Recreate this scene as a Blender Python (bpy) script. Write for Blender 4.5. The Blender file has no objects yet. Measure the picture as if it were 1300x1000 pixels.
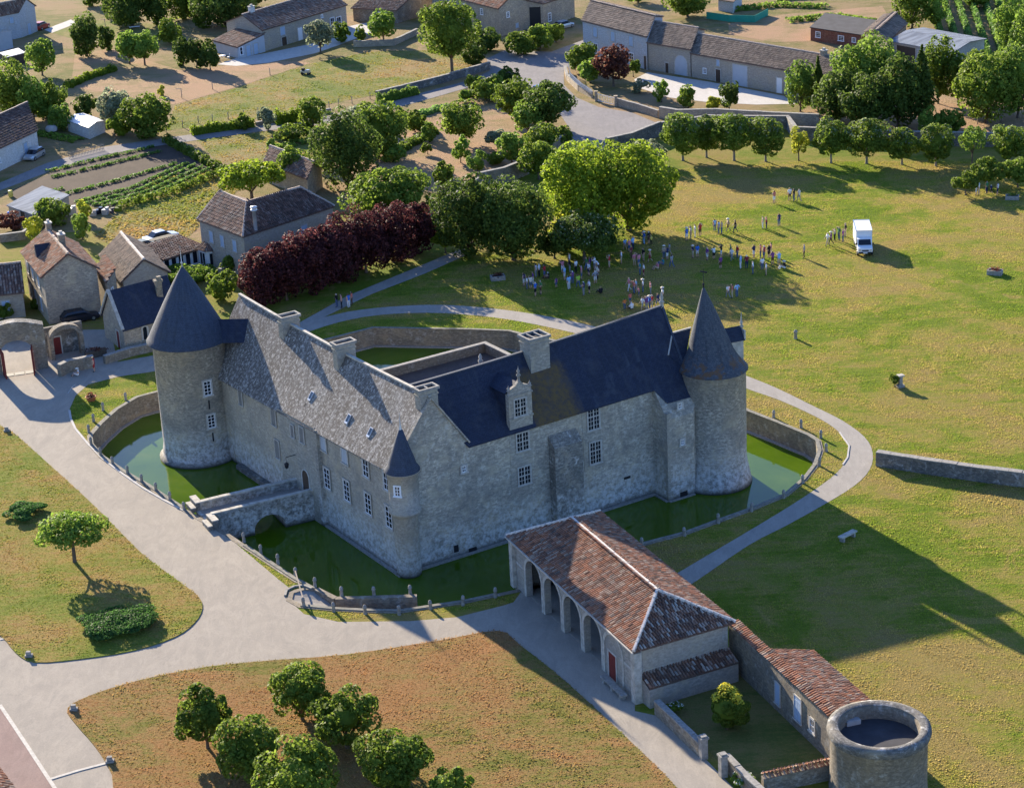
import bpy, math, random
import numpy as np
from mathutils import Vector, Matrix
from mathutils.geometry import tessellate_polygon

scene = bpy.context.scene
col = scene.collection
random.seed(7)
rng = np.random.default_rng(11)
R = math.radians

# ------------------------------------------------------------------ camera (an aircraft 80 m above the lawns)
CAM_H, FPX, PITCH, ROLL = 80.0, 2700.0, R(21.53), R(-2.9)
_F = Vector((0, math.cos(PITCH), -math.sin(PITCH)))
_X0 = Vector((1, 0, 0)); _Y0 = _X0.cross(_F)
_X = math.cos(ROLL) * _X0 + math.sin(ROLL) * _Y0
_Y = -math.sin(ROLL) * _X0 + math.cos(ROLL) * _Y0
CAMP = Vector((0, 0, CAM_H))
cd = bpy.data.cameras.new('camera'); cam = bpy.data.objects.new('camera', cd); col.objects.link(cam)
cam.matrix_world = Matrix(((_X[0], _Y[0], -_F[0], 0), (_X[1], _Y[1], -_F[1], 0), (_X[2], _Y[2], -_F[2], CAM_H), (0, 0, 0, 1)))
cd.sensor_width = 36; cd.lens = FPX / 1300 * 36; cd.clip_start = 1; cd.clip_end = 6000
scene.camera = cam

# ------------------------------------------------------------------ sky, sun, exposure
SUN_EL, SHADOW_AZ = R(18.4), R(-62.7)
world = bpy.data.worlds.new("World"); scene.world = world; world.use_nodes = True
wn = world.node_tree.nodes; wl = world.node_tree.links
sky = wn.new('ShaderNodeTexSky'); sky.sky_type = 'NISHITA'; sky.sun_disc = False
sky.sun_elevation = SUN_EL
_sd = Vector((-math.cos(SHADOW_AZ), -math.sin(SHADOW_AZ), 0))
sky.sun_rotation = math.atan2(_sd.x, _sd.y)
sky.dust_density = 0.3; sky.ozone_density = 3.0
tint = wn.new('ShaderNodeMix'); tint.data_type = 'RGBA'; tint.blend_type = 'MULTIPLY'; tint.inputs[0].default_value = 1; tint.inputs[7].default_value = (.95, 1.08, 1.45, 1)   # a clear evening sky, bluer than the model's
wl.new(sky.outputs[0], tint.inputs[6]); wl.new(tint.outputs[2], wn['Background'].inputs[0]); wn['Background'].inputs[1].default_value = 0.074
sl = bpy.data.lights.new('sun', 'SUN'); sl.energy = 5.0; sl.angle = R(0.5); sl.color = (1.0, 0.87, 0.68)
sun = bpy.data.objects.new('sun', sl); col.objects.link(sun)
_to = Vector((_sd.x * math.cos(SUN_EL), _sd.y * math.cos(SUN_EL), math.sin(SUN_EL)))
sun.rotation_euler = _to.to_track_quat('Z', 'Y').to_euler(); sun.location = (-60, 260, 90)
vs = scene.view_settings; vs.view_transform = 'Standard'; vs.look = 'None'; vs.gamma = 1; vs.use_curve_mapping = False
vs.exposure = 1.62
scene.render.engine = 'CYCLES'

# ------------------------------------------------------------------ survey: where a sight line meets a level or an upright plane
def ray(x, y): return _F * FPX + _X * (x - 650) - _Y * (y - 500)
def G(x, y, z=0.0):
    d = ray(x, y); return CAMP + d * ((z - CAM_H) / d.z)
def PL(P, Q, x, y):
    n = Vector((-(Q - P).y, (Q - P).x, 0)); d = ray(x, y)
    return CAMP + d * (((P - CAMP).dot(n)) / d.dot(n))
def PN(P, n, x, y):
    d = ray(x, y); return CAMP + d * ((P - CAMP).dot(n) / d.dot(n))
def sc(P): return (Vector(P) - CAMP).dot(_F) / FPX          # metres across one sight step at P
def HT(b, y):
    lo, hi = -5, 60
    for _ in range(50):
        m = (lo + hi) / 2; v = Vector((b[0], b[1], m)) - CAMP
        if 500 - FPX * v.dot(_Y) / v.dot(_F) > y: lo = m
        else: hi = m
    return lo
def flat(p, z=0.0): return Vector((p[0], p[1], z))

# ------------------------------------------------------------------ materials
class NT:
    def __init__(s, name):
        s.m = bpy.data.materials.new(name); s.m.use_nodes = True
        s.t = s.m.node_tree; s.n = s.t.nodes; s.b = s.n['Principled BSDF']; s.out = s.n['Material Output']
        s.b.inputs['Specular IOR Level'].default_value = 0.25
    def new(s, k, **kw):
        x = s.n.new('ShaderNode' + k)
        for a, v in kw.items(): setattr(x, a, v)
        return x
    def link(s, a, b): s.t.links.new(a, b)
    def pos(s): return s.new('NewGeometry').outputs['Position']
    def uv(s): return s.new('UVMap').outputs[0]
    def scale(s, vec, sc_):
        m = s.new('Mapping'); m.inputs['Scale'].default_value = sc_; s.link(vec, m.inputs[0]); return m.outputs[0]
    def noise(s, vec, scl, det=4, rough=.6, dist=0):
        n = s.new('TexNoise'); n.inputs['Scale'].default_value = scl; n.inputs['Detail'].default_value = det
        n.inputs['Roughness'].default_value = rough; n.inputs['Distortion'].default_value = dist
        s.link(vec, n.inputs['Vector']); return n.outputs['Fac']
    def ramp(s, f, stops):
        r = s.new('ValToRGB'); e = r.color_ramp.elements
        while len(e) < len(stops): e.new(.5)
        for k, (p, c) in zip(e, stops):
            k.position = p; k.color = (*c, 1) if len(c) == 3 else c
        s.link(f, r.inputs[0]); return r.outputs[0]
    def bw(s, f, a, b): return s.ramp(f, [(a, (0, 0, 0)), (b, (1, 1, 1))])
    def mix(s, f, a, b, mode='MIX'):
        m = s.new('Mix', data_type='RGBA', blend_type=mode)
        for v, i in ((f, 0), (a, 6), (b, 7)):
            if hasattr(v, 'default_value') or hasattr(v, 'links'): s.link(v, m.inputs[i])
            elif i == 0: m.inputs[0].default_value = v
            else: m.inputs[i].default_value = (*v, 1)
        return m.outputs[2]
    def bump(s, h, st=.5, d=.1, nrm=None):
        b = s.new('Bump'); b.inputs['Strength'].default_value = st; b.inputs['Distance'].default_value = d
        s.link(h, b.inputs['Height'])
        if nrm: s.link(nrm, b.inputs['Normal'])
        s.link(b.outputs[0], s.b.inputs['Normal']); return b.outputs[0]
    def col(s, c):
        if hasattr(c, 'links'): s.link(c, s.b.inputs['Base Color'])
        else: s.b.inputs['Base Color'].default_value = (*c, 1)
    def rough(s, r): s.b.inputs['Roughness'].default_value = r
    def rnd(s): return s.new('NewGeometry').outputs['Random Per Island']

MATS = {}
def mreg(f):
    MATS[f.__name__] = f; return f
_mc = {}
def M(name):
    if name not in _mc: _mc[name] = MATS[name]()
    return _mc[name]

def simple(name, c, r=.7, var=.15, scl=1.5, metal=0):
    k = NT(name); n = k.noise(k.pos(), scl, 5)
    c = Vector(c)
    k.col(k.ramp(n, [(.3, tuple(c * (1 - var))), (.7, tuple(c * (1 + var)))])); k.rough(r)
    k.b.inputs['Metallic'].default_value = metal
    return k.m
def reg(name, *a, **kw): MATS[name] = lambda: simple(name, *a, **kw)

def masonry(name, c1, c2, mortar, bw=.45, bh=.22, stain=(.16, .15, .14), stain_amt=.55, pale=None, base_pale=0, bmp=.6):
    k = NT(name); uv = k.uv(); p = k.pos()
    wob = k.new('TexNoise'); wob.inputs['Scale'].default_value = 1.7; wob.inputs['Detail'].default_value = 3; k.link(uv, wob.inputs['Vector'])
    off = k.new('VectorMath', operation='MULTIPLY_ADD'); k.link(wob.outputs['Color'], off.inputs[0]); off.inputs[1].default_value = (.16, .12, 0); k.link(uv, off.inputs[2])
    b = k.new('TexBrick'); k.link(off.outputs[0], b.inputs['Vector'])
    for nm, v in (('Scale', 1), ('Mortar Size', .018), ('Brick Width', bw), ('Row Height', bh), ('Mortar Smooth', .3), ('Bias', 0)): b.inputs[nm].default_value = v
    b.offset_frequency = 2; b.squash = .8; b.squash_frequency = 3
    b.inputs['Color1'].default_value = (*c1, 1); b.inputs['Color2'].default_value = (*c2, 1); b.inputs['Mortar'].default_value = (*mortar, 1)
    c = b.outputs['Color']
    n1 = k.noise(p, 3.2, 6, .7); c = k.mix(k.ramp(k.noise(k.scale(uv, (2.6, 5.2, 1)), 1, 4, .75), [(.42, (.85,) * 3), (.58, (0,) * 3)]), c, tuple(Vector(c2) * .6))
    c = k.mix(k.ramp(k.noise(k.scale(uv, (2.2, 4.4, 1)), 1.35, 3, .7), [(.56, (0,) * 3), (.68, (.6,) * 3)]), c, tuple(Vector(c1) * 1.25))
    n1b = k.noise(p, .9, 5, .7); c = k.mix(k.ramp(n1b, [(.4, (.4,) * 3), (.6, (0,) * 3)]), c, tuple((Vector(c1) + Vector(c2)) * .36))
    n2 = k.noise(p, .35, 6, .65, .6); c = k.mix(k.ramp(n2, [(.42, (0, 0, 0)), (.68, (stain_amt,) * 3)]), c, stain)
    strk = k.noise(k.scale(uv, (1.6, .14, 1)), 1, 5, .7); c = k.mix(k.ramp(strk, [(.5, (0, 0, 0)), (.72, (.5 * stain_amt,) * 3)]), c, stain)
    c = k.mix(k.ramp(k.noise(p, .55, 4, .6, .8), [(.5, (0,) * 3), (.7, (.5,) * 3)]), c, tuple(Vector(c1) * .5 + Vector((.22, .165, .08))))
    if pale:
        n3 = k.noise(p, 1.1, 7, .75, .3); c = k.mix(k.ramp(n3, [(.55, (0, 0, 0)), (.68, (.75,) * 3)]), c, pale)
    if base_pale:
        sx = k.new('SeparateXYZ'); k.link(p, sx.inputs[0])
        mr = k.new('MapRange'); k.link(sx.outputs[2], mr.inputs[0]); mr.inputs[1].default_value = 2.2; mr.inputs[2].default_value = -.9
        n4 = k.noise(p, 2.2, 6, .75); mul = k.new('Math', operation='MULTIPLY'); k.link(mr.outputs[0], mul.inputs[0]); k.link(k.bw(n4, .42, .62), mul.inputs[1])
        c = k.mix(mul.outputs[0], c, (.66, .64, .59))
        mr2 = k.new('MapRange'); k.link(sx.outputs[2], mr2.inputs[0]); mr2.inputs[1].default_value = -1.55; mr2.inputs[2].default_value = -2.05
        c = k.mix(mr2.outputs[0], c, (.05, .055, .04))
    k.col(c); k.rough(.9)
    h = k.mix(.5, b.outputs['Fac'], n1); inv = k.new('Invert'); k.link(b.outputs['Fac'], inv.inputs['Color'])
    k.bump(k.mix(.45, inv.outputs[0], k.noise(p, 7, 5, .7)), bmp, .06)
    return k.m
MATS['castle_stone'] = lambda: masonry('castle_stone', (.68, .6, .46), (.36, .325, .265), (.54, .49, .4), .5, .25, stain=(.19, .18, .155), stain_amt=.8, pale=(.62, .58, .49), base_pale=1)
MATS['tower_stone'] = lambda: masonry('tower_stone', (.6, .54, .44), (.31, .285, .24), (.48, .44, .38), .38, .2, stain=(.18, .17, .15), stain_amt=.6, base_pale=1)
MATS['render_stone'] = lambda: masonry('render_stone', (.52, .46, .36), (.42, .375, .305), (.46, .41, .33), .7, .32, stain=(.2, .185, .155), stain_amt=.6, base_pale=1, bmp=.15)
MATS['ashlar'] = lambda: masonry('ashlar', (.5, .45, .36), (.36, .33, .27), (.36, .33, .28), .6, .3, stain=(.22, .2, .17), stain_amt=.4, bmp=.3)
MATS['rubble'] = lambda: masonry('rubble', (.36, .3, .22), (.22, .185, .14), (.3, .26, .2), .38, .2, stain=(.12, .11, .09), stain_amt=.5, pale=(.45, .43, .38))
MATS['dark_rubble'] = lambda: masonry('dark_rubble', (.3, .28, .25), (.12, .115, .105), (.2, .19, .17), .36, .19, stain=(.08, .08, .07), stain_amt=.5, pale=(.6, .58, .54))
MATS['patched_stone'] = lambda: masonry('patched_stone', (.42, .38, .31), (.17, .16, .14), (.3, .28, .24), .4, .2, stain=(.1, .1, .09), stain_amt=.5, pale=(.72, .69, .62), base_pale=1)
MATS['village_stone'] = lambda: masonry('village_stone', (.58, .48, .345), (.36, .3, .225), (.46, .39, .3), .5, .27, stain=(.2, .18, .15), stain_amt=.5)
MATS['hall_stone'] = lambda: masonry('hall_stone', (.42, .385, .33), (.37, .34, .29), (.4, .37, .31), .6, .3, stain=(.2, .19, .18), stain_amt=.65, bmp=.25)
MATS['white_render'] = lambda: masonry('white_render', (.72, .7, .66), (.71, .69, .65), (.72, .7, .66), 3, 3, stain=(.5, .48, .44), stain_amt=.35, bmp=.08)
MATS['blue_render'] = lambda: masonry('blue_render', (.52, .54, .56), (.51, .53, .55), (.52, .54, .56), 3, 3, stain=(.38, .39, .4), stain_amt=.35, bmp=.08)
MATS['tan_render'] = lambda: masonry('tan_render', (.44, .39, .31), (.42, .37, .3), (.43, .38, .31), 2, 2, stain=(.33, .29, .24), stain_amt=.45, bmp=.1)
MATS['red_brick'] = lambda: masonry('red_brick', (.33, .12, .07), (.26, .09, .055), (.3, .2, .15), .25, .09, stain=(.15, .08, .06), stain_amt=.3)
MATS['dark_timber'] = lambda: simple('dark_timber', (.07, .055, .045), .85)

def slate(name, c1, c2, old=False, rust=False, moss=None):
    k = NT(name); uv = k.uv(); p = k.pos()
    b = k.new('TexBrick'); k.link(uv, b.inputs['Vector'])
    for nm, v in (('Scale', 1), ('Mortar Size', .012), ('Brick Width', .3), ('Row Height', .17), ('Mortar Smooth', .2)): b.inputs[nm].default_value = v
    b.inputs['Color1'].default_value = (*c1, 1); b.inputs['Color2'].default_value = (*c2, 1); b.inputs['Mortar'].default_value = (*(Vector(c2) * .5), 1)
    c = b.outputs['Color']
    n2 = k.noise(p, .5, 6, .7, .5)
    st = k.noise(k.scale(uv, (2.2, .22, 1)), 1, 6, .75)
    if old:
        c = k.mix(k.ramp(st, [(.44, (.95,) * 3), (.57, (0,) * 3)]), c, (.085, .074, .064)); c = k.mix(k.ramp(k.noise(k.scale(uv, (.5, .09, 1)), 1, 4, .6, .4), [(.46, (.75,) * 3), (.6, (0,) * 3)]), c, (.11, .095, .08))
        n4 = k.noise(p, 3.5, 6, .8); c = k.mix(k.ramp(n4, [(.5, (0,) * 3), (.64, (.85,) * 3)]), c, (.56, .53, .47))
        c = k.mix(k.ramp(k.noise(p, 1.3, 5, .7, .4), [(.58, (0,) * 3), (.72, (.6,) * 3)]), c, (.11, .1, .085))
        c = k.mix(k.ramp(n2, [(.6, (0,) * 3), (.75, (.4,) * 3)]), c, (.3, .23, .14))
        k.rough(.9)
    else:
        c = k.mix(k.ramp(st, [(.45, (0,) * 3), (.75, (.6,) * 3)]), c, (.018, .02, .026))
        c = k.mix(k.ramp(n2, [(.5, (0,) * 3), (.72, (.5,) * 3)]), c, (.07, .075, .085))
        n4 = k.noise(p, 6, 4, .7); c = k.mix(k.ramp(n4, [(.68, (0,) * 3), (.74, (.6,) * 3)]), c, (.14, .14, .13))
        if moss:
            Uv, uA, u0, u1 = moss; dp = k.new('VectorMath', operation='DOT_PRODUCT'); k.link(p, dp.inputs[0]); dp.inputs[1].default_value = tuple(Uv)
            nz = k.noise(k.scale(uv, (1, .3, 1)), 1.2, 5, .7); ad = k.new('Math', operation='MULTIPLY_ADD'); k.link(nz, ad.inputs[0]); ad.inputs[1].default_value = 1.8; k.link(dp.outputs['Value'], ad.inputs[2])
            ra = k.new('MapRange'); k.link(ad.outputs[0], ra.inputs[0]); ra.inputs[1].default_value = uA + u0 + .6; ra.inputs[2].default_value = uA + u0 + 1.2
            rb = k.new('MapRange'); k.link(ad.outputs[0], rb.inputs[0]); rb.inputs[1].default_value = uA + u1 + 1.5; rb.inputs[2].default_value = uA + u1 + .2
            sx = k.new('SeparateXYZ'); k.link(p, sx.inputs[0]); rc = k.new('MapRange'); k.link(sx.outputs[2], rc.inputs[0]); rc.inputs[1].default_value = 12.6; rc.inputs[2].default_value = 11.9
            m1 = k.new('Math', operation='MULTIPLY'); k.link(ra.outputs[0], m1.inputs[0]); k.link(rb.outputs[0], m1.inputs[1]); m2 = k.new('Math', operation='MULTIPLY'); k.link(m1.outputs[0], m2.inputs[0]); k.link(rc.outputs[0], m2.inputs[1])
            m3 = k.new('Math', operation='MULTIPLY'); k.link(m2.outputs[0], m3.inputs[0]); k.link(k.ramp(k.noise(p, 2.5, 5, .7), [(.3, (.25,) * 3), (.6, (1,) * 3)]), m3.inputs[1])
            c = k.mix(m3.outputs[0], c, (.13, .085, .03))
            for (zx, amt) in ((.55, .35),):
                c = k.mix(k.ramp(k.noise(k.scale(uv, (.7, .2, 1)), 1, 5, .7, .5), [(.56, (0,) * 3), (.7, (amt,) * 3)]), c, (.075, .085, .1))
        if rust:
            sx = k.new('SeparateXYZ'); k.link(p, sx.inputs[0]); mr = k.new('MapRange'); k.link(sx.outputs[2], mr.inputs[0]); mr.inputs[1].default_value = 11.6; mr.inputs[2].default_value = 10.0
            mm = k.new('Math', operation='MULTIPLY'); k.link(mr.outputs[0], mm.inputs[0]); k.link(k.bw(k.noise(p, 1.1, 4, .6), .5, .6), mm.inputs[1]); c = k.mix(mm.outputs[0], c, (.13, .075, .04))
        k.rough(.75)
    k.col(c)
    inv = k.new('Invert'); k.link(b.outputs['Fac'], inv.inputs['Color'])
    k.bump(k.mix(.5, inv.outputs[0], k.noise(p, 4, 5, .7)), .3 if old else .35, .05)
    return k.m
MATS['slate'] = lambda: slate('slate', (.03, .04, .068), (.021, .028, .052))
MATS['slate_grey'] = lambda: slate('slate_grey', (.062, .08, .115), (.044, .058, .086))
MATS['lichen_slate'] = lambda: slate('lichen_slate', (.11, .122, .135), (.06, .072, .092), rust=True)
MATS['old_slate'] = lambda: slate('old_slate', (.33, .31, .28), (.19, .18, .165), True)
@mreg
def moss_slate():
    k = NT('moss_slate'); n = k.noise(k.pos(), 3, 6, .7); k.col(k.ramp(n, [(.3, (.05, .04, .028)), (.6, (.12, .075, .028)), (.8, (.05, .052, .05))])); k.rough(.9); k.bump(n, .5, .05); return k.m

def tiles(name, stops, rough=.9):
    k = NT(name); r = k.rnd(); p = k.pos()
    c = k.ramp(r, stops)
    n = k.noise(p, .45, 6, .7, .4); c = k.mix(k.ramp(n, [(.48, (0,) * 3), (.7, (.6,) * 3)]), c, (.1, .088, .075))
    n2 = k.noise(p, 5, 5, .8); c = k.mix(k.ramp(n2, [(.55, (0,) * 3), (.72, (.65,) * 3)]), c, (.42, .38, .32))
    k.col(c); k.rough(rough); k.bump(n2, .4, .03); return k.m
MATS['tile_red'] = lambda: tiles('tile_red', [(0, (.11, .06, .042)), (.3, (.27, .11, .055)), (.55, (.37, .16, .085)), (.75, (.24, .14, .095)), (.92, (.42, .3, .21)), (1, (.1, .08, .065))])
MATS['tile_brown'] = lambda: tiles('tile_brown', [(0, (.1, .06, .045)), (.35, (.2, .115, .08)), (.7, (.27, .16, .11)), (.9, (.33, .26, .2)), (1, (.11, .085, .07))])
MATS['tile_dark'] = lambda: tiles('tile_dark', [(0, (.055, .036, .03)), (.4, (.11, .062, .046)), (.75, (.15, .085, .062)), (1, (.22, .15, .12))])
MATS['tile_grey'] = lambda: tiles('tile_grey', [(0, (.12, .09, .068)), (.4, (.23, .17, .125)), (.75, (.31, .235, .17)), (1, (.14, .11, .085))])
MATS['tile_pied'] = lambda: tiles('tile_pied', [(0, (.1, .06, .045)), (.4, (.2, .1, .06)), (.65, (.29, .165, .11)), (.85, (.36, .29, .23)), (1, (.42, .37, .31))])
reg('ridge_white', (.62, .55, .47), .9, .25, 3); reg('ridge_tan', (.42, .33, .26), .9, .25, 3)

def lawn(name, dry, green, lush, bias, brown=(.2, .125, .055), gain=1.5, blades=False):
    dry, green, lush, brown = (tuple(x * gain for x in v) for v in (dry, green, lush, brown))
    k = NT(name); p = k.pos()
    n1 = k.noise(p, .055, 5, .62, .8); n2 = k.noise(k.scale(p, (.55, .9, 1)), .42, 6, .72, .6); n3 = k.noise(k.scale(p, (2.2, 4.6, 1)), 1, 5, .75)
    m = k.new('Math', operation='MULTIPLY_ADD'); k.link(n2, m.inputs[0]); m.inputs[1].default_value = .75; k.link(n1, m.inputs[2])
    m2 = k.new('Math', operation='MULTIPLY_ADD'); k.link(n3, m2.inputs[0]); m2.inputs[1].default_value = .5; k.link(m.outputs[0], m2.inputs[2])
    c = k.ramp(m2.outputs[0], [(.80 + bias, brown), (.97 + bias, dry), (1.13 + bias, green), (1.34 + bias, lush)]) if False else None
    rot = k.new('Mapping'); rot.inputs['Rotation'].default_value = (0, 0, .5); rot.inputs['Scale'].default_value = (.12, 2.4, 1); k.link(p, rot.inputs[0])
    st = k.noise(rot.outputs[0], 1, 4, .65); m3 = k.new('Math', operation='MULTIPLY_ADD'); k.link(st, m3.inputs[0]); m3.inputs[1].default_value = .34; ms = k.new('Math', operation='SUBTRACT'); k.link(m2.outputs[0], ms.inputs[0]); ms.inputs[1].default_value = .17; k.link(ms.outputs[0], m3.inputs[2]); m2 = m3
    mr = k.new('MapRange'); k.link(m2.outputs[0], mr.inputs[0]); mr.inputs[1].default_value = .82 + bias; mr.inputs[2].default_value = 1.42 + bias
    c = k.ramp(mr.outputs[0], [(.15, brown), (.38, dry), (.58, green), (.85, lush)])
    fine = k.noise(p, 9, 4, .8); c = k.mix(k.ramp(fine, [(.35, (.5,) * 3), (.6, (0,) * 3)]), c, tuple(Vector(green) * .5))
    pt = k.noise(p, .21, 4, .6, 1.2); c = k.mix(k.ramp(pt, [(.62, (0,) * 3), (.7, (.55,) * 3)]), c, brown)
    k.col(c); k.rough(.95); k.b.inputs['Specular IOR Level'].default_value = .05
    if blades:
        t = k.new('BsdfTranslucent'); k.link(c, t.inputs['Color']); mx = k.new('MixShader'); mx.inputs[0].default_value = .5
        k.link(k.b.outputs[0], mx.inputs[1]); k.link(t.outputs[0], mx.inputs[2]); k.link(mx.outputs[0], k.out.inputs[0])
    else: k.bump(k.mix(.5, k.noise(p, 3.2, 5, .75), fine), .9, .22)
    return k.m
MATS['meadow'] = lambda: lawn('meadow', (.185, .15, .055), (.115, .115, .03), (.075, .1, .02), .03, (.2, .14, .065))
MATS['dry_lawn'] = lambda: lawn('dry_lawn', (.225, .145, .06), (.15, .13, .04), (.085, .105, .022), .10, (.25, .13, .06))
MATS['left_lawn'] = lambda: lawn('left_lawn', (.2, .145, .055), (.13, .13, .035), (.08, .105, .02), .04, (.22, .13, .06))
MATS['garden_grass'] = lambda: lawn('garden_grass', (.19, .155, .06), (.13, .135, .035), (.085, .115, .025), .0, (.22, .15, .075))
MATS['village_ground'] = lambda: lawn('village_ground', (.21, .155, .08), (.15, .125, .05), (.08, .1, .025), .05, (.23, .15, .085))
MATS['dry_yard'] = lambda: lawn('dry_yard', (.26, .175, .1), (.2, .15, .075), (.12, .12, .04), .12, (.29, .18, .11))
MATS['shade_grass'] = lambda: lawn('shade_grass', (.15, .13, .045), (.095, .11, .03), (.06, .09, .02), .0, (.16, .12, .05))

def gravel(name, c, c2, stain):
    k = NT(name); p = k.pos()
    n = k.noise(p, .25, 6, .7, .8); n2 = k.noise(p, 8, 4, .8); n3 = k.noise(k.scale(p, (1, .25, 1)), 1.2, 5, .7, .8)
    cc = k.ramp(n, [(.3, c), (.62, c2)]); cc = k.mix(k.ramp(n3, [(.46, (0,) * 3), (.7, (.45,) * 3)]), cc, stain); cc = k.mix(k.ramp(k.noise(p, .6, 6, .75, 1.5), [(.58, (0,) * 3), (.72, (.35,) * 3)]), cc, tuple(Vector(stain) * .8))
    cc = k.mix(k.ramp(n2, [(.4, (.25,) * 3), (.6, (0,) * 3)]), cc, tuple(Vector(stain) * .7))
    trk = k.noise(k.scale(p, (.9, .35, 1)), .5, 6, .75, 2.5); cc = k.mix(k.ramp(trk, [(.5, (0,) * 3), (.57, (.22,) * 3), (.64, (0,) * 3)]), cc, tuple(Vector(c) * 1.25))
    k.col(cc); k.rough(.95); k.b.inputs['Specular IOR Level'].default_value = .1; k.bump(n2, .35, .04); return k.m
MATS['drive_gravel'] = lambda: gravel('drive_gravel', (.37, .325, .26), (.31, .275, .225), (.25, .225, .19))
MATS['path_gravel'] = lambda: gravel('path_gravel', (.36, .33, .28), (.30, .275, .24), (.24, .22, .19))
MATS['asphalt'] = lambda: gravel('asphalt', (.27, .25, .235), (.22, .205, .2), (.16, .15, .145))
MATS['pale_paving'] = lambda: gravel('pale_paving', (.55, .52, .47), (.5, .47, .42), (.4, .38, .34))
MATS['red_paving'] = lambda: gravel('red_paving', (.3, .22, .185), (.27, .19, .16), (.2, .15, .13))
MATS['soil'] = lambda: gravel('soil', (.1, .075, .055), (.07, .052, .04), (.05, .04, .03))
MATS['court_earth'] = lambda: gravel('court_earth', (.16, .115, .095), (.12, .09, .075), (.1, .075, .06))
@mreg
def moat_water():
    k = NT('moat_water'); p = k.pos(); n = k.noise(p, .12, 4, .6, .5)
    k.col(k.ramp(n, [(.35, (.048, .094, .004)), (.6, (.068, .12, .005)), (.75, (.095, .135, .01))])); k.rough(.06); k.b.inputs['IOR'].default_value = 1.33
    k.b.inputs['Specular IOR Level'].default_value = .5
    k.bump(k.noise(p, 1.6, 3, .5), .035, .05); return k.m
@mreg
def glass():
    k = NT('glass'); k.col((.012, .015, .022)); k.rough(.08); k.b.inputs['Specular IOR Level'].default_value = .5; return k.m
@mreg
def zinc():
    k = NT('zinc'); n = k.noise(k.pos(), 1.5, 4); k.col(k.ramp(n, [(.3, (.42, .43, .45)), (.7, (.58, .59, .6))])); k.rough(.45); k.b.inputs['Metallic'].default_value = .5; return k.m
@mreg
def metal_roof():
    k = NT('metal_roof'); uv = k.uv(); w = k.new('TexWave', wave_type='BANDS', bands_direction='X'); w.inputs['Scale'].default_value = 2.2; k.link(uv, w.inputs['Vector'])
    n = k.noise(k.scale(uv, (.9, .12, 1)), 1, 3); k.col(k.ramp(n, [(.42, (.24, .27, .31)), (.58, (.15, .17, .2))])); k.rough(.85); k.b.inputs['Specular IOR Level'].default_value = .05; k.bump(w.outputs['Fac'], .5, .05); return k.m
reg('white_paint', (.78, .78, .77), .5, .04); reg('pale_trim', (.45, .42, .365), .85, .2, 3); reg('pale_stone', (.42, .39, .33), .9, .32, 2.2)
reg('door_red', (.16, .022, .018), .6, .2); reg('door_brown', (.07, .045, .03), .7, .2); reg('shutter_grey', (.42, .45, .48), .6, .06); reg('shutter_dull', (.2, .19, .175), .85, .2); reg('shutter_blue', (.36, .45, .56), .6, .06)
reg('iron', (.02, .02, .022), .6, .1); reg('bark', (.12, .09, .065), .95, .3, 4); reg('bark_pale', (.22, .19, .15), .95, .25, 4)
reg('mossy_stone', (.2, .19, .155), .95, .35, 3); reg('post_stone', (.27, .255, .225), .92, .3, 4); reg('wood_grey', (.26, .22, .18), .9, .2, 3); reg('tyre', (.02, .02, .02), .9, .1); reg('roof_felt', (.05, .05, .055), .9, .25, .8)
reg('concrete', (.42, .4, .37), .9, .15, 2); reg('green_net', (.03, .3, .2), .7, .1); reg('weed_plastic', (.05, .05, .06), .5)
reg('car_silver', (.5, .52, .54), .3, .02, .3, .6); reg('car_white', (.75, .75, .74), .3, .02); reg('car_dark', (.02, .022, .028), .25, .02); reg('car_red', (.3, .03, .02), .3, .02); reg('car_green', (.13, .15, .12), .35, .02)
reg('van_white', (.72, .73, .74), .4, .03); reg('chrome', (.5, .5, .5), .3, .02, 1, .8); reg('plate_yellow', (.6, .5, .1), .5)
reg('terracotta', (.36, .13, .06), .8); reg('compost', (.06, .05, .04), .95)

def foliage(name, a, b, c, trans=.45, gain=1.55):
    a, b, c = (tuple(min(.8, x * gain) for x in v) for v in (a, b, c))
    k = NT(name); r = k.rnd(); cc = k.ramp(r, [(0, a), (.5, b), (1, c)])
    oi = k.new('ObjectInfo').outputs['Random']
    n = k.noise(k.pos(), .5, 3, .6); cc = k.mix(k.ramp(n, [(.4, (.45,) * 3), (.65, (0,) * 3)]), cc, a)
    h = k.new('HueSaturation'); k.link(cc, h.inputs['Color'])
    mr = k.new('MapRange'); k.link(oi, mr.inputs[0]); mr.inputs[3].default_value = .85; mr.inputs[4].default_value = 1.15; k.link(mr.outputs[0], h.inputs['Value'])
    k.col(h.outputs[0]); k.rough(.6); k.b.inputs['Specular IOR Level'].default_value = .14
    t = k.new('BsdfTranslucent'); k.link(h.outputs[0], t.inputs['Color'])
    mx = k.new('MixShader'); mx.inputs[0].default_value = trans; k.link(k.b.outputs[0], mx.inputs[1]); k.link(t.outputs[0], mx.inputs[2]); k.link(mx.outputs[0], k.out.inputs[0])
    return k.m
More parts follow.
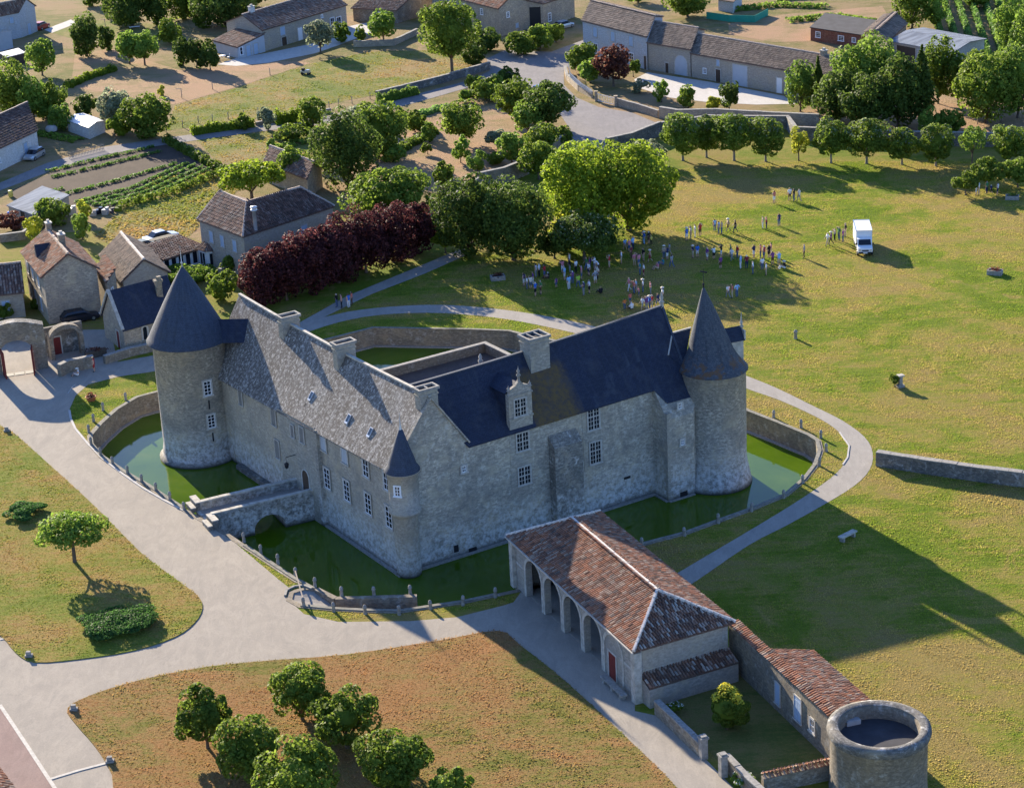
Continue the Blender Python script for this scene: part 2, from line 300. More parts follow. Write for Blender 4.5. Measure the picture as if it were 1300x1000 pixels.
FOL = dict(leaf_dark=((.026, .042, .008), (.044, .068, .011), (.075, .105, .018)), leaf_mid=((.045, .07, .009), (.078, .112, .013), (.13, .165, .026)),
           leaf_bright=((.075, .12, .01), (.155, .21, .016), (.25, .295, .03)), leaf_yellow=((.12, .14, .015), (.2, .21, .025), (.3, .28, .03)),
           leaf_purple=((.026, .009, .011), (.07, .021, .023), (.15, .055, .05)), leaf_grey=((.07, .085, .05), (.12, .14, .085), (.2, .22, .14)),
           leaf_lime=((.06, .1, .014), (.1, .15, .022), (.15, .2, .035)), leaf_gold=((.3, .24, .02), (.45, .38, .04), (.55, .5, .08)),
           leaf_crop=((.05, .1, .02), (.08, .14, .03), (.11, .17, .04)), leaf_juniper=((.025, .06, .016), (.04, .09, .022), (.065, .125, .03)),
           leaf_red=((.03, .012, .01), (.07, .025, .018), (.11, .05, .03)), flower_white=((.4, .4, .3), (.6, .6, .5), (.7, .7, .6)))
for _k, _v in FOL.items(): MATS[_k] = (lambda k_=_k, v_=_v: foliage(k_, *v_, trans=.6 if k_ == 'leaf_bright' else .54, gain=1.6 if k_ in ('leaf_purple', 'leaf_bright') else 2.25))
MEA = ((.2, .172, .042), (.118, .15, .018), (.085, .125, .014), .045, (.22, .16, .06)); DRY = ((.225, .145, .055), (.15, .135, .034), (.085, .11, .018), .09, (.25, .13, .055)); LEF = ((.2, .15, .045), (.13, .14, .026), (.08, .115, .014), .02, (.22, .135, .055))
MATS['meadow'] = lambda: lawn('meadow', *MEA, gain=1.3); MATS['dry_lawn'] = lambda: lawn('dry_lawn', *DRY, gain=1.3); MATS['left_lawn'] = lambda: lawn('left_lawn', *LEF)
MATS['meadow_blades'] = lambda: lawn('meadow_blades', *MEA, gain=2.55, blades=True); MATS['dry_blades'] = lambda: lawn('dry_blades', *DRY, gain=1.8, blades=True); MATS['left_blades'] = lambda: lawn('left_blades', *LEF, gain=2.0, blades=True)

# ------------------------------------------------------------------ mesh building
ORG = {}
class MB:
    def __init__(s): s.v = []; s.f = []; s.mi = []; s.sm = []; s.uvs = {}
    def add(s, pts): i = len(s.v); s.v += [tuple(p) for p in pts]; return i
    def face(s, idx, mi=0, smooth=False, uv=None):
        if uv is not None: s.uvs[len(s.f)] = uv
        s.f.append(tuple(idx)); s.mi.append(mi); s.sm.append(smooth)
    def poly(s, pts, mi=0): i = s.add(pts); s.face(range(i, i + len(pts)), mi)
    def prism(s, base, z0, z1, mi=0, mtop=None, bottom=True):
        n = len(base)
        f0 = lambda k, z: z(k) if callable(z) else z
        pts = [(base[k][0], base[k][1], f0(k, z0)) for k in range(n)] + [(base[k][0], base[k][1], f0(k, z1)) for k in range(n)]
        # make counter-clockwise
        a = sum(base[k][0] * base[(k + 1) % n][1] - base[(k + 1) % n][0] * base[k][1] for k in range(n))
        i = s.add(pts); o = list(range(n)) if a > 0 else list(range(n))[::-1]
        s.face([i + n + k for k in o], mi if mtop is None else mtop)
        if bottom: s.face([i + k for k in o[::-1]], mi)
        for k in range(n):
            p, q = o[k], o[(k + 1) % n]; s.face((i + p, i + q, i + n + q, i + n + p), mi)
    def box(s, c, size, rz=0, mi=0, tilt=0):
        hx, hy, hz = (x / 2 for x in size); cs, sn = math.cos(rz), math.sin(rz); ct, st = math.cos(tilt), math.sin(tilt)
        pts = []
        for z in (-hz, hz):
            for x, y in ((-hx, -hy), (hx, -hy), (hx, hy), (-hx, hy)):
                x2, z2 = x * ct + z * st, -x * st + z * ct
                pts.append((c[0] + x2 * cs - y * sn, c[1] + x2 * sn + y * cs, c[2] + z2))
        i = s.add(pts)
        for f in ((3, 2, 1, 0), (4, 5, 6, 7), (0, 1, 5, 4), (1, 2, 6, 5), (2, 3, 7, 6), (3, 0, 4, 7)): s.face([i + k for k in f], mi)
    def beam(s, p, q, w, h, mi=0):
        p, q = Vector(p), Vector(q); d = q - p
        if d.length < 1e-6: return
        t = d.normalized(); sd = t.cross(Vector((0, 0, 1)))
        sd = sd.normalized() if sd.length > 1e-4 else Vector((1, 0, 0)); up = sd.cross(t)
        pts = [e + sd * a * w / 2 + up * b * h / 2 for e in (p, q) for a, b in ((-1, -1), (1, -1), (1, 1), (-1, 1))]
        i = s.add(pts)
        for f in ((0, 1, 2, 3), (7, 6, 5, 4), (0, 4, 5, 1), (1, 5, 6, 2), (2, 6, 7, 3), (3, 7, 4, 0)): s.face([i + k for k in f], mi)
    def tube(s, pts, rad, n=8, mi=0, cap=True):
        pts = [Vector(p) for p in pts]; rings = []
        for k, p in enumerate(pts):
            t = (pts[min(k + 1, len(pts) - 1)] - pts[max(k - 1, 0)]).normalized()
            a = t.cross(Vector((0.31, .95, .05))); a = a.normalized() if a.length > 1e-3 else Vector((1, 0, 0)); b = t.cross(a)
            r = rad[k] if hasattr(rad, '__len__') else rad
            rings.append(s.add([p + (a * math.cos(j * 2 * math.pi / n) + b * math.sin(j * 2 * math.pi / n)) * r for j in range(n)]))
        for k in range(len(pts) - 1):
            for j in range(n):
                j2 = (j + 1) % n; s.face((rings[k] + j, rings[k] + j2, rings[k + 1] + j2, rings[k + 1] + j), mi, True)
        if cap:
            s.face([rings[0] + j for j in range(n)][::-1], mi); s.face([rings[-1] + j for j in range(n)], mi)
    def lathe(s, c, prof, n=48, mi=0, cap_top=False, top_off=(0, 0)):
        """prof: [(r, z)] bottom to top, c=(x,y); top_off leans the upper end sideways"""
        rings = []; z0, z1 = prof[0][1], prof[-1][1]
        for r, z in prof:
            t = ((z - z0) / (z1 - z0)) if z1 != z0 else 0
            rings.append(s.add([(c[0] + top_off[0] * t + r * math.cos(2 * math.pi * j / n), c[1] + top_off[1] * t + r * math.sin(2 * math.pi * j / n), z) for j in range(n)]))
        rr = max(p[0] for p in prof); acc = 0
        for k in range(len(prof) - 1):
            dl = math.hypot(prof[k + 1][0] - prof[k][0], prof[k + 1][1] - prof[k][1])
            for j in range(n):
                j2 = (j + 1) % n; u0, u1 = rr * 2 * math.pi * j / n, rr * 2 * math.pi * (j + 1) / n
                s.face((rings[k] + j, rings[k] + j2, rings[k + 1] + j2, rings[k + 1] + j), mi, True, [(u0, acc), (u1, acc), (u1, acc + dl), (u0, acc + dl)])
            acc += dl
        if cap_top: s.face([rings[-1] + j for j in range(n)], mi)
    def build(s, name, mats, parent=None, kind=None):
        o_ = ORG.get(parent.name, Vector((0, 0, 0))) if parent else Vector((0, 0, 0))
        me = bpy.data.meshes.new(name)
        V = np.array(s.v, dtype=np.float64).reshape(-1, 3) - np.array(o_)
        me.from_pydata(V.tolist(), [], s.f)
        if not isinstance(mats, (list, tuple)): mats = [mats]
        for m in mats: me.materials.append(M(m) if isinstance(m, str) else m)
        me.polygons.foreach_set('material_index', s.mi); me.polygons.foreach_set('use_smooth', s.sm)
        uv = me.uv_layers.new(name='UVMap'); W = np.array(s.v, dtype=np.float64).reshape(-1, 3); dat = []
        for k, f in enumerate(s.f):
            if k in s.uvs: dat += [c for q in s.uvs[k] for c in q]; continue
            p = W[list(f)]
            n = np.cross(p[1] - p[0], p[2] - p[0])
            if len(f) > 3: n = n + np.cross(p[2] - p[0], p[3] - p[0])
            l = np.linalg.norm(n); n = n / l if l > 1e-12 else np.array([0, 0, 1.])
            t = np.array([-n[1], n[0], 0.]); lt = np.linalg.norm(t); t = t / lt if lt > .02 else np.array([1., 0, 0])
            b = np.cross(n, t); q = np.stack([p @ t, p @ b], 1); dat += q.ravel().tolist()
        uv.data.foreach_set('uv', dat)
        me.update()
        o = bpy.data.objects.new(name, me); col.objects.link(o)
        if parent: o.parent = parent; ORG[o.name] = o_
        if kind: o['kind'] = kind
        return o
def tag(o, label, cat=None, group=None, kind=None):
    if label: o['label'] = label
    if cat: o['category'] = cat
    if group: o['group'] = group
    if kind: o['kind'] = kind
    return o
def thing(name, label, cat, loc, group=None):
    o = bpy.data.objects.new(name, None); col.objects.link(o); o.location = loc; o.empty_display_size = .5
    ORG[o.name] = Vector(loc); return tag(o, label, cat, group)
def dup(src, loc, label=None, rz=None, scale=None):
    c = src.copy(); col.objects.link(c); c.location = loc; ORG[c.name] = Vector(loc)
    if rz is not None: c.rotation_euler = (0, 0, rz)
    if scale is not None: c.scale = scale
    if label: c['label'] = label
    for ch in src.children:
        d = ch.copy(); col.objects.link(d); d.parent = c
        for g in ch.children:
            e = g.copy(); col.objects.link(e); e.parent = d
    return c

def sheet(name, px, z, mat, z0=None, world_pts=None, kind='structure'):
    """a level sheet of ground from surveyed outline points; with z0 it gets a rim down to z0"""
    pts = world_pts or [G(x, y, z) for x, y in px]
    m = MB(); pts = [Vector((p[0], p[1], z)) for p in pts]
    tris = tessellate_polygon([pts]); i = m.add(pts)
    for t in tris:
        a, b, c = (pts[k] for k in t)
        m.face([i + k for k in (t if (b - a).cross(c - a).z > 0 else t[::-1])])
    if z0 is not None:
        n = len(pts); ar = sum(pts[k].x * pts[(k + 1) % n].y - pts[(k + 1) % n].x * pts[k].y for k in range(n))
        for k in range(n):
            p, q = (pts[k], pts[(k + 1) % n]) if ar > 0 else (pts[(k + 1) % n], pts[k])
            m.poly([(p.x, p.y, z0), (q.x, q.y, z0), q, p])
    return m.build(name, mat, None, kind)
def smooth_px(px, closed=False, sub=4):
    """Catmull-Rom through the surveyed points"""
    out = []; n = len(px)
    rngk = range(n) if closed else range(n - 1)
    for k in rngk:
        g = (lambda i: px[i % n]) if closed else (lambda i: px[max(0, min(n - 1, i))])
        p0, p1, p2, p3 = (np.array(g(k + d), float) for d in (-1, 0, 1, 2))
        for j in range(sub):
            t = j / sub
            out.append(tuple(.5 * (2 * p1 + (p2 - p0) * t + (2 * p0 - 5 * p1 + 4 * p2 - p3) * t * t + (3 * p1 - p0 - 3 * p2 + p3) * t ** 3)))
    if not closed: out.append(tuple(px[-1]))
    return out
# ------------------------------------------------------------------ shared builders
def outline_prism(m, P, t, n, outline, thick, mi=0, mi_side=None):
    """upright slab: outline [(u, z)] counter-clockwise seen from the outside, front face at P, n points outwards"""
    f = [Vector((P.x + t.x * u, P.y + t.y * u, z)) for u, z in outline]
    b = [p - n * thick for p in f]
    tris = tessellate_polygon([[Vector((u, z, 0)) for u, z in outline]])
    i = m.add(f); j = m.add(b)
    for tr in tris:
        a, b_, c = (outline[k] for k in tr)
        cr = (b_[0] - a[0]) * (c[1] - a[1]) - (b_[1] - a[1]) * (c[0] - a[0])
        flip = (t.cross(Vector((0, 0, 1))).dot(n) < 0)
        tr2 = tr if (cr > 0) != flip else tr[::-1]
        m.face([i + k for k in tr2], mi); m.face([j + k for k in tr2[::-1]], mi)
    N = len(outline)
    for k in range(N):
        q = (k + 1) % N; m.face((i + k, j + k, j + q, i + q), mi if mi_side is None else mi_side)
def arch_outline(u0, u1, z0, z1, openings, n=10):
    """wall elevation from u0..u1 with round-headed openings [(a, b, spring, rise)] cut up from the foot"""
    pts = [(u0, z1), (u0, z0)]
    for a, b, s, r in openings:
        pts.append((a, z0)); c, h = (a + b) / 2, (b - a) / 2
        for k in range(n + 1):
            th = math.pi - math.pi * k / n; pts.append((c + h * math.cos(th), s + r * math.sin(th)))
        pts.append((b, z0))
    return pts + [(u1, z0), (u1, z1)]

def poly_rows(P2, v):
    xs = []
    for k in range(len(P2)):
        (x0, y0), (x1, y1) = P2[k], P2[(k + 1) % len(P2)]
        if (y0 <= v < y1) or (y1 <= v < y0): xs.append(x0 + (v - y0) / (y1 - y0) * (x1 - x0))
    return sorted(xs)
def tile_faces(m, pts, tw=.26, tl=.42, h=.07, lift=.02, jit=.03, mi=0):
    pts = [Vector(p) for p in pts]
    n = (pts[1] - pts[0]).cross(pts[2] - pts[0]).normalized()
    if n.z < 0: n = -n
    t = Vector((-n.y, n.x, 0)).normalized(); b = n.cross(t); o = pts[0]
    P2 = [((p - o).dot(t), (p - o).dot(b)) for p in pts]
    v0, v1 = min(p[1] for p in P2), max(p[1] for p in P2)
    nr = max(1, int((v1 - v0) / tl))
    for r in range(nr + 1):
        v = v0 + r * tl; vm = min(v + tl * .5, v1 - .02)
        xs = poly_rows(P2, vm)
        for a, c in zip(xs[::2], xs[1::2]):
            k = int((c - a) / tw)
            for q in range(max(k, 1)):
                u = a + (q + .5) * (c - a) / max(k, 1) + random.uniform(-jit, jit); vv = v + random.uniform(-jit, jit); hh = h * random.uniform(.85, 1.15)
                w = tw * .40
                lo = o + t * u + b * vv + n * (lift + .045); up = o + t * u + b * (vv + tl * 1.08) + n * lift
                i = m.add([lo - t * w, lo - t * w * .5 + n * hh, lo + t * w * .5 + n * hh, lo + t * w, up - t * w * .86, up - t * w * .45 + n * hh * .9, up + t * w * .45 + n * hh * .9, up + t * w * .86])
                for f in ((0, 1, 5, 4), (1, 2, 6, 5), (2, 3, 7, 6), (0, 3, 2, 1)): m.face([i + z for z in f], mi)
def ridge_tiles(m, p, q, w=.3, h=.16, step=.45, mi=0):
    p, q = Vector(p), Vector(q); L = (q - p).length; k = max(1, int(L / step)); d = (q - p) / k
    s = d.cross(Vector((0, 0, 1))).normalized(); up = s.cross(d.normalized())
    for j in range(k):
        a = p + d * (j + .03); b = p + d * (j + .97); hh = h * random.uniform(.8, 1.2); ww = w * random.uniform(.9, 1.1)
        i = m.add([a - s * ww / 2 - up * .06, a - s * ww * .3 + up * hh, a + s * ww * .3 + up * hh, a + s * ww / 2 - up * .06,
                   b - s * ww / 2 - up * .06, b - s * ww * .3 + up * hh, b + s * ww * .3 + up * hh, b + s * ww / 2 - up * .06])
        for f in ((0, 1, 5, 4), (1, 2, 6, 5), (2, 3, 7, 6), (0, 3, 2, 1), (4, 5, 6, 7)): m.face([i + z for z in f], mi)

_wc = {}
def win_meshes(w, h, cols, rows, style):
    key = (round(w, 2), round(h, 2), cols, rows, style)
    if key in _wc: return _wc[key]
    fr, gl, br = MB(), MB(), MB()
    fw = .16 if style in ('stone', 'stone_shut') else .1
    dp = .07
    for x in (-w / 2 - fw / 2, w / 2 + fw / 2): fr.box((x, -dp / 2, h / 2), (fw, dp, h + 2 * fw))
    fr.box((0, -dp / 2 - .002, h + fw / 2), (w + 2 * fw - .01, dp, fw)); fr.box((0, -dp / 2 - .03, -fw / 2), (w + 2 * fw + .12, dp + .06, fw * .8))
    gl.box((0, -.008, h / 2), (w, .01, h))
    if style in ('shut', 'stone_shut', 'blind'):
        n = max(2, cols)
        for k in range(n):
            br.box((-w / 2 + w * (k + .5) / n, -.03, h / 2), (w / n - .025, .03, h - .03))
        for z in (.18, .82): br.box((0, -.05, h * z), (w * .94, .015, .09))
    else:
        cw = w / cols
        for k in range(cols + 1):
            big = (cols == 4 and k in (0, 2, 4)) or k in (0, cols)
            br.box((-w / 2 + k * cw, -.026, h / 2), (.11 if big else .045, .03, h))
        for k in range(rows + 1):
            br.box((0, -.0275, h * k / rows), (w, .03, .1 if k in (0, rows) or (style == 'cross' and k == rows // 2 + rows % 2) else .045))
    ms = []
    mats = dict(stone=('pale_trim', 'glass', 'white_paint'), cross=('pale_trim', 'glass', 'pale_trim'), plain=('white_paint', 'glass', 'white_paint'),
                shut=('pale_trim', 'glass', 'shutter_blue'), stone_shut=('pale_trim', 'glass', 'shutter_grey'), blind=('pale_trim', 'glass', 'shutter_dull'), whiteshut=('white_paint', 'glass', 'white_paint'))[style]
    for b, nm, mt in ((fr, 'window', mats[0]), (gl, 'pane', mats[1]), (br, 'shutter' if 'shut' in style or style == 'blind' else 'glazing_bar', mats[2])):
        o = b.build(nm, mt); ms.append((o.data, nm)); bpy.data.objects.remove(o)
    _wc[key] = ms
    return ms
def window(parent, P, n, w, h, cols=2, rows=3, style='plain', name=None, label=None, proud=.0):
    """P = middle of the sill on the wall face, n = outward normal"""
    ms = win_meshes(w, h, cols, rows, style); root = None
    for k, (me, nm) in enumerate(ms):
        o = bpy.data.objects.new((name or nm) if k == 0 else nm, me); col.objects.link(o)
        if k == 0:
            o.parent = parent; o.location = Vector(P) + n * proud - ORG[parent.name]; o.rotation_euler = (0, 0, math.atan2(n.y, n.x) + math.pi / 2); root = o
            if label: o['label'] = label
        else: o.parent = root
    return root
def door(parent, P, n, w, h, mat='door_red', arch=False, frame='pale_trim', name='door', fw=.14):
    t = Vector((-n.y, n.x, 0)); P = Vector(P); m = MB(); f = MB()
    hs = h - w / 2 if arch else h
    ol = [(-w / 2, hs), (-w / 2, 0), (w / 2, 0), (w / 2, hs)] + ([(w / 2 * math.cos(math.pi * k / 10), hs + w / 2 * math.sin(math.pi * k / 10)) for k in range(1, 10)] if arch else [])
    outline_prism(m, P + n * .02 + Vector((0, 0, 0)), t, n, [(u, z + P.z) for u, z in ol], .05)
    d = m.build(name, mat, parent)
    W2 = w / 2 + fw
    ol2 = ([(W2, hs)] + [(W2 * math.cos(math.pi * k / 10), hs + W2 * math.sin(math.pi * k / 10)) for k in range(1, 10)] + [(-W2, hs)]) if arch else [(W2, h + fw), (-W2, h + fw)]
    inn = ([(-w / 2, hs)] + [(-w / 2 * math.cos(math.pi * k / 10), hs + w / 2 * math.sin(math.pi * k / 10)) for k in range(1, 10)] + [(w / 2, hs)]) if arch else [(-w / 2, h), (w / 2, h)]
    full = [(W2, 0)] + ol2 + [(-W2, 0), (-w / 2, 0)] + inn + [(w / 2, 0)]
    outline_prism(f, P + n * .06, t, n, [(u, z + P.z) for u, z in full], .09)
    f.build('door_frame', frame, d)
    return d

# ------------------------------------------------------------------ the setting: ground, drive, paths, water
WZ = -2.1
MOAT = [(205, 497), (175, 505), (150, 520), (130, 538), (117, 553), (118, 564), (131, 579), (160, 599), (190, 616), (217, 634), (236, 646), (262, 661), (290, 677), (312, 692), (333, 706), (354, 720), (377, 735), (402, 748),
        (386, 749), (373, 753), (371, 761), (384, 768), (424, 772), (464, 774), (507, 775), (547, 769), (588, 763), (630, 754), (658, 748), (700, 740), (752, 725), (800, 697), (815, 690), (869, 676), (912, 660), (954, 645), (995, 628), (1019, 608), (1033, 590), (1039, 572), (1036, 560), (1025, 553), (986, 537), (945, 521), (860, 480), (760, 445), (661, 425), (645, 421), (598, 419), (474, 417), (423, 430), (330, 452), (250, 480)]
moat_xy = [G(x, y, 0) for x, y in MOAT]
def offset_loop(pts, d):
    out = []; n = len(pts)
    a = sum(pts[k].x * pts[(k + 1) % n].y - pts[(k + 1) % n].x * pts[k].y for k in range(n)); sg = 1 if a > 0 else -1
    for k in range(n):
        p, q, r = pts[k - 1], pts[k], pts[(k + 1) % n]
        e1 = (q - p); e2 = (r - q); e1.z = e2.z = 0; e1.normalize(); e2.normalize()
        n1 = Vector((e1.y, -e1.x, 0)) * sg; n2 = Vector((e2.y, -e2.x, 0)) * sg
        bis = (n1 + n2); bis = bis.normalized() if bis.length > .1 else n1
        out.append(q + bis * (d / max(.5, bis.dot(n1))))
    return out
def tess_sheet(name, loops, z, mat):
    m = MB(); allp = []
    L = [[Vector((p[0], p[1], z)) for p in lp] for lp in loops]
    for lp in L: allp += lp
    i = m.add(allp)
    for t in tessellate_polygon(L):
        a, b, c = (allp[k] for k in t)
        cr = (b - a).cross(c - a).z
        if abs(cr) < 1e-9: continue
        m.face([i + k for k in (t if cr > 0 else t[::-1])])
    return m.build(name, mat, None, 'structure')
tess_sheet('meadow', [[(-1500, -300), (1500, -300), (1500, 3500), (-1500, 3500)], moat_xy], 0, 'meadow')
tess_sheet('moat_water', [offset_loop(moat_xy, .3)], WZ, 'moat_water')

DRIVE = [(-60, 468), (60, 463), (135, 462), (200, 450), (205, 470), (150, 478), (112, 488), (96, 502), (88, 520), (95, 545), (130, 583), (180, 620), (232, 648), (262, 661), (290, 677), (300, 690), (345, 728), (366, 745), (362, 756), (374, 768), (386, 779), (430, 789), (520, 788), (580, 783), (640, 768), (652, 764), (668, 742), (760, 830), (806, 872), (806, 902), (834, 908), (895, 962), (990, 1060), (400, 1100), (-120, 1100), (-120, 700)]
sheet('drive', DRIVE, .02, 'drive_gravel')
def lawn_sheet(name, px, mat, z=.09): return sheet(name, smooth_px(px, True, 3), z, mat, .0)
LAWN_L = [(-40, 515), (0, 540), (18, 550), (60, 587), (120, 642), (180, 702), (228, 738), (252, 757), (257, 772), (247, 790), (222, 808), (170, 825), (100, 836), (44, 840), (20, 828), (0, 806), (-40, 790)]
lawn_sheet('left_lawn', LAWN_L, 'left_lawn')
LAWN_F = [(632, 800), (560, 812), (440, 830), (340, 838), (260, 846), (180, 862), (120, 880), (86, 898), (95, 917), (120, 946), (142, 982), (160, 1040), (300, 1100), (640, 1100), (900, 1060), (862, 1002), (800, 940), (720, 866), (660, 818)]
lawn_sheet('front_lawn', LAWN_F, 'dry_lawn')
PATH_IN = [(380, 425), (430, 409), (480, 400), (540, 397), (600, 400), (660, 408), (735, 424), (840, 450), (945, 492), (990, 508), (1040, 531), (1066, 549), (1078, 566), (1076, 581), (1060, 602), (1020, 631), (960, 668), (855, 730), (780, 775)]
PATH_OUT = [(800, 790), (884, 737), (950, 692), (1000, 666), (1050, 638), (1085, 616), (1104, 596), (1108, 575), (1098, 555), (1070, 534), (1030, 514), (985, 492), (945, 476), (850, 440), (745, 412), (680, 399), (620, 391), (560, 387), (500, 389), (440, 396), (375, 412)]
sheet('path', smooth_px(PATH_IN, False, 3) + smooth_px(PATH_OUT, False, 3), .018, 'path_gravel')
sheet('hedge_path', [(372, 414), (440, 376), (520, 343), (590, 314), (603, 319), (540, 347), (470, 374), (392, 412)], .03, 'path_gravel')
# kerb strips beside the drive
def strip(px, w, z, h, name, mat, kind='structure', parent=None):
    m = MB(); p = [G(x, y, 0) for x, y in px]
    for a, b in zip(p, p[1:]): m.beam((a.x, a.y, z), (b.x, b.y, z), w, h)
    return m.build(name, mat, parent, kind)
strip([(88, 521), (90, 532), (96, 545), (112, 564), (131, 583), (156, 602), (182, 620), (210, 636), (233, 648)], .22, .03, .1, 'kerb', 'concrete')
strip([(86, 500), (93, 490), (97, 488)], .08, .03, .06, 'kerb', 'concrete')
strip([(1066, 549), (1078, 566), (1076, 581), (1070, 590)], .15, .03, .09, 'kerb', 'concrete')
strip([(0, 895), (30, 940), (72, 1004)], .28, .035, .05, 'gutter', 'pale_trim')
strip([(64, 989), (100, 978), (142, 967)], .25, .04, .05, 'gutter', 'pale_trim')
strip([(0, 812), (20, 808)], .2, .04, .05, 'gutter', 'pale_trim')
sheet('side_pavement', [(0, 897), (30, 942), (72, 1006), (90, 1100), (-120, 1100), (-120, 800)], .028, 'red_paving')

# village ground
sheet('village_ground', [(-200, 330), (0, 300), (140, 292), (235, 300), (320, 330), (420, 270), (545, 262), (600, 235), (660, 225), (720, 185), (830, 168), (1010, 158), (1500, 180), (1700, -100), (1400, -260), (600, -300), (-100, -260), (-500, -100)], .012, 'village_ground')
sheet('garden_lawn', [(212, 166), (330, 150), (470, 122), (600, 94), (610, 76), (540, 64), (470, 66), (390, 82), (300, 112), (222, 134)], .024, 'garden_grass')
sheet('dry_yard', [(90, 110), (220, 133), (300, 111), (395, 80), (330, 76), (280, 84), (230, 90), (140, 62), (95, 70)], .026, 'dry_yard')
sheet('dry_yard', [(60, 40), (95, 24), (190, 30), (250, 60), (140, 62), (95, 50)], .03, 'garden_grass')
sheet('dry_yard', [(250, 178), (400, 160), (430, 205), (330, 215), (275, 205)], .026, 'garden_grass')
sheet('orchard_ground', [(470, 190), (560, 150), (640, 130), (690, 150), (660, 215), (560, 250), (500, 240), (430, 215)], .027, 'dry_yard')
sheet('yard_lawn', [(120, 300), (200, 225), (275, 215), (310, 235), (240, 300), (160, 322)], .026, 'garden_grass')
sheet('barn_field', [(925, 30), (1000, 18), (1120, 8), (1140, 40), (1030, 52), (985, 54), (925, 44)], .026, 'dry_yard')
sheet('vegetable_plot', [(5, 246), (120, 196), (205, 182), (262, 204), (290, 218), (200, 240), (150, 262), (90, 262), (40, 262)], .03, 'soil')
sheet('road', [(-60, 262), (0, 232), (60, 207), (130, 187), (205, 176), (320, 160), (420, 147), (520, 122), (600, 101), (622, 90), (618, 75), (640, 64), (700, 66), (770, 40), (800, 60), (742, 72), (716, 88), (716, 108), (732, 124), (760, 136), (802, 143), (836, 157), (838, 168), (800, 182), (769, 192), (722, 190), (724, 165), (708, 140), (680, 114), (640, 102), (606, 108), (530, 130), (424, 156), (322, 168), (215, 183), (140, 195), (70, 215), (0, 242), (-60, 280)], .034, 'asphalt')
sheet('court_paving', [(276, 82), (300, 74), (336, 68), (400, 55), (441, 34), (500, 22), (500, 30), (440, 54), (400, 68), (340, 80), (300, 84)], .036, 'pale_paving')
sheet('court_paving', [(805, 101), (822, 92), (900, 104), (995, 122), (1010, 132), (960, 133), (900, 130), (850, 124), (812, 112)], .036, 'pale_paving')
sheet('court_paving', [(56, 38), (90, 25), (97, 30), (66, 42)], .036, 'pale_paving')
sheet('copse_ground', [(1000, 150), (1060, 118), (1200, 120), (1400, 90), (1400, 170), (1200, 168), (1020, 160)], .026, 'dry_yard')
sheet('gate_court', [(-60, 440), (30, 420), (140, 418), (150, 462), (60, 463), (-60, 468)], .016, 'drive_gravel')
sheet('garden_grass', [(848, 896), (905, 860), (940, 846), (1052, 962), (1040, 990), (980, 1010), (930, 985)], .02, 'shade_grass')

# ------------------------------------------------------------------ moat retaining wall
mw = thing('moat_wall', 'low stone retaining wall lining the green moat around the castle', 'moat wall', flat(moat_xy[10]))
def ring(m, inner, outer, z0, z1, mi=0, skip=()):
    n = len(inner)
    for k in range(n):
        if k in skip: continue
        q = (k + 1) % n; a, b, c, d = inner[k], inner[q], outer[q], outer[k]
        z0v = z0
        P = lambda p, z: (p.x, p.y, z)
        i = m.add([P(a, z0), P(b, z0), P(c, z0), P(d, z0), P(a, z1), P(b, z1), P(c, z1), P(d, z1)])
        ar = (b - a).cross(d - a).z
        for f in ((4, 5, 6, 7), (0, 4, 7, 3) if False else (0, 1, 5, 4), (1, 2, 6, 5), (2, 3, 7, 6), (3, 0, 4, 7)):
            m.face([i + z for z in (f if ar > 0 else f[::-1])], mi)
m = MB(); ring(m, moat_xy, offset_loop(moat_xy, .5), -3.2, .05); m.build('wall', 'rubble', mw)
m = MB(); ring(m, offset_loop(moat_xy, -.06), offset_loop(moat_xy, .3), .052, .12, skip=(10, 11, 12, 17, 18, 19, 20, 27, 28, 29, 30)); m.build('coping', 'mossy_stone', mw)
m = MB(); ring(m, offset_loop(moat_xy, -.35), offset_loop(moat_xy, -.004), -3.2, WZ + .12, skip=(17, 18, 19, 20, 21, 22, 23, 24)); m.build('footing', 'post_stone', mw)
# sunken ramp down to the water with its side wall
rp = [G(402, 748), G(386, 749), G(373, 753), G(371, 761), G(384, 768), G(424, 772), G(464, 774), G(507, 775), G(545, 769)]
m = MB(); inner = [G(402, 748), G(426, 760), G(529, 757), G(545, 760)]
allp = rp + inner[::-1][:3]
x0, x1 = G(384, 760), G(548, 766); ax = (x1 - x0); axl = ax.length; ax = ax / axl
zf = lambda p: -.02 - max(0, min(1, ((p - x0).dot(ax)) / axl)) * 2.3
top = [Vector((p.x, p.y, zf(p))) for p in allp]
i = m.add(top)
for t in tessellate_polygon([[Vector((p.x, p.y, 0)) for p in allp]]):
    a, b, c = (top[k] for k in t); m.face([i + k for k in (t if (b - a).cross(c - a).z > 0 else t[::-1])])
m.build('ramp', 'path_gravel', None, 'structure')
m = MB()
for a, b in zip(inner[:3], inner[1:3]): m.beam((a.x, a.y, -1.5), (b.x, b.y, -1.5), .5, 3.2)
o = m.build('ramp_wall', 'rubble'); tag(o, 'short brown stone wall between the moat and its sunken ramp', 'wall')

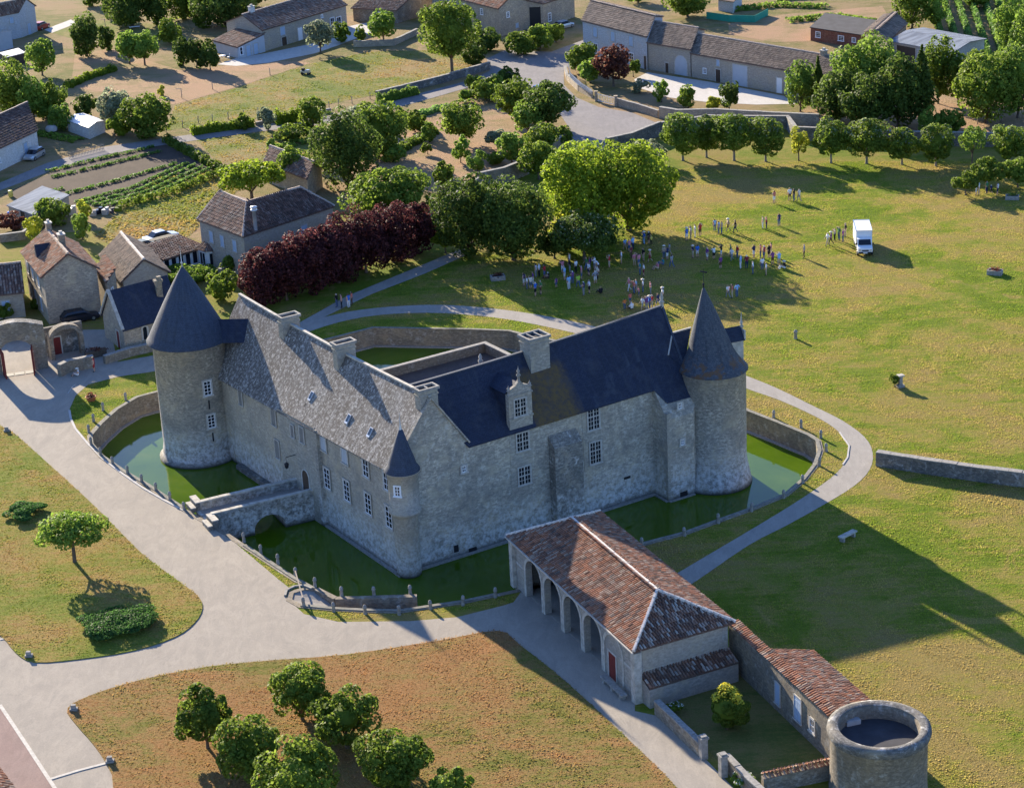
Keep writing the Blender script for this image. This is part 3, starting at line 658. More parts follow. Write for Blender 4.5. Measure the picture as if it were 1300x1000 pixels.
# ------------------------------------------------------------------ bridge over the moat
A = G(509, 730, WZ); B = G(831, 627, WZ); L0 = G(296, 585, WZ)
U = (B - A).normalized(); V = (L0 - A).normalized()
NL = Vector((V.y, -V.x, 0)); NL = NL if NL.dot(U) < 0 else -NL        # outward from the bridge front
NR = Vector((U.y, -U.x, 0)); NR = NR if NR.dot(V) < 0 else -NR        # outward from the long front on the right
def CP(u, v, z): p = A + U * u + V * v; return Vector((p.x, p.y, z))
b1 = G(390, 617, .1); b0a, b0b = G(271, 668, .0), G(258, 640, .0)
bd = ((PL(A, L0, 390, 615)) - (G(262, 656, 0))); bd.z = 0; blen = bd.length; bd.normalize(); bn = Vector((-bd.y, bd.x, 0))
if bn.y > 0: bn = -bn                                                  # towards the viewer
bs = G(262, 656, 0)                                                    # middle of the roadway at the bank
hw = 1.75
br = thing('stone_bridge', 'stone arched bridge with parapets crossing the moat to the castle door', 'bridge', (bs.x, bs.y, 0))
m = MB()
f0 = bs + bn * hw
fb = Vector((f0.x, f0.y, 0)); ua, ub = ((PL(fb, fb + bd, *p_) - fb).dot(bd) for p_ in ((325, 688), (363, 670))); za_ = PL(fb, fb + bd, 343, 651).z
arch = [(ua, ub, -1.7, min(-.45, za_) + 1.7)]; print('arch', ua, ub, za_, blen)
outline_prism(m, Vector((f0.x, f0.y, 0)), bd, bn, arch_outline(-.4, blen + .4, -3.2, .1, arch, 14), 2 * hw)
m.build('deck', 'patched_stone', br)
m = MB(); mid = bs + bd * blen / 2; m.box((mid.x, mid.y, .125), (blen + .2, 2 * hw - .75, .05), math.atan2(bd.y, bd.x)); m.build('roadway', 'path_gravel', br)
for sgn in (1, -1):
    m = MB(); c = bs + bd * blen / 2 + bn * (hw - .19) * sgn
    m.box((c.x, c.y, .5), (blen + .1, .37, .79), math.atan2(bd.y, bd.x)); pr = m.build('parapet', 'patched_stone', br)
    m = MB(); k = int(blen / .9)
    for j in range(k):
        q = bs + bd * (blen * (j + .5) / k) + bn * (hw - .19) * sgn; m.box((q.x, q.y, .95 + random.uniform(-.01, .01)), (blen / k - .02, .45, .12), math.atan2(bd.y, bd.x))
    m.build('coping', 'pale_stone', pr)
    # splayed end block with a bench step
    m = MB(); q = bs - bd * .15 + bn * (hw + .55) * sgn; m.box((q.x, q.y, .42), (.55, 1.7, .86), math.atan2(bd.y, bd.x)); q2 = q - bd * .5; m.box((q2.x, q2.y, .2), (.45, 1.6, .4), math.atan2(bd.y, bd.x)); eb = m.build('end_block', 'dark_rubble', br)
    m = MB(); m.box((q.x, q.y, .91), (.62, 1.78, .1), math.atan2(bd.y, bd.x)); m.box((q2.x, q2.y, .44), (.5, 1.66, .08), math.atan2(bd.y, bd.x)); m.build('coping', 'pale_stone', eb)
# ------------------------------------------------------------------ the castle
ch = thing('castle', 'moated stone castle with two slate roofed wings and round corner towers', 'castle', flat(A, 0))
LB = (B - A).length; LL = (L0 - A).length
uz = lambda x, y: PL(A, B, x, y)
e1, e2 = uz(594, 561), uz(831, 488)
uE1, uE2 = (e1 - A).dot(U), (e2 - A).dot(U)
WR = 8.0                                                   # depth of the right wing
slopeE = (e2.z - e1.z) / (uE2 - uE1)
ez = lambda u: e1.z + (u - uE1) * slopeE
rA = flat(A + V * (WR / 2)); rB = flat(B + V * (WR / 2))
r1, r2 = PL(rA, rB, 522, 490), PL(rA, rB, 839, 390)
ur1, ur2 = (r1 - rA).dot(U), (r2 - rA).dot(U)
uend = LB + 5.0
Z0 = -3.2
WLw = uE1                                                   # width of the left wing = foot of its gable
gap = uz(546, 505); ga_u, ga_z = (gap - A).dot(U), gap.z
eLz0 = PL(A, L0, 495, 592).z; eLz1 = PL(A, L0, 290, 480).z
lA = CP(ga_u, 0, 0); lB = CP(ga_u, LL, 0)
rl0, rl1 = PL(lA, lB, 545, 503), PL(lA, lB, 304, 374)
vl1 = (rl1 - lA).dot(V)
print('castle', 'LB', LB, 'LL', LL, 'e', e1.z, e2.z, 'ridgeR', r1.z, r2.z, ur1, ur2, 'gable', ga_u, ga_z, 'eL', eLz0, eLz1, 'ridgeL', rl0.z, rl1.z, vl1)
# walls of the right wing
m = MB()
def wall_quad(m, p, q, z0p, z0q, z1p, z1q, mi=0): m.poly([(p.x, p.y, z0p), (q.x, q.y, z0q), (q.x, q.y, z1q), (p.x, p.y, z1p)], mi)
fr = [CP(0, 0, Z0), CP(LB, 0, Z0), CP(LB, 0, ez(LB)), CP(uE1, 0, ez(uE1)), CP(ga_u, 0, ga_z), CP(0, 0, eLz0)]
m.poly(fr)
bk = [CP(LB, WR, Z0), CP(WLw, WR, Z0), CP(WLw, WR, ez(WLw)), CP(LB, WR, ez(LB))]; m.poly(bk)
m.poly([CP(LB, 0, Z0), CP(LB, WR, Z0), CP(LB, WR, ez(LB)), CP(LB, WR / 2, r2.z - .1), CP(LB, 0, ez(LB))])
m.build('wall', 'castle_stone', ch)
# rubble courses at the water: low plinth
m = MB(); m.box((*(CP(LB / 2 - .2, 0, 0) + NR * .0).xy, WZ + .05), (LB + .3, .7, .18), math.atan2(U.y, U.x)); m.build('plinth', 'post_stone', ch)
# walls of the left wing: render near the corner, stonework beyond, each a wall of its own
vS = 13.6                                                  # where the bridge bay starts
eL = lambda v: eLz0 + (eLz1 - eLz0) * v / LL
m = MB()
m.poly([CP(0, vS, Z0), CP(0, 0, Z0), CP(0, 0, eL(0)), CP(0, vS, eL(vS))]); m.build('wall', 'render_stone', ch)
m = MB(); pr = .35
f = lambda v, z: CP(0, v, z) + NL * pr
m.poly([f(vS + 7.2, Z0), f(vS, Z0), f(vS, eL(vS) - .1), f(vS + 7.2, eL(vS + 7.2) - .1)])
m.poly([f(vS, Z0), CP(0, vS, Z0), CP(0, vS, eL(vS)), f(vS, eL(vS) - .1)]); m.poly([CP(0, vS + 7.2, Z0), f(vS + 7.2, Z0), f(vS + 7.2, eL(vS + 7.2) - .1), CP(0, vS + 7.2, eL(vS + 7.2))])
m.build('wall', 'ashlar', ch)
m = MB(); m.poly([CP(0, LL + 1, Z0), CP(0, vS + 7.2, Z0), CP(0, vS + 7.2, eL(vS + 7.2)), CP(0, LL + 1, eL(LL + 1))])
vE = max(vl1, LL + 3)
m.poly([CP(WLw, WR, Z0), CP(WLw, vE, Z0), CP(WLw, vE, eL(vE)), CP(WLw, WR, eL(WR))])
m.poly([CP(WLw, vE, Z0), CP(0, vE, Z0), CP(0, vE, eL(LL)), CP(ga_u, vE, rl1.z), CP(WLw, vE, eL(LL))]); m.build('wall', 'render_stone', ch)
m = MB(); c = CP(0, LL * .8, 0) + NL * .1; m.box((c.x, c.y, WZ - .2), (9.0, 1.1, 1.3), math.atan2(V.y, V.x)); m.build('plinth', 'dark_rubble', ch)
m = MB(); c = CP(0, vS / 2, 0); m.box((c.x, c.y, WZ + .05), (vS, .65, .18), math.atan2(V.y, V.x)); m.build('plinth', 'post_stone', ch)
m = MB(); c = CP(0, vS - .25, 0) + NL * .15; m.box((c.x, c.y, (eL(vS) + Z0) / 2 - .15), (.5, .5, eL(vS) - Z0), math.atan2(V.y, V.x)); m.build('pilaster', 'tower_stone', ch)

# roofs (a sagging ridge, courses of slate)
def roof_patch(m, lo, hi, n=14, sag=.0, th=.12, mi=0):
    """lo, hi: lists of matching points along the eave and the ridge (2 ends each)"""
    up = []; dn = []
    K = 5
    for k in range(n + 1):
        t = k / n; a = Vector(lo[0]).lerp(Vector(lo[1]), t); b = Vector(hi[0]).lerp(Vector(hi[1]), t)
        b.z -= sag * 4 * t * (1 - t)
        row = []
        for j in range(K + 1):
            s = j / K; p = a.lerp(b, s); p.z -= .13 * math.sin(math.pi * s) * (1 - t ** 6); row.append(p)
        up.append(row)
    nrm = (Vector(lo[1]) - Vector(lo[0])).cross(Vector(hi[0]) - Vector(lo[0]))
    ids = [[m.add([p])for p in row] for row in up]
    for k in range(n):
        for j in range(K):
            f = (ids[k][j], ids[k + 1][j], ids[k + 1][j + 1], ids[k][j + 1]); m.face(f if nrm.z > 0 else f[::-1], mi)
    # thickness at the eave and the verges
    for k in range(n):
        a, b = up[k][0], up[k + 1][0]; d = Vector((0, 0, -th)); f = [a + d, b + d, b, a]; m.poly(f if nrm.z > 0 else f[::-1], mi)
    for row, fl in ((up[0], False), (up[-1], True)):
        for j in range(K):
            d = Vector((0, 0, -th)); f = [row[j], row[j + 1], row[j + 1] + d, row[j] + d]; m.poly(f, mi); 
ov = .35
def eR(u, o=0):                                             # eave of the right wing pushed out by o
    p = CP(u, 0, ez(u)) ; run = (WR / 2); dz = (r1.z + (r2.z - r1.z) * (u - ur1) / (ur2 - ur1) - ez(u)) / run
    q = p - V * o; q.z = ez(u) - dz * o + .13; return q
rr = lambda u: CP(u, WR / 2, r1.z + (r2.z - r1.z) * (u - ur1) / (ur2 - ur1) + .13)
nrm_r = (eR(25) - eR(8)).cross(rr(8) - eR(8)).normalized()
bay1, bay2 = PN(eR(20), nrm_r, 848, 512), PN(eR(20), nrm_r, 881, 503)
uBv = (bay1 - A)
m = MB()
ur2x = ur2 + .1
roof_patch(m, (eR(uE1 - .1, ov), eR(LB, ov)), (rr(ga_u), rr(LB)), 16, .22)
# the front slope runs on past the wall end, down over the bay to the tower
q0, q1, q2, q3 = eR(LB, ov), bay1, bay2, rr(ur2x)
m.poly([q0, q1, q2 + U * .25, q3, rr(LB)])
i_ = [eR(uE1 - .1, 0), eR(LB, 0)]
bo = lambda u: CP(u, WR + ov, ez(u) - .3)
roof_patch(m, (bo(ur2x), bo(WLw - .2)), (rr(ur2x), rr(ga_u)), 12, .22)
def mossy():
    uA = A.dot(U); u0, u1 = (uz(655, 540) - A).dot(U) + 1.9, (uz(728, 520) - A).dot(U) + .6
    return slate('mossy_slate', (.03, .04, .068), (.021, .028, .052), moss=(U, uA, u0, u1))
MATS['mossy_slate'] = mossy
m.build('roof', 'mossy_slate', ch)
m = MB()
pts = [rr(ga_u + (ur2x - ga_u) * k / 16) - Vector((0, 0, .22 * 4 * (k / 16) * (1 - k / 16))) for k in range(17)]
for a, b in zip(pts, pts[1:]): m.beam(a, b, .28, .16)
m.build('ridge_cap', 'slate_grey', ch)
m = MB(); e = rr(ur2x)
for a, b in zip([e, q3.lerp(q2, .5)], [q3.lerp(q2, .5), q2]): m.beam(a + Vector((0, 0, .05)), b + Vector((0, 0, .05)), .22, .16)
m.beam(q0 + Vector((0, 0, .02)), q1 + Vector((0, 0, .02)), .15, .12)
m.build('verge', 'slate_grey', ch)
# left wing roof, old grey slate
eLp = lambda v, o=0: CP(-o, v, eL(v) - o * .9 + .05)
rz = lambda v: rl0.z + (rl1.z - rl0.z) * v / vl1
rLp = lambda v: CP(ga_u, v, rz(v) + .05)
bLp = lambda v, o=0: CP(WLw + o, v, eL(v) - o * .9 + .05)
m = MB()
roof_patch(m, (eLp(vl1, .45), eLp(.02, .4)), (rLp(vl1), rLp(.02)), 24, .28)
roof_patch(m, (bLp(.02 + WR * .25, .0), bLp(vl1, .3)), (rLp(.02), rLp(vl1)), 16, .28)
m.build('roof', 'old_slate', ch)
m = MB()
pts = [rLp(vl1 * k / 20) - Vector((0, 0, .28 * 4 * (k / 20) * (1 - k / 20) - .02)) for k in range(21)]
for a, b in zip(pts, pts[1:]): m.beam(a, b, .3, .16)
m.build('ridge_cap', 'pale_stone', ch)
m = MB(); a, b, c = CP(-.3, -.05, eLz0 - .2), CP(ga_u, -.05, ga_z + .05), CP(WLw + .1, -.05, ez(WLw))
for p, q in ((a, b), (b, c)): m.beam(p, q, .3, .14)
m.build('verge', 'tower_stone', ch)
m = MB()                                                     # strip of red tiles along the gable verge
tile_faces(m, [eLp(1.0, .1), eLp(.12, .1), rLp(.12), rLp(1.0)] if False else [eLp(.95, -.9) + Vector((0, 0, .02)), eLp(.12, -.9) + Vector((0, 0, .02)), rLp(.12) - Vector((0, 0, 1.6)) - U * 1.05, rLp(.95) - Vector((0, 0, 1.6)) - U * 1.05], .22, .35); m.build('verge_tile', 'tile_brown', ch, 'stuff')

# chimneys: shaft, cap and flue openings
def chimney(parent, base, top_c, w, d, zb, zt, az, mat='ashlar', flues=2, waist=True):
    m = MB(); m.box((top_c.x, top_c.y, (zb + zt) / 2), (w, d, zt - zb), az)
    if waist: m.box((top_c.x, top_c.y, zb + (zt - zb) * .3), (w + .16, d + .16, .14), az); m.box((top_c.x, top_c.y, zt - .42), (w + .14, d + .14, .12), az)
    o = m.build('chimney', mat, parent)
    c = MB(); cs, sn = math.cos(az), math.sin(az)
    W, D, t = w + .3, d + .3, .2                                # a rim with open flues
    for x, y, a, b in ((0, D / 2 - t / 2, W, t), (0, -D / 2 + t / 2, W, t), (W / 2 - t / 2, 0, t, D - 2 * t - .004), (-W / 2 + t / 2, 0, t, D - 2 * t - .004)):
        c.box((top_c.x + x * cs - y * sn, top_c.y + x * sn + y * cs, zt + .12), (a, b, .24), az)
    for k in range(1, flues):
        x = -W / 2 + W * k / flues; c.box((top_c.x + x * cs, top_c.y + x * sn, zt + .1), (.14, D - 2 * t - .01, .2), az)
    c.build('chimney_cap', 'post_stone', o)
    f = MB(); f.box((top_c.x, top_c.y, zt + .015), (W - 2 * t + .02, D - 2 * t + .02, .03), az); f.build('flue', 'iron', o)
    return o
azU, azV = math.atan2(U.y, U.x), math.atan2(V.y, V.x)
def on_ridge(x, y): p = PL(lA, lB, x, y); return (p - lA).dot(V), p.z
v1_, z1_ = on_ridge(366, 402); v2_, z2_ = on_ridge(436, 436); v3_, z3_ = on_ridge(541, 494)
print('chim', v1_, z1_, v2_, z2_, v3_, z3_)
chimney(ch, None, CP(ga_u, v1_, 0), 1.8, .95, 8.5, z1_, azU, 'ashlar', 1)
chimney(ch, None, CP(ga_u, v2_, 0), 1.9, .9, 8.5, z2_, azU, 'ashlar', 1)
chimney(ch, None, CP(ga_u, .62, 0), 1.75, .9, 8.5, z3_, azU, 'ashlar', 2)
pc = PL(CP(0, WR / 2 - .6, 0), CP(10, WR / 2 - .6, 0), 680, 428); uc = (pc - A).dot(U); print('big chimney', uc, pc.z)
chimney(ch, None, CP(uc, WR / 2 - .45, 0), 2.05, 1.7, 9.6, pc.z, azU, 'ashlar', 3)
# skylights on the old roof
nl = (eLp(0, 0) - eLp(20, 0)).cross(rLp(10) - eLp(10)).normalized()
for x, y in ((395, 503), (442, 532), (470, 549)):
    p = PN(eLp(10), nl if nl.z > 0 else -nl, x, y); m = MB(); s = (rLp(10) - eLp(10)).normalized()
    m.beam(p - s * .45 + Vector((0, 0, .02)), p + s * .45 + Vector((0, 0, .02)), .5, .16); o = m.build('skylight', 'zinc', ch)
    m = MB(); m.beam(p - s * .33 + Vector((0, 0, .09)), p + s * .33 + Vector((0, 0, .09)), .36, .1); m.build('pane', 'glass', o)
for x, y in ((386, 518),):
    p = PN(eLp(10), nl, x, y); m = MB(); m.beam(p - s * .5, p + s * .5, .2, .1); m.build('roof_vent', 'iron', ch)

# left round tower
tc = G(255, 575, WZ); RT = 3.55; ztE = HT(tc + Vector((0, -RT, 0)), 443)
print('left tower eave', ztE)
prof = [(RT + .55, Z0), (RT + .5, WZ + .25), (RT + .2, WZ + .32), (RT + .12, WZ + .9), (RT, WZ + 1.6), (RT, ztE - .25), (RT + .12, ztE - .22), (RT + .14, ztE)]
m = MB(); m.lathe(tc.xy, prof, 64); tw = m.build('tower', 'tower_stone', ch)
ap = PL(tc, tc + Vector((1, 0, 0)), 231, 338)
m = MB(); hc = ap.z - ztE
prof = [(RT + .52, ztE - .16), (RT + .52, ztE - .05), (RT + .28, ztE + .3)] + [((RT + .05) * (1 - t) ** .9 + .03, ztE + .75 + (hc - .75) * t) for t in (.0, .15, .3, .45, .6, .75, .88, .96)] + [(.07, ap.z)]
m.lathe(tc.xy, prof, 64, 0, True, (ap.x - tc.x, 0)); m.build('tower_roof', 'slate_grey', tw)
m = MB(); m.lathe((ap.x, tc.y), [(.16, ap.z - .5), (.1, ap.z - .1), (.05, ap.z + .2), (.14, ap.z + .35), (.04, ap.z + .5), (.03, ap.z + 1.3), (.005, ap.z + 2.1)], 10); m.build('finial', 'zinc', tw)
# right round tower
tr = G(907, 609, WZ); RR = 3.05; zrE = HT(tr + Vector((0, -RR, 0)), 480)
ap2 = PL(tr, tr + Vector((1, 0, 0)), 893, 364); print('right tower eave', zrE, ap2)
m = MB(); m.lathe(tr.xy, [(RR + .55, Z0), (RR + .5, WZ + .1), (RR + .4, WZ + .5), (RR + .12, WZ + 1.9), (RR, WZ + 2.6), (RR, zrE - .3), (RR + .1, zrE - .25), (RR + .12, zrE)], 64); tw2 = m.build('tower', 'tower_stone', ch)
hc = ap2.z - zrE
m = MB(); prof = [(RR + .2, zrE - .14), (RR + .2, zrE), (RR - .18, zrE + .42), (RR - .62, zrE + 1.05), (RR - .98, zrE + 1.8)] + [((RR - 1.2) * (1 - t) ** .95 + .04, zrE + 2.5 + (hc - 2.5) * t) for t in (.0, .25, .5, .75, .92)] + [(.06, ap2.z)]
m.lathe(tr.xy, prof, 64, 0, True, (ap2.x - tr.x, 0)); m.build('tower_roof', 'lichen_slate', tw2)
m = MB(); m.lathe((ap2.x, tr.y), [(.14, ap2.z - .4), (.06, ap2.z + .1), (.14, ap2.z + .25), (.03, ap2.z + .4), (.025, ap2.z + 1.5), (.004, ap2.z + 1.9)], 10); m.beam((ap2.x - .3, tr.y, ap2.z + 1.5), (ap2.x + .35, tr.y, ap2.z + 1.35), .04, .14); m.build('finial', 'iron', tw2)
# dormer on the right tower's outer side
dn = Vector((.93, .36, 0)).normalized(); dt = Vector((-dn.y, dn.x, 0)); dc = tr + dn * (RR - .75); zt = zrE + 2.5
m = MB(); m.box((*(dc - dn * .2).xy, zrE + 1.05), (1.5, 1.3, 2.5), math.atan2(dn.y, dn.x)); do = m.build('dormer', 'pale_stone', tw2)
m = MB()
g0 = [dc + dn * .62 + dt * .85, dc + dn * .62 - dt * .85, dc - dn * 1.9 + dt * .85, dc - dn * 1.9 - dt * .85]; rgz = zt + 1.0
P = lambda p, z: (p.x, p.y, z)
rA_, rB_ = dc + dn * .62, dc - dn * 1.9
m.poly([P(g0[1], zt - .2), P(g0[0], zt - .2), P(rA_, rgz)]); m.poly([P(g0[0], zt - .2), P(g0[2], zt - .2), P(rB_, rgz), P(rA_, rgz)]); m.poly([P(g0[3], zt - .2), P(g0[1], zt - .2), P(rA_, rgz), P(rB_, rgz)])
m.build('dormer_roof', 'slate', do) if False else m.build('dormer_roof', 'slate', tw2)
m = MB(); q = dc + dn * .68; m.lathe(q.xy, [(.16, zt - .2), (.13, zt + .8), (.24, zt + .9), (.1, zt + 1.05), (.16, zt + 1.3), (.07, zt + 1.5), (.02, zt + 2.3)], 8); m.box((*(q + dn * -.02).xy, zt + .25), (.16, 1.5, .9), math.atan2(dn.y, dn.x)); m.build('finial', 'pale_stone', tw2)
# link roof between the wing and the right tower
upn = nrm_r if nrm_r.z > 0 else -nrm_r
kv, lw = PN(eR(20), nrm_r, 852, 424) + upn * .22, PN(eR(20), nrm_r, 847, 452) + upn * .22
LK = max(2.0, (flat(tr) - flat(kv)).dot(U)); kv1, lw1 = kv + U * LK, lw + U * LK; up_ = V * .6 - Vector((0, 0, .35)); lw1 = lw1 - (kv - lw).normalized() * 1.9; bk_ = V * 1.8 - Vector((0, 0, 2.2))
m = MB(); m.poly([lw, lw1, kv1, kv]); m.poly([kv1 + up_, kv + up_, kv, kv1]); m.poly([kv1 + up_ + bk_, kv + up_ + bk_, kv + up_, kv1 + up_]); m.poly([lw, kv, kv - upn * .3, lw - upn * .3]); m.poly([lw, lw - upn * .3, lw1 - upn * .3, lw1])
m.build('link_roof', 'slate', ch)
m = MB(); m.beam(kv + Vector((0, 0, .03)), kv1 + Vector((0, 0, .03)), .18, .12); m.beam(lw + upn * .03, kv + upn * .03, .13, .09); m.build('verge', 'pale_trim', ch)
m = MB(); dn_ = Vector((0, 0, .1))
def drop(m, p, q, z=Z0): m.poly([P(p, z), P(q, z), q - dn_, p - dn_])
drop(m, q2, q3); kb0, kb1 = kv + up_ - U * .9, kv1 + up_; m.poly([P(kb0, Z0), P(kb1, Z0), kb1 - dn_, kb0 - dn_]); e4 = bo(ur2x); drop(m, q3, e4); m.build('end_wall', 'castle_stone', ch)  # end gable, plus an added unseen wall under the link blocking a sun leak
# bay beside the right tower
Bc, Bd = G(849, 637, WZ), G(881, 627, WZ)
zpl = lambda p: eR(20).z - ((p.x - eR(20).x) * nrm_r.x + (p.y - eR(20).y) * nrm_r.y) / nrm_r.z - .1
m = MB(); bb = [flat(B), flat(Bc), flat(Bd) + U * .1, flat(Bd) + V * 1.0 + U * 1.3, flat(B) + V * 1.2]
m.prism(bb, Z0, lambda k: zpl(bb[k])); m.build('bay', 'castle_stone', ch)
m = MB()
for p, q in ((B, Bc), (Bc, Bd)): m.beam((p.x, p.y, WZ + .04), (q.x, q.y, WZ + .04), .5, .16)
m.build('plinth', 'post_stone', ch)

# dressed corner stones of the bay
for k in range(26):
    z = WZ + .6 + k * .43
    if z > bay1.z - .9: break
    m = MB(); w_, l_ = (.62, .34) if k % 2 else (.36, .56); dA, dB = (flat(B) - flat(Bc)).normalized(), (flat(Bd) - flat(Bc)).normalized(); o_ = flat(Bc) - (dA + dB) * .025
    m.prism([o_, o_ + dA * w_, o_ + dA * w_ + dB * .02, o_ + dA * .02 + dB * .02, o_ + dB * l_ + dA * .02, o_ + dB * l_], z, z + .4); m.build('quoin', 'ashlar', ch)
# corner turret
tu = CP(.8, -.12, 0); RU = 1.33
z_e = HT(tu + Vector((0, -RU, 0)), 603); apu = PL(tu, tu + Vector((1, 0, 0)), 508, 538); zlow = HT(tu + Vector((0, -RU, 0)), 655); print('turret', z_e, apu.z, zlow)
m = MB(); m.lathe(tu.xy, [(RU - .25, Z0), (RU - .25, zlow - .5), (RU - .1, zlow - .3), (RU + .1, zlow - .05), (RU + .1, zlow + .12), (RU, zlow + .16), (RU, z_e - .2), (RU + .1, z_e - .15), (RU + .1, z_e)], 32); tt = m.build('turret', 'render_stone', ch)
m = MB(); hc = apu.z - z_e
m.lathe(tu.xy, [(RU + .22, z_e - .06), (RU + .22, z_e + .02), (RU - .08, z_e + .45)] + [((RU - .22) * (1 - t) ** 1.1 + .05, z_e + .8 + (hc - .8) * t) for t in (0, .3, .6, .85)], 32, 0, True, ((apu.x - tu.x) * .85, 0)); m.build('turret_roof', 'slate_grey', tt)
m = MB(); qx = tu.x + (apu.x - tu.x) * .85; m.lathe((qx, tu.y), [(.24, apu.z - 1.3), (.1, apu.z - .2), (.06, apu.z), (.015, apu.z + 1.0)], 10); m.build('turret_cap', 'zinc', tt)
m = MB(); m.lathe(tu.xy, [(RU + .02, z_e - .2), (RU + .24, z_e - .12), (RU + .24, z_e - .07)], 32); m.build('cornice', 'pale_trim', tt)

# buttress shaft on the long front
bu = [((uz(x, 650) - A).dot(U)) for x in (700, 735)]; bzt = PL(flat(A) + NR * .9, flat(B) + NR * .9, 715, 566).z
m = MB(); c = CP((bu[0] + bu[1]) / 2, 0, 0) + NR * .45; wB = bu[1] - bu[0]
m.prism([CP(bu[0], 0, 0) + NR * 1.0, CP(bu[1], 0, 0) + NR * 1.0, CP(bu[1], 0, 0), CP(bu[0], 0, 0)], Z0, lambda k: bzt if k < 2 else bzt + .95); m.build('buttress', 'patched_stone', ch)
# pale stone bays round the windows, window by window from the photograph
def panel(P, Q, px, n, mat='pale_stone', proud=.03, name='dressed_stone'):
    pts = [PL(P, Q, x, y) + n * proud for x, y in px]; mm = MB(); bk = [p - n * (proud + .05) for p in pts]
    i = mm.add(pts); j = mm.add(bk); N = len(pts); mm.face([i + k for k in range(N)]); 
    for k in range(N): q = (k + 1) % N; mm.face((i + k, j + k, j + q, i + q))
    return mm.build(name, mat, ch)
panel(A, B, [(650, 630), (676, 622), (676, 536), (646, 546)], NR, 'ashlar'); panel(A, B, [(742, 598), (767, 590), (765, 511), (738, 519)], NR, 'ashlar')
def win_px(px, w, h, cols, rows, style, P=A, Q=B, n=NR, proud=.05, label=None): 
    p = PL(P, Q, *px); p.z -= h / 2; return window(ch, p, n, w, h, cols, rows, style, label=label, proud=proud)
win_px((663, 560), 1.25, 1.7, 4, 4, 'cross'); win_px((665.5, 603), 1.25, 1.7, 4, 4, 'cross')
win_px((753, 531), 1.25, 2.1, 4, 5, 'cross'); win_px((755.5, 574), 1.2, 2.1, 4, 5, 'cross')
win_px((588.5, 595), .42, .55, 2, 2, 'stone'); 
for p_ in ((799, 555),):
    p = uz(*p_); m = MB(); m.lathe((0, 0), [(.0, 0), (.22, .0), (.34, .02), (.36, 0)][1:], 16); o = m.build('round_opening', 'pale_trim', ch)
    o.data.transform(Matrix.Translation(p + NR * .03 - ORG[ch.name]) @ NR.to_track_quat('Z', 'Y').to_matrix().to_4x4())
    m = MB(); m.lathe((0, 0), [(.0001, 0), (.22, .001)], 16); o2 = m.build('shadow_hole', 'iron', o); o2.data.transform(Matrix.Translation(p + NR * .035 - ORG[ch.name]) @ NR.to_track_quat('Z', 'Y').to_matrix().to_4x4())
for (x, y), w, h in (((579, 696), .45, .65), ((600, 698), .8, .5), ((796, 606), .7, .22)):
    p = uz(x, y) + NR * .03; m = MB(); m.box(p, (w, .08, h), azU); m.build('drain_opening', 'iron', ch)
bayN = Vector(((Bd - Bc).y, -(Bd - Bc).x, 0)).normalized(); bayN = bayN if bayN.y < 0 else -bayN
for (x, y), w, h in (((863, 515), .4, .5), ((866, 561), .35, .5)): p = PL(Bc, Bd, x, y); p.z -= h / 2; window(ch, p, bayN, w, h, 2, 2, 'stone', proud=.03)
p = PL(Bc, Bd, 868, 627) + bayN * .03; m = MB(); m.box(p, (.8, .06, .55), math.atan2((Bd - Bc).y, (Bd - Bc).x)); m.build('drain_opening', 'iron', ch)
# stone dormer
P0_ = flat(A) + NR * .12; Q0_ = flat(B) + NR * .12
dl, dr = PL(P0_, Q0_, 647, 542), PL(P0_, Q0_, 676, 532); dz0 = min(dl.z, dr.z) - .3; dtop = PL(P0_, Q0_, 660, 498).z; dap = PL(P0_, Q0_, 659, 482).z
du = (dr - dl); du.z = 0; dw = du.length; du.normalize()
cm = MB(); c = (dl + dr) / 2 - NR * 1.45; cm.box((c.x, c.y, (dz0 + dtop) / 2 - .03), (dw - .12, 2.0, dtop - dz0 - .06), azU)
m = MB(); c = (dl + dr) / 2 - NR * .2
m.box((c.x, c.y, (dz0 + dtop) / 2), (dw, .5, dtop - dz0), azU)
outline_prism(m, flat((dl + dr) / 2) + NR * .05, du, NR, [(-dw / 2, dtop - .001), (dw / 2, dtop - .001), (dw * .42, dtop + .5), (dw * .16, dtop + .75), (0, dap), (-dw * .16, dtop + .75), (-dw * .42, dtop + .5)], .3)
for z in (dtop - .12, dz0 + .95): m.box((*((dl + dr) / 2 + NR * .03).xy, z), (dw + .16, .22, .14), azU)
dm = m.build('dormer', 'ashlar', ch); cm.build('dormer_cheek', 'slate', dm)
m = MB(); q = (dl + dr) / 2 - NR * .05
for off, zb, hgt in ((0, dap - .2, 1.5), (-dw * .46, dtop, .9), (dw * .46, dtop, .9)):
    c = q + du * off; m.lathe(c.xy, [(.14, zb), (.1, zb + hgt * .3), (.22, zb + hgt * .42), (.09, zb + hgt * .55), (.15, zb + hgt * .68), (.05, zb + hgt * .8), (.015, zb + hgt)], 8)
m.build('pinnacle', 'post_stone', dm)
m = MB(); c0 = (dl + dr) / 2 - NR * .3; h2 = du * (dw / 2 + .15); back = -NR * 4.2; zt2 = dtop + .1; zr2 = dap - .3
c1 = c0 + back
m.poly([P(c0 - h2, zt2), P(c1 - h2, zt2), P(c1, zr2), P(c0, zr2)][::-1]); m.poly([P(c1 + h2, zt2), P(c0 + h2, zt2), P(c0, zr2), P(c1, zr2)][::-1]); m.build('dormer_roof', 'slate', dm)
w_ = window(ch, PL(P0_, Q0_, 660, 516.5) - Vector((0, 0, .8)), NR, 1.2, 1.6, 4, 4, 'cross', proud=.06)
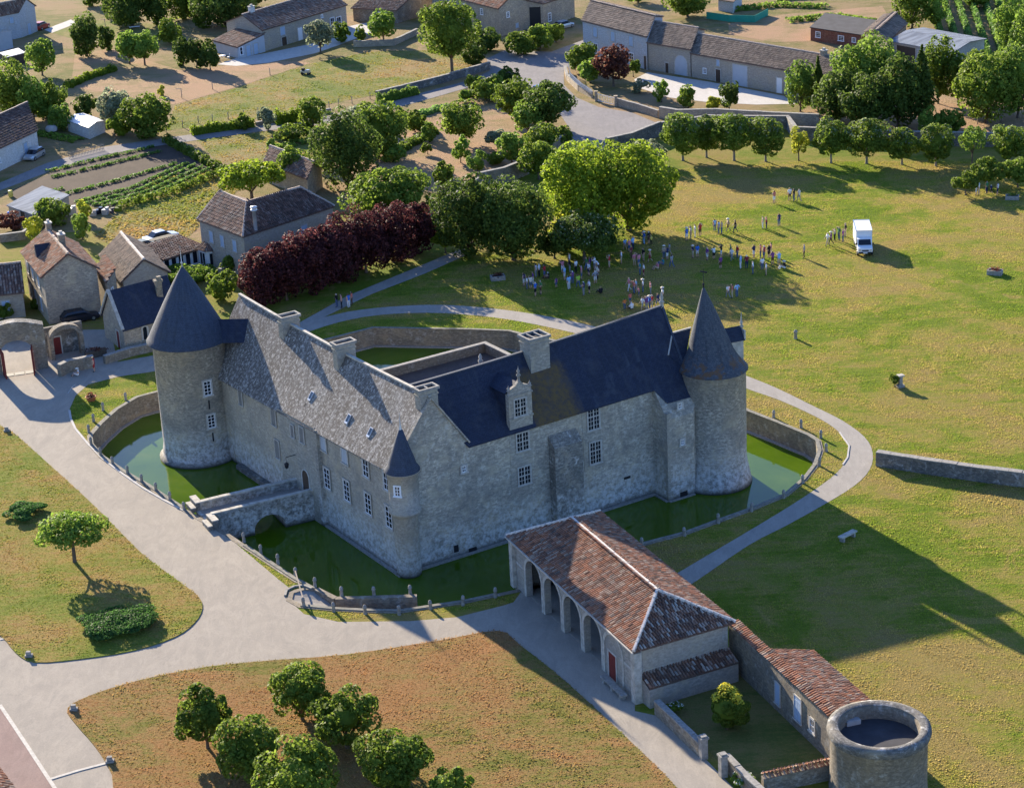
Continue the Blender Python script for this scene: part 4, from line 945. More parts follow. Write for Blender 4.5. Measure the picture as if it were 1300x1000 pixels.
# windows of the bridge front
for px in ((411, 561), (438, 577), (465, 594), (491.5, 611)): win_px(px, .95, 1.6, 2, 3, 'stone_shut' if px[0] < 440 else 'stone', A, L0, NL)
for px in ((416, 607), (441, 622.5), (468, 639), (494.5, 656)): win_px(px, 1.0, 1.95, 2, 4, 'stone', A, L0, NL)
Af, Lf = flat(A) + NL * pr + Vector((0, 0, WZ)), flat(L0) + NL * pr + Vector((0, 0, WZ))
win_px((384, 552), .75, 1.5, 2, 4, 'blind', Af, Lf, NL); win_px((372, 547), .55, 1.2, 2, 3, 'blind', Af, Lf, NL)
for px, w, h in (((306, 504), .7, 1.6), ((348, 529), .85, 1.7), ((353, 570), .85, 1.8)): win_px(px, w, h, 2, 4, 'blind', A, L0, NL)
p = PL(Af, Lf, 389, 615); p.z = .12; d_ = door(ch, p, NL, 1.25, 2.4, 'door_brown', True); 
q = PL(Af, Lf, 375, 577); m = MB(); m.beam(q, q + NL * 1.0, .05, .05); m.beam(q + NL * 1.0, q + NL * 1.0 - Vector((0, 0, .5)), .03, .03); c = q + NL * 1.0
m.lathe(c.xy, [(.03, q.z - 1.15), (.17, q.z - 1.0), (.22, q.z - .62), (.05, q.z - .5)], 8); m.build('lantern', 'iron', ch)
p = G(511, 628, 0); qq = tu + (Vector((-.25, -.97, 0))) * (RU); qq = PL(tu + Vector((0, -RU, 0)), tu + Vector((1, -RU, 0)), 510, 624); nn = Vector((-.35, -.94, 0)).normalized(); window(ch, Vector((*(tu + nn * RU).xy, qq.z - .45)), nn, .5, .9, 2, 3, 'plain', proud=-.02)
# windows of the left tower, slits below
for x, y, h in ((262.5, 495, 1.45), (267.5, 537, 1.35)):
    qq = PL(tc + Vector((0, -RT, 0)), tc + Vector((1, -RT, 0)), x, y); n_ = Vector(((qq.x - tc.x), -math.sqrt(max(.1, RT ** 2 - (qq.x - tc.x) ** 2)), 0)).normalized()
    window(ch, Vector((*(tc + n_ * RT).xy, qq.z - h / 2)), n_, .75, h, 2, 4, 'stone', proud=.0)
    c = tc + n_ * (RT + .0); m = MB(); m.box((c.x, c.y, qq.z - h / 2 - 1.0), (.14, .1, .9), math.atan2(n_.y, n_.x) + math.pi / 2); m.build('arrow_slit', 'iron', ch)

# courtyard terrace behind the wings
ct = G(616, 434, 1.1); cu, cv = None, None
d0 = ct - A; den = U.x * V.y - U.y * V.x; cu = (d0.x * V.y - d0.y * V.x) / den; cv = (U.x * d0.y - U.y * d0.x) / den; print('court', cu, cv)
m = MB(); m.prism([CP(WLw, WR - .5, 0), CP(LB - 2, WR - .5, 0), CP(LB - 2, WR + .5, 0), CP(cu, WR + 3, 0), CP(cu, cv, 0), CP(WLw, cv, 0)], Z0, .05); m.build('terrace', 'castle_stone', ch)
m = MB(); m.prism([CP(WLw + .02, WR, 0), CP(cu - .35, WR, 0), CP(cu - .35, cv - .35, 0), CP(WLw + .02, cv - .35, 0)], .06, .1); m.build('court_floor', 'court_earth', ch)
m = MB()
for a, b in ((CP(WLw, cv - .2, 0), CP(cu, cv - .2, 0)), (CP(cu - .2, cv - .42, 0), CP(cu - .2, WR + .1, 0))): m.beam((a.x, a.y, .55), (b.x, b.y, .55), .4, 1.0)
pq = m.build('parapet', 'rubble', ch)
m = MB()
for a, b in ((CP(WLw, cv - .2, 0), CP(cu + .05, cv - .2, 0)), (CP(cu - .2, cv - .46, 0), CP(cu - .2, WR + .1, 0))): m.beam((a.x, a.y, 1.11), (b.x, b.y, 1.11), .5, .11)
m.build('coping', 'post_stone', pq)
q = PL(rA + V * 2.6, rB + V * 2.6, 610, 458); m = MB(); m.lathe(q.xy, [(.3, q.z - 2.5), (.16, q.z - .2), (.24, q.z + .05), (.1, q.z + .2), (.18, q.z + .4), (.04, q.z + .7)], 8); m.build('pinnacle', 'pale_stone', ch)
q = CP(ur2x, WR / 2, 0); m = MB(); zq = r2.z; m.lathe(q.xy, [(.25, zq - .3), (.16, zq + .4), (.28, zq + .5), (.1, zq + .7), (.18, zq + .9), (.03, zq + 1.5)], 8); m.build('pinnacle', 'pale_stone', ch)
# slate link between left tower and left wing
ka = CP(ga_u * .35, LL + .6, 0); l0 = flat(tc); l1 = CP(ga_u * .9, LL - .2, 0); zk = PL(tc, tc + Vector((1, 0, 0)), 292, 403).z; hf = (l1 - l0).normalized(); hf = Vector((-hf.y, hf.x, 0)) * 1.6
m = MB(); m.poly([P(l0 - hf, zk - 1.9), P(l1 - hf, zk - 1.9), P(l1, zk), P(l0, zk)]); m.poly([P(l1 + hf, zk - 1.9), P(l0 + hf, zk - 1.9), P(l0, zk), P(l1, zk)]); m.build('link_roof', 'slate', ch)
# ------------------------------------------------------------------ the open hall with its tiled roof
ZE = 4.55
h1, h2, h3, h4 = (flat(G(x, y, ZE)) for x, y in ((645, 680), (805, 826), (932, 789), (754, 647)))    # eave corners: far left, near left, near right, far right
HX = (h2 - h1).normalized(); HY = (h3 - h2).normalized()
hl = (h2 - h1).length; hw_ = ((h3 - h2).length + (h4 - h1).length) / 2
hp = lambda a, s, z: Vector((h1.x + HX.x * a + HY.x * s, h1.y + HX.y * a + HY.y * s, z))
HN = Vector((HX.y, -HX.x, 0)); HN = HN if HN.dot(HY) < 0 else -HN
HE = Vector((HY.y, -HY.x, 0)); HE = HE if HE.dot(HX) > 0 else -HE
ov = .3
hall = thing('open_hall', 'long arcaded stone hall with a mottled red tiled roof beside the moat', 'hall', hp(hl / 2, hw_ / 2, 0))
def on_hall(x, y): p = PL(hp(0, ov, 0), hp(hl, ov, 0), x, y); return (p - hp(0, ov, 0)).dot(HX), p.z
# arches measured along the front: 4 open, one blind
ar = []
for xa, xb, yb in ((676, 690, 760), (700, 713, 783), (723, 737, 806), (747, 760, 830)):
    pass
L = hl - 2 * ov
front = hp(ov, ov, 0)
wid, pier = 3.0, .62
a0 = 2.35
arcs = [(a0 + k * (wid + pier), a0 + k * (wid + pier) + wid, 2.45, 1.35) for k in range(4)]
blind0 = arcs[-1][1] + pier
m = MB(); outline_prism(m, front, HX, HN, arch_outline(0, L, -.3, ZE - .05, arcs, 14), .55); m.build('arcade_wall', 'hall_stone', hall)
for k, (a, b, s_, r_) in enumerate(arcs):                    # dressed arch rings and piers
    m = MB(); c, h = (a + b) / 2, (b - a) / 2; n = 14; wv = .3
    inn = [(c + h * math.cos(math.pi - math.pi * j / n), s_ + r_ * math.sin(math.pi * j / n)) for j in range(n + 1)]
    out = [(c + (h + wv) * math.cos(math.pi - math.pi * j / n), s_ + (r_ + wv) * math.sin(math.pi * j / n)) for j in range(n + 1)]
    outline_prism(m, front + HN * .05, HX, HN, [(a - wv, 0), (a - .002, 0)] + [(x - .0, z) for x, z in inn][0:] + [(b + .002, 0), (b + wv, 0)] + out[::-1], .1)
    m.build('arch', 'pale_stone', hall)
a, b = blind0, blind0 + 2.9
m = MB(); c, h = (a + b) / 2, (b - a) / 2; n = 14
inn = [(c + h * math.cos(math.pi - math.pi * j / n), 2.45 + 1.35 * math.sin(math.pi * j / n)) for j in range(n + 1)]
out = [(c + (h + .3) * math.cos(math.pi - math.pi * j / n), 2.45 + 1.65 * math.sin(math.pi * j / n)) for j in range(n + 1)]
outline_prism(m, front + HN * .06, HX, HN, [(a - .3, 0), (a, 0)] + inn + [(b, 0), (b + .3, 0)] + out[::-1], .1); m.build('arch', 'pale_stone', hall)
door(hall, front + HX * (c - .2), HN, 1.2, 2.2, 'door_red')
m = MB(); outline_prism(m, front + HN * .03, HX, HN, [(L - 2.6, 2.3), (L - .1, 2.3), (L - .1, 2.5), (L - 2.6, 2.5)], .08); m.build('string_course', 'pale_trim', hall)
m = MB(); outline_prism(m, front + HN * .03, HX, HN, [(.02, 2.3), (1.8, 2.3), (1.8, 2.48), (.02, 2.48)], .08); m.build('string_course', 'pale_trim', hall)
for q in (hp(ov + .02, ov + .02, 0), hp(hl - ov - .02, ov + .02, 0)):
    m = MB(); m.box((q.x + HN.x * .02, q.y + HN.y * .02, ZE / 2 - .15), (.62, .62, ZE - .3), math.atan2(HX.y, HX.x)); m.build('quoin', 'pale_stone', hall)
m = MB()
def wq(p, q, z0=-.3, z1=ZE - .05, t=.5):
    p, q = flat(p), flat(q); m.beam((p.x, p.y, (z0 + z1) / 2), (q.x, q.y, (z0 + z1) / 2), t, z1 - z0)
wq(hp(hl - ov - .27, ov + .4, 0), hp(hl - ov - .27, hw_ - ov, 0)); m.build('end_wall', 'tan_render', hall)
m = MB(); wq(hp(ov + .27, ov + .4, 0), hp(ov + .27, hw_ - ov, 0), -2.6); m.build('end_wall', 'hall_stone', hall)
m = MB(); wq(hp(ov, hw_ - ov - .27, 0), hp(hl - ov, hw_ - ov - .27, 0)); m.build('back_wall', 'hall_stone', hall)
m = MB(); c = hp(hl / 2, hw_ / 2, .025); m.box((c.x, c.y, .03), (hl - 1.2, hw_ - 1.2, .04), math.atan2(HX.y, HX.x)); m.build('floor', 'drive_gravel', hall)
m = MB(); wq(hp(blind0 - .3, ov + .4, 0), hp(blind0 - .3, hw_ - ov, 0)); m.build('partition', 'hall_stone', hall)
bq = hp(ov + arcs[0][0] + 1.5, hw_ - ov - .55, .05); door(hall, bq, HN, 2.2, 2.6, 'door_red'); door(hall, bq + HX * 3.6, HN, 2.2, 2.6, 'door_red')
# roof: two long slopes and two hips
rise = 1.95; hipn, hipf = 4.2, 3.6
zr_ = ZE + rise
e = lambda a, s: hp(a, s, ZE - .0)
R0, R1 = hp(hipf, hw_ / 2, zr_), hp(hl - hipn, hw_ / 2, zr_)
E1, E2, E3, E4 = e(-.1, -.15), e(hl + .15, -.15), e(hl + .15, hw_ + .15), e(-.1, hw_ + .15)
faces = ([E1, E2, R1, R0], [E2, E3, R1], [E3, E4, R0, R1], [E4, E1, R0])
m = MB()
for f_ in faces: m.poly(f_)
m.poly([p - Vector((0, 0, .12)) for p in (E4, E3, E2, E1)])
for p, q in ((E1, E2), (E2, E3), (E3, E4), (E4, E1)): m.poly([p - Vector((0, 0, .12)), q - Vector((0, 0, .12)), q, p])
rf = m.build('roof', 'tile_dark', hall)
m = MB()
for f_ in (faces[0], faces[2], faces[3]): tile_faces(m, f_, .235, .4, .075)
m.build('roof_tile', 'tile_red', rf, 'stuff')
m = MB(); tile_faces(m, faces[1], .235, .4, .085); m.build('roof_tile', 'tile_pied', rf, 'stuff')
m = MB()
for p, q in ((R0, R1), (E2, R1), (E3, R1), (E1, R0), (E4, R0)): ridge_tiles(m, p + Vector((0, 0, .08)), q + Vector((0, 0, .08)), .27, .11, .45)
m.build('ridge_tile', 'ridge_white', rf, 'stuff')
m = MB(); m.beam(E1 - Vector((0, 0, .08)) + HN * .06, E2 - Vector((0, 0, .08)) + HN * .06, .12, .1); m.build('gutter', 'pale_trim', rf)
# the lean-to against the near end
zlt, zlb = 2.25, 1.7
k0, k1 = hp(hl - ov + .02, .6, 0), hp(hl - ov + .02, hw_ - .2, 0)
lt = [P(k0 + HE * 1.35, zlb), P(k1 + HE * 1.35, zlb), P(k1, zlt), P(k0, zlt)]; lt = [Vector(p) for p in lt]
m = MB(); m.poly(lt); m.poly([p - Vector((0, 0, .12)) for p in lt[::-1]]); m.poly([lt[0] - Vector((0, 0, .12)), lt[1] - Vector((0, 0, .12)), lt[1], lt[0]]); lr = m.build('lean_to_roof', 'tile_dark', hall)
m = MB(); tile_faces(m, lt, .25, .42, .09); m.build('roof_tile', 'tile_pied', lr, 'stuff')
m = MB(); a_, b_ = k0 + HE * 1.12 + HY * .25, k1 + HE * 1.12; m.beam((a_.x, a_.y, .72), (b_.x, b_.y, .72), .3, 1.65)
a2 = k0 + HY * .22; m.build('lean_to_wall', 'hall_stone', hall)
m = MB(); m.prism([k0 + HY * .02, k0 + HE * 1.3 + HY * .02, k0 + HE * 1.3 + HY * .4, k0 + HY * .4], -.1, lambda k: (zlt, zlb, zlb, zlt)[k] - .14); m.build('lean_to_wall', 'hall_stone', hall)

# stone bench in front of the hall
bb = front + HX * (L - 2.4) + HN * .75
bn_ = thing('stone_bench', 'long grey stone bench along the foot of the arcaded hall front', 'bench', (bb.x, bb.y, 0))
m = MB(); m.box((bb.x, bb.y, .42), (3.6, .5, .12), math.atan2(HX.y, HX.x)); m.build('seat', 'post_stone', bn_)
for s_ in (-1.4, 0, 1.4):
    m = MB(); q = bb + HX * s_; m.box((q.x, q.y, .19), (.3, .42, .36), math.atan2(HX.y, HX.x)); m.build('leg', 'post_stone', bn_)

# ------------------------------------------------------------------ garden walls, outbuilding, round tower by the hall
gw = G(928, 846, 0); gw2 = G(1053, 966, 0)
gtop = 3.6
gd = (gw2 - gw); gd.z = 0; glen = gd.length; gd.normalize(); gn = Vector((gd.y, -gd.x, 0)); gn = gn if gn.x < 0 else -gn
w1 = thing('garden_wall', 'tall stone wall with tiled coping between the hall and the squat round tower', 'wall', (gw.x, gw.y, 0))
m = MB(); q = gw + gd * glen / 2 - gn * .3; m.box((q.x, q.y, gtop / 2 - .1), (glen + .6, .6, gtop + .2), math.atan2(gd.y, gd.x)); m.build('wall', 'rubble', w1)
m = MB(); cA, cB = gw - gn * .0 + Vector((0, 0, gtop)), gw2 + Vector((0, 0, gtop)); tile_faces(m, [cA + gn * .12, cB + gn * .12, cB - gn * .62 + Vector((0, 0, .28)), cA - gn * .62 + Vector((0, 0, .28))], .26, .4, .09); m.build('coping_tile', 'tile_red', w1, 'stuff')
wnp = gw + gd * (glen * .70)
window(w1, (wnp.x, wnp.y, .9), gn, 1.0, 1.9, 2, 2, 'shut', proud=.02)
wnp = gw + gd * (glen * .5); window(w1, (wnp.x, wnp.y, .7), gn, .7, 1.7, 2, 2, 'shut', proud=.02)
wnp = gw + gd * (glen * .84); window(w1, (wnp.x, wnp.y, 1.1), gn, .6, 1.0, 2, 2, 'stone', proud=.02)
# outbuilding behind that wall: one tiled slope away from the garden
ob = thing('outbuilding', 'low outbuilding with a mottled tile roof behind the tall garden wall', 'outbuilding', (gw2.x, gw2.y, 0))
o1, o2 = G(959, 832, 3.5), G(1081, 886, 3.0); o0, o3 = gw + gd * 4.9 - gn * .6 + Vector((0, 0, 3.75)), gw + gd * (glen - .3) - gn * .6 + Vector((0, 0, 3.75))
sN = -gn; wdt = 3.8
q1, q2 = flat(o0) + sN * wdt, flat(o3) + sN * wdt
q1.z = q2.z = 2.7
m = MB(); m.prism([flat(o0) + sN * .02, flat(o3) + sN * .02, flat(o3) + sN * (wdt - .3), flat(o0) + sN * (wdt - .3)], -.2, lambda k: (3.62, 3.62, 2.6, 2.6)[k]); m.build('wall', 'rubble', ob)
m = MB(); fc = [q2, q1, o0, o3]; m.poly(fc); rr_ = m.build('roof', 'tile_dark', ob)
m = MB(); tile_faces(m, fc, .25, .4, .08); m.build('roof_tile', 'tile_red', rr_, 'stuff')
# squat round tower
tq = G(1116, 922, 4.7); TRr = abs((G(1180, 925, 4.7) - G(1050, 925, 4.7)).length) / 2; tq = flat(tq)
rt = thing('round_tower', 'squat round stone tower with an open flat roof terrace at the wall end', 'tower', (tq.x, tq.y, 0))
m = MB(); m.lathe(tq.xy, [(TRr - .05, -.3), (TRr - .12, .8), (TRr - .15, 4.0), (TRr - .02, 4.15), (TRr + .06, 4.5), (TRr, 4.72), (TRr - .3, 4.82), (TRr - .62, 4.72), (TRr - .7, 4.3), (TRr - .7, 3.55)], 64)
m.build('wall', 'rubble', rt)
m = MB(); m.lathe(tq.xy, [(TRr + .0, 4.16), (TRr + .11, 4.5), (TRr + .05, 4.78), (TRr - .3, 4.9), (TRr - .66, 4.76)], 64); m.build('parapet_coping', 'dark_rubble', rt)
m = MB(); n = 40; m.poly([(tq.x + (TRr - .65) * math.cos(2 * math.pi * k / n), tq.y + (TRr - .65) * math.sin(2 * math.pi * k / n), 3.72) for k in range(n)]); m.build('terrace_floor', 'roof_felt', rt)
q = G(1081, 914, 3.9); m = MB(); m.box((q.x, q.y, 3.88), (1.05, .8, .34), .3); sk = m.build('skylight', 'concrete', rt); m = MB(); m.box((q.x, q.y, 4.06), (.9, .66, .05), .3); m.build('pane', 'zinc', sk)
q = G(1140, 906, 3.9); m = MB(); m.lathe(q.xy, [(.09, 3.7), (.09, 4.0), (.16, 4.05), (.02, 4.16)], 8); m.build('vent_pipe', 'concrete', rt)
# low garden wall along the lane with gate posts
def low_wall(name, px, h, th, mat, label, cop='post_stone', z=0, tile=None):
    p = [G(x, y, z) for x, y in px]; t_ = thing(name, label, 'wall', (p[0].x, p[0].y, z))
    m = MB(); c = MB()
    for k, (a, b) in enumerate(zip(p, p[1:])):
        d = (b - a).normalized() * (th / 2 - .01); a2, b2 = a - d * (k > 0), b + d * (k < len(p) - 2)
        m.beam((a2.x, a2.y, z + h / 2 - .1 + k * .0007), (b2.x, b2.y, z + h / 2 - .1 + k * .0007), th, h + .2)
        n_ = max(1, int((b - a).length / 1.1))
        if tile is None:
            for j in range(n_):
                u, v = a2.lerp(b2, (j + .01) / n_), a2.lerp(b2, (j + .99) / n_); zz = z + h + .04 + random.uniform(-.02, .025) + k * .0007
                c.beam((u.x, u.y, zz), (v.x, v.y, zz), th + .08 + random.uniform(-.03, .03), .1)
        else:
            nn = Vector((-(b2 - a2).y, (b2 - a2).x, 0)).normalized()
            for sg in (1, -1):
                q = [Vector((*(a2 + nn * sg * (th / 2 + .12)).xy, z + h)), Vector((*(b2 + nn * sg * (th / 2 + .12)).xy, z + h)), Vector((*b2.xy, z + h + .25)), Vector((*a2.xy, z + h + .25))]
                tile_faces(c, q, .26, .3, .08)
    m.build('wall', mat, t_); c.build('coping' if tile is None else 'coping_tile', cop if tile is None else tile, t_, 'stuff')
    return t_
low_wall('garden_wall', [(834, 906), (890, 960)], 1.15, .4, 'rubble', 'low weathered garden wall along the lane from the hall to the gate posts')
low_wall('garden_wall', [(922, 975), (950, 1004), (990, 1040)], 1.1, .4, 'rubble', 'short low garden wall continuing below the second gate post')
low_wall('garden_wall', [(968, 1006), (1060, 986)], 1.25, .45, 'rubble', 'low tile capped wall running up to the squat round tower', tile='tile_red')
for (x, y), lab in (((893, 962), 'upper grey stone gate post of the small shaded garden'), ((918, 985), 'lower grey stone gate post of the small shaded garden')):
    p = G(x, y, 0); m = MB(); m.box((p.x, p.y, .8), (.5, .5, 1.7), math.atan2(gd.y, gd.x)); m.box((p.x, p.y, 1.7), (.64, .64, .14), math.atan2(gd.y, gd.x)); m.box((p.x, p.y, 1.82), (.44, .44, .1), math.atan2(gd.y, gd.x))
    tag(m.build('gate_post', 'post_stone'), lab, 'gate post')
# long low wall on the right lawn
t_ = low_wall('field_wall', [(1113, 590), (1180, 601), (1250, 611), (1420, 632)], 1.35, .6, 'dark_rubble', 'long low grey stone wall standing free on the open right lawn')
# corner of a tiled roof at the lower left
cr = thing('shed', 'corner of a pink tiled roof at the bottom left edge', 'shed', (G(0, 1000, 0).x, G(0, 1000, 0).y, 0))
q = [G(22, 1004, 2.6), G(-8, 966, 2.6), G(-60, 990, 3.9), G(-40, 1050, 3.9)]
m = MB(); m.prism([flat(p) for p in q], -.1, lambda k: q[k].z - .15); m.build('wall', 'tan_render', cr); m = MB(); tile_faces(m, q, .24, .4, .09); m.poly(q if (q[1] - q[0]).cross(q[2] - q[0]).z > 0 else q[::-1]); m.build('roof', 'tile_red', cr, 'stuff')
# ------------------------------------------------------------------ village houses
class Bld:
    """house from three surveyed foot corners: left, nearest, right; ridge along the left face ('L') or along the right face ('R')"""
    def __init__(s, name, label, cat, Lp, Cp, Rp, ze, zr, ridge, wall, roof, over=.35, hip0=0, hip1=0, tw=.3, tl=.5, zb=0, mono=0, skew=.5, ridge_mat='ridge_tan', tiles_=True):
        gz = lambda p: flat(G(p[0], p[1], p[2] if len(p) > 2 else 0))
        l, c, r = gz(Lp), gz(Cp), gz(Rp)
        s.c = c; s.root = thing(name, label, cat, (c.x, c.y, 0)); s.ze = ze
        a, b = (l - c, r - c) if ridge == 'L' else (r - c, l - c)        # a along the ridge, b across
        s.A, s.B = a.length, b.length; ta, tb = a.normalized(), b.normalized(); s.ta, s.tb = ta, tb
        P3 = lambda u, v, z: Vector((c.x + ta.x * u + tb.x * v, c.y + ta.y * u + tb.y * v, z)); s.P = P3
        A_, B_ = s.A, s.B
        s.na = Vector((tb.y, -tb.x, 0)); s.na = s.na if s.na.dot(ta) < 0 else -s.na     # outward from the u=0 face
        s.nb = Vector((ta.y, -ta.x, 0)); s.nb = s.nb if s.nb.dot(tb) < 0 else -s.nb     # outward from the v=0 face
        m = MB()
        rv = B_ * skew
        if mono: m.prism([P3(0, 0, 0), P3(A_, 0, 0), P3(A_, B_, 0), P3(0, B_, 0)], zb - .2, lambda k: (ze, ze, zr, zr)[k] - .08)
        else:
            m.prism([P3(0, 0, 0), P3(A_, 0, 0), P3(A_, B_, 0), P3(0, B_, 0)], zb - .2, ze - .05)
            for u, h in ((0, hip0), (A_, hip1)):
                if not h: m.poly([P3(u, .02, ze - .06), P3(u, B_ - .02, ze - .06), P3(u, rv, zr - .12)])
        m.build('wall', wall, s.root)
        o = over; k1 = (zr - ze) / rv; k2 = (zr - ze) / (B_ - rv) if not mono else 0
        u0, u1 = -o * .7, A_ + o * .7
        if mono:
            kk = (zr - ze) / B_; fcs = [[P3(u0, -o, ze - o * kk), P3(u1, -o, ze - o * kk), P3(u1, B_ + .1, zr + .1 * kk), P3(u0, B_ + .1, zr + .1 * kk)]]; rid = []
        else:
            e00, e10 = P3(u0, -o, ze - o * k1), P3(u1, -o, ze - o * k1); e01, e11 = P3(u0, B_ + o, ze - o * k2), P3(u1, B_ + o, ze - o * k2)
            r0, r1 = P3(hip0 if hip0 else u0, rv, zr), P3(A_ - hip1 if hip1 else u1, rv, zr)
            fcs = [[e00, e10, r1, r0], [e11, e01, r0, r1]]
            rid = [(r0, r1)]
            if hip0: fcs.append([e01, e00, r0]); rid += [(e00, r0), (e01, r0)]
            if hip1: fcs.append([e10, e11, r1]); rid += [(e10, r1), (e11, r1)]
        s.faces = fcs
        m = MB()
        for f in fcs:
            n = (f[1] - f[0]).cross(f[2] - f[0]); f2 = f if n.z > 0 else f[::-1]
            m.poly(f2); d = Vector((0, 0, -.13)); m.poly([p + d for p in f2[::-1]])
            for p, q in zip(f2, f2[1:] + f2[:1]): m.poly([p + d, q + d, q, p])
        base = dict(tile_red='tile_dark', tile_brown='tile_dark', tile_grey='tile_dark', tile_dark='tile_dark').get(roof, roof)
        rt_ = m.build('roof', base, s.root); s.roof = rt_
        if tiles_ and roof.startswith('tile'):
            m = MB()
            for f in fcs:
                n = (f[1] - f[0]).cross(f[2] - f[0]).normalized(); n = n if n.z > 0 else -n
                if n.dot(CAMP - f[0]) > 0: tile_faces(m, f, tw, tl, .08)
            if m.f: m.build('roof_tile', roof, rt_, 'stuff')
        if rid and ridge_mat:
            m = MB()
            for p, q in rid: ridge_tiles(m, p + Vector((0, 0, .07)), q + Vector((0, 0, .07)), .34, .14, .5)
            m.build('ridge_tile', ridge_mat, rt_, 'stuff')
    def face(s, side): return (s.P(0, 0, 0), s.tb, s.na, s.B) if side == 'a' else (s.P(0, 0, 0), s.ta, s.nb, s.A)
    def win(s, side, f, z, w=.9, h=1.3, style='plain', cols=2, rows=3):
        o, t, n, L = s.face(side); p = o + t * (L * f); p.z = z; return window(s.root, p, n, w, h, cols, rows, style)
    def door(s, side, f, w=1.0, h=2.1, mat='door_brown', z=.02, arch=False):
        o, t, n, L = s.face(side); p = o + t * (L * f); p.z = z; return door(s.root, p, n, w, h, mat, arch)
    def chimney(s, u, v, zt, w=.8, d=.6, mat='tan_render'):
        p = s.P(s.A * u, s.B * v, 0); m = MB(); az = math.atan2(s.ta.y, s.ta.x)
        m.box((p.x, p.y, (s.ze + zt) / 2), (w, d, zt - s.ze), az); o = m.build('chimney', mat, s.root)
        m = MB(); m.box((p.x, p.y, zt + .05), (w + .2, d + .2, .12), az); m.box((p.x, p.y, zt + .26), (w * .5, d * .5, .3), az); m.build('chimney_cap', 'pale_trim', o)

# upper left
b = Bld('house', 'pale blue grey gabled house with a blue door at the top left corner', 'house', (-40, 62), (28, 48), (48, 40), 5.0, 6.8, 'L', 'blue_render', 'tile_brown')
b = Bld('house', 'pale gabled house end with a tan roof at the top left corner', 'house', (-18, 55), (27, 47), (62, 20), 4.2, 6.0, 'R', 'blue_render', 'tile_brown') if False else b
b.win('a', .5, .05, 1.1, 2.1, 'whiteshut' if False else 'shut', 2, 2); b.win('b', .15, 3.0, .8, 1.2, 'shut', 2, 2); b.door('b', .3, 1.0, 2.0, 'shutter_grey')
b = Bld('plank_shed', 'grey plank lean-to shed at the left edge before the pale house', 'shed', (-25, 72), (-4, 66), (17, 61), 3.2, 3.6, 'R', 'shutter_grey', 'zinc', mono=1, tiles_=False, over=.15)
b = Bld('open_shed', 'small open garden shed with a pale flat metal roof', 'shed', (2, 82), (10, 86), (33, 80), 1.9, 2.1, 'R', 'dark_timber', 'zinc', mono=1, tiles_=False, over=.15)
b = Bld('house', 'white house with a dark red tiled roof and silver car alongside', 'house', (-70, 252), (50, 193), (30, 160), 3.4, 5.6, 'L', 'white_render', 'tile_dark', tw=.3)
b.win('b', .14, .3, 1.0, 2.0, 'shut', 2, 2); b.win('b', .43, 1.2, .7, .7, 'plain', 1, 1)
b = Bld('garden_shed', 'white metal garden shed with a pale pitched roof beside the lane', 'shed', (87, 167), (114, 177), (134, 168), 1.85, 2.2, 'L', 'white_render', 'zinc', tiles_=False, over=.12, ridge_mat=None)
# the long house
b = Bld('long_house', 'long pale stone house with brown tiled roof and white terrace in front', 'house', (290, 55), (335, 66), (441, 33), 4.0, 5.9, 'R', 'tan_render', 'tile_brown', tw=.32, tl=.5)
for f, z, w, h, st in ((.23, 1.9, 1.2, 1.5, 'shut'), (.56, 1.1, .9, .9, 'plain'), (.64, 1.0, .9, 1.1, 'plain'), (.82, .9, 1.1, 1.4, 'plain'), (.90, .3, 1.2, 1.8, 'whiteshut' if False else 'plain'), (.7, 2.9, .45, .5, 'plain')): b.win('b', f, z, w, h, st, 2, 2)
b.door('b', .43, 1.2, 2.3, 'white_paint'); b.door('b', .24, 1.3, 1.5, 'door_brown')
b.chimney(.1, .5, 6.9, 1.0, .7, 'white_render'); long_house = b
b = Bld('lean_to', 'low annex with a brown lean-to roof at the end of the long house', 'annex', (272, 66), (303, 75), (337, 66), 2.1, 3.2, 'L', 'shutter_grey', 'tile_brown', mono=1, over=.2)
b.win('a', .12, .6, .6, 1.3, 'plain', 1, 2); b.door('a', .38, 1.0, 1.9, 'shutter_blue'); b.door('a', .66, 1.0, 1.9, 'shutter_blue')
# top middle
b = Bld('barn', 'brown stone barn at the top edge left of the big walnut tree', 'barn', (449, 27), (505, 30), (550, 16), 2.6, 4.6, 'L', 'rubble', 'tile_brown')
b.door('b', .35, 2.0, 1.9, 'white_paint')
b = Bld('stone_house', 'tall stone house with small windows at the top edge by the crossroads', 'house', (550, 24), (635, 47), (671, 37), 5.2, 7.0, 'L', 'village_stone', 'tile_red')
b.win('a', .3, 3.1, .6, .9); b.win('a', .6, .8, .7, .8, 'shut', 2, 2); b.win('b', .25, 3.2, .7, 1.0); b.win('b', .5, 3.2, .8, 1.1, 'plain'); b.win('b', .75, 3.2, .8, 1.1); b.win('b', .45, .8, .8, 1.2, 'plain'); b.door('b', .7, 1.0, 2.1, 'shutter_grey')
b = Bld('car_port', 'dark open barn bay with a stone side wall at the top edge', 'barn', (671, 37), (690, 36), (730, 22), 4.5, 5.2, 'R', 'village_stone', 'tile_brown', mono=1)
m = MB(); p = b.P(0, 0, 0); q = b.P(0, b.B, 0); outline_prism(m, flat(p) + b.na * .03, b.tb, b.na, [(.4, 0), (b.B - .3, 0), (b.B - .3, 3.9), (.4, 3.9)], .05); m.build('opening', 'iron', b.root); b.win('b', .2, .9, .8, 1.4)  # near-black panel on solid wall paints the shade inside the bay
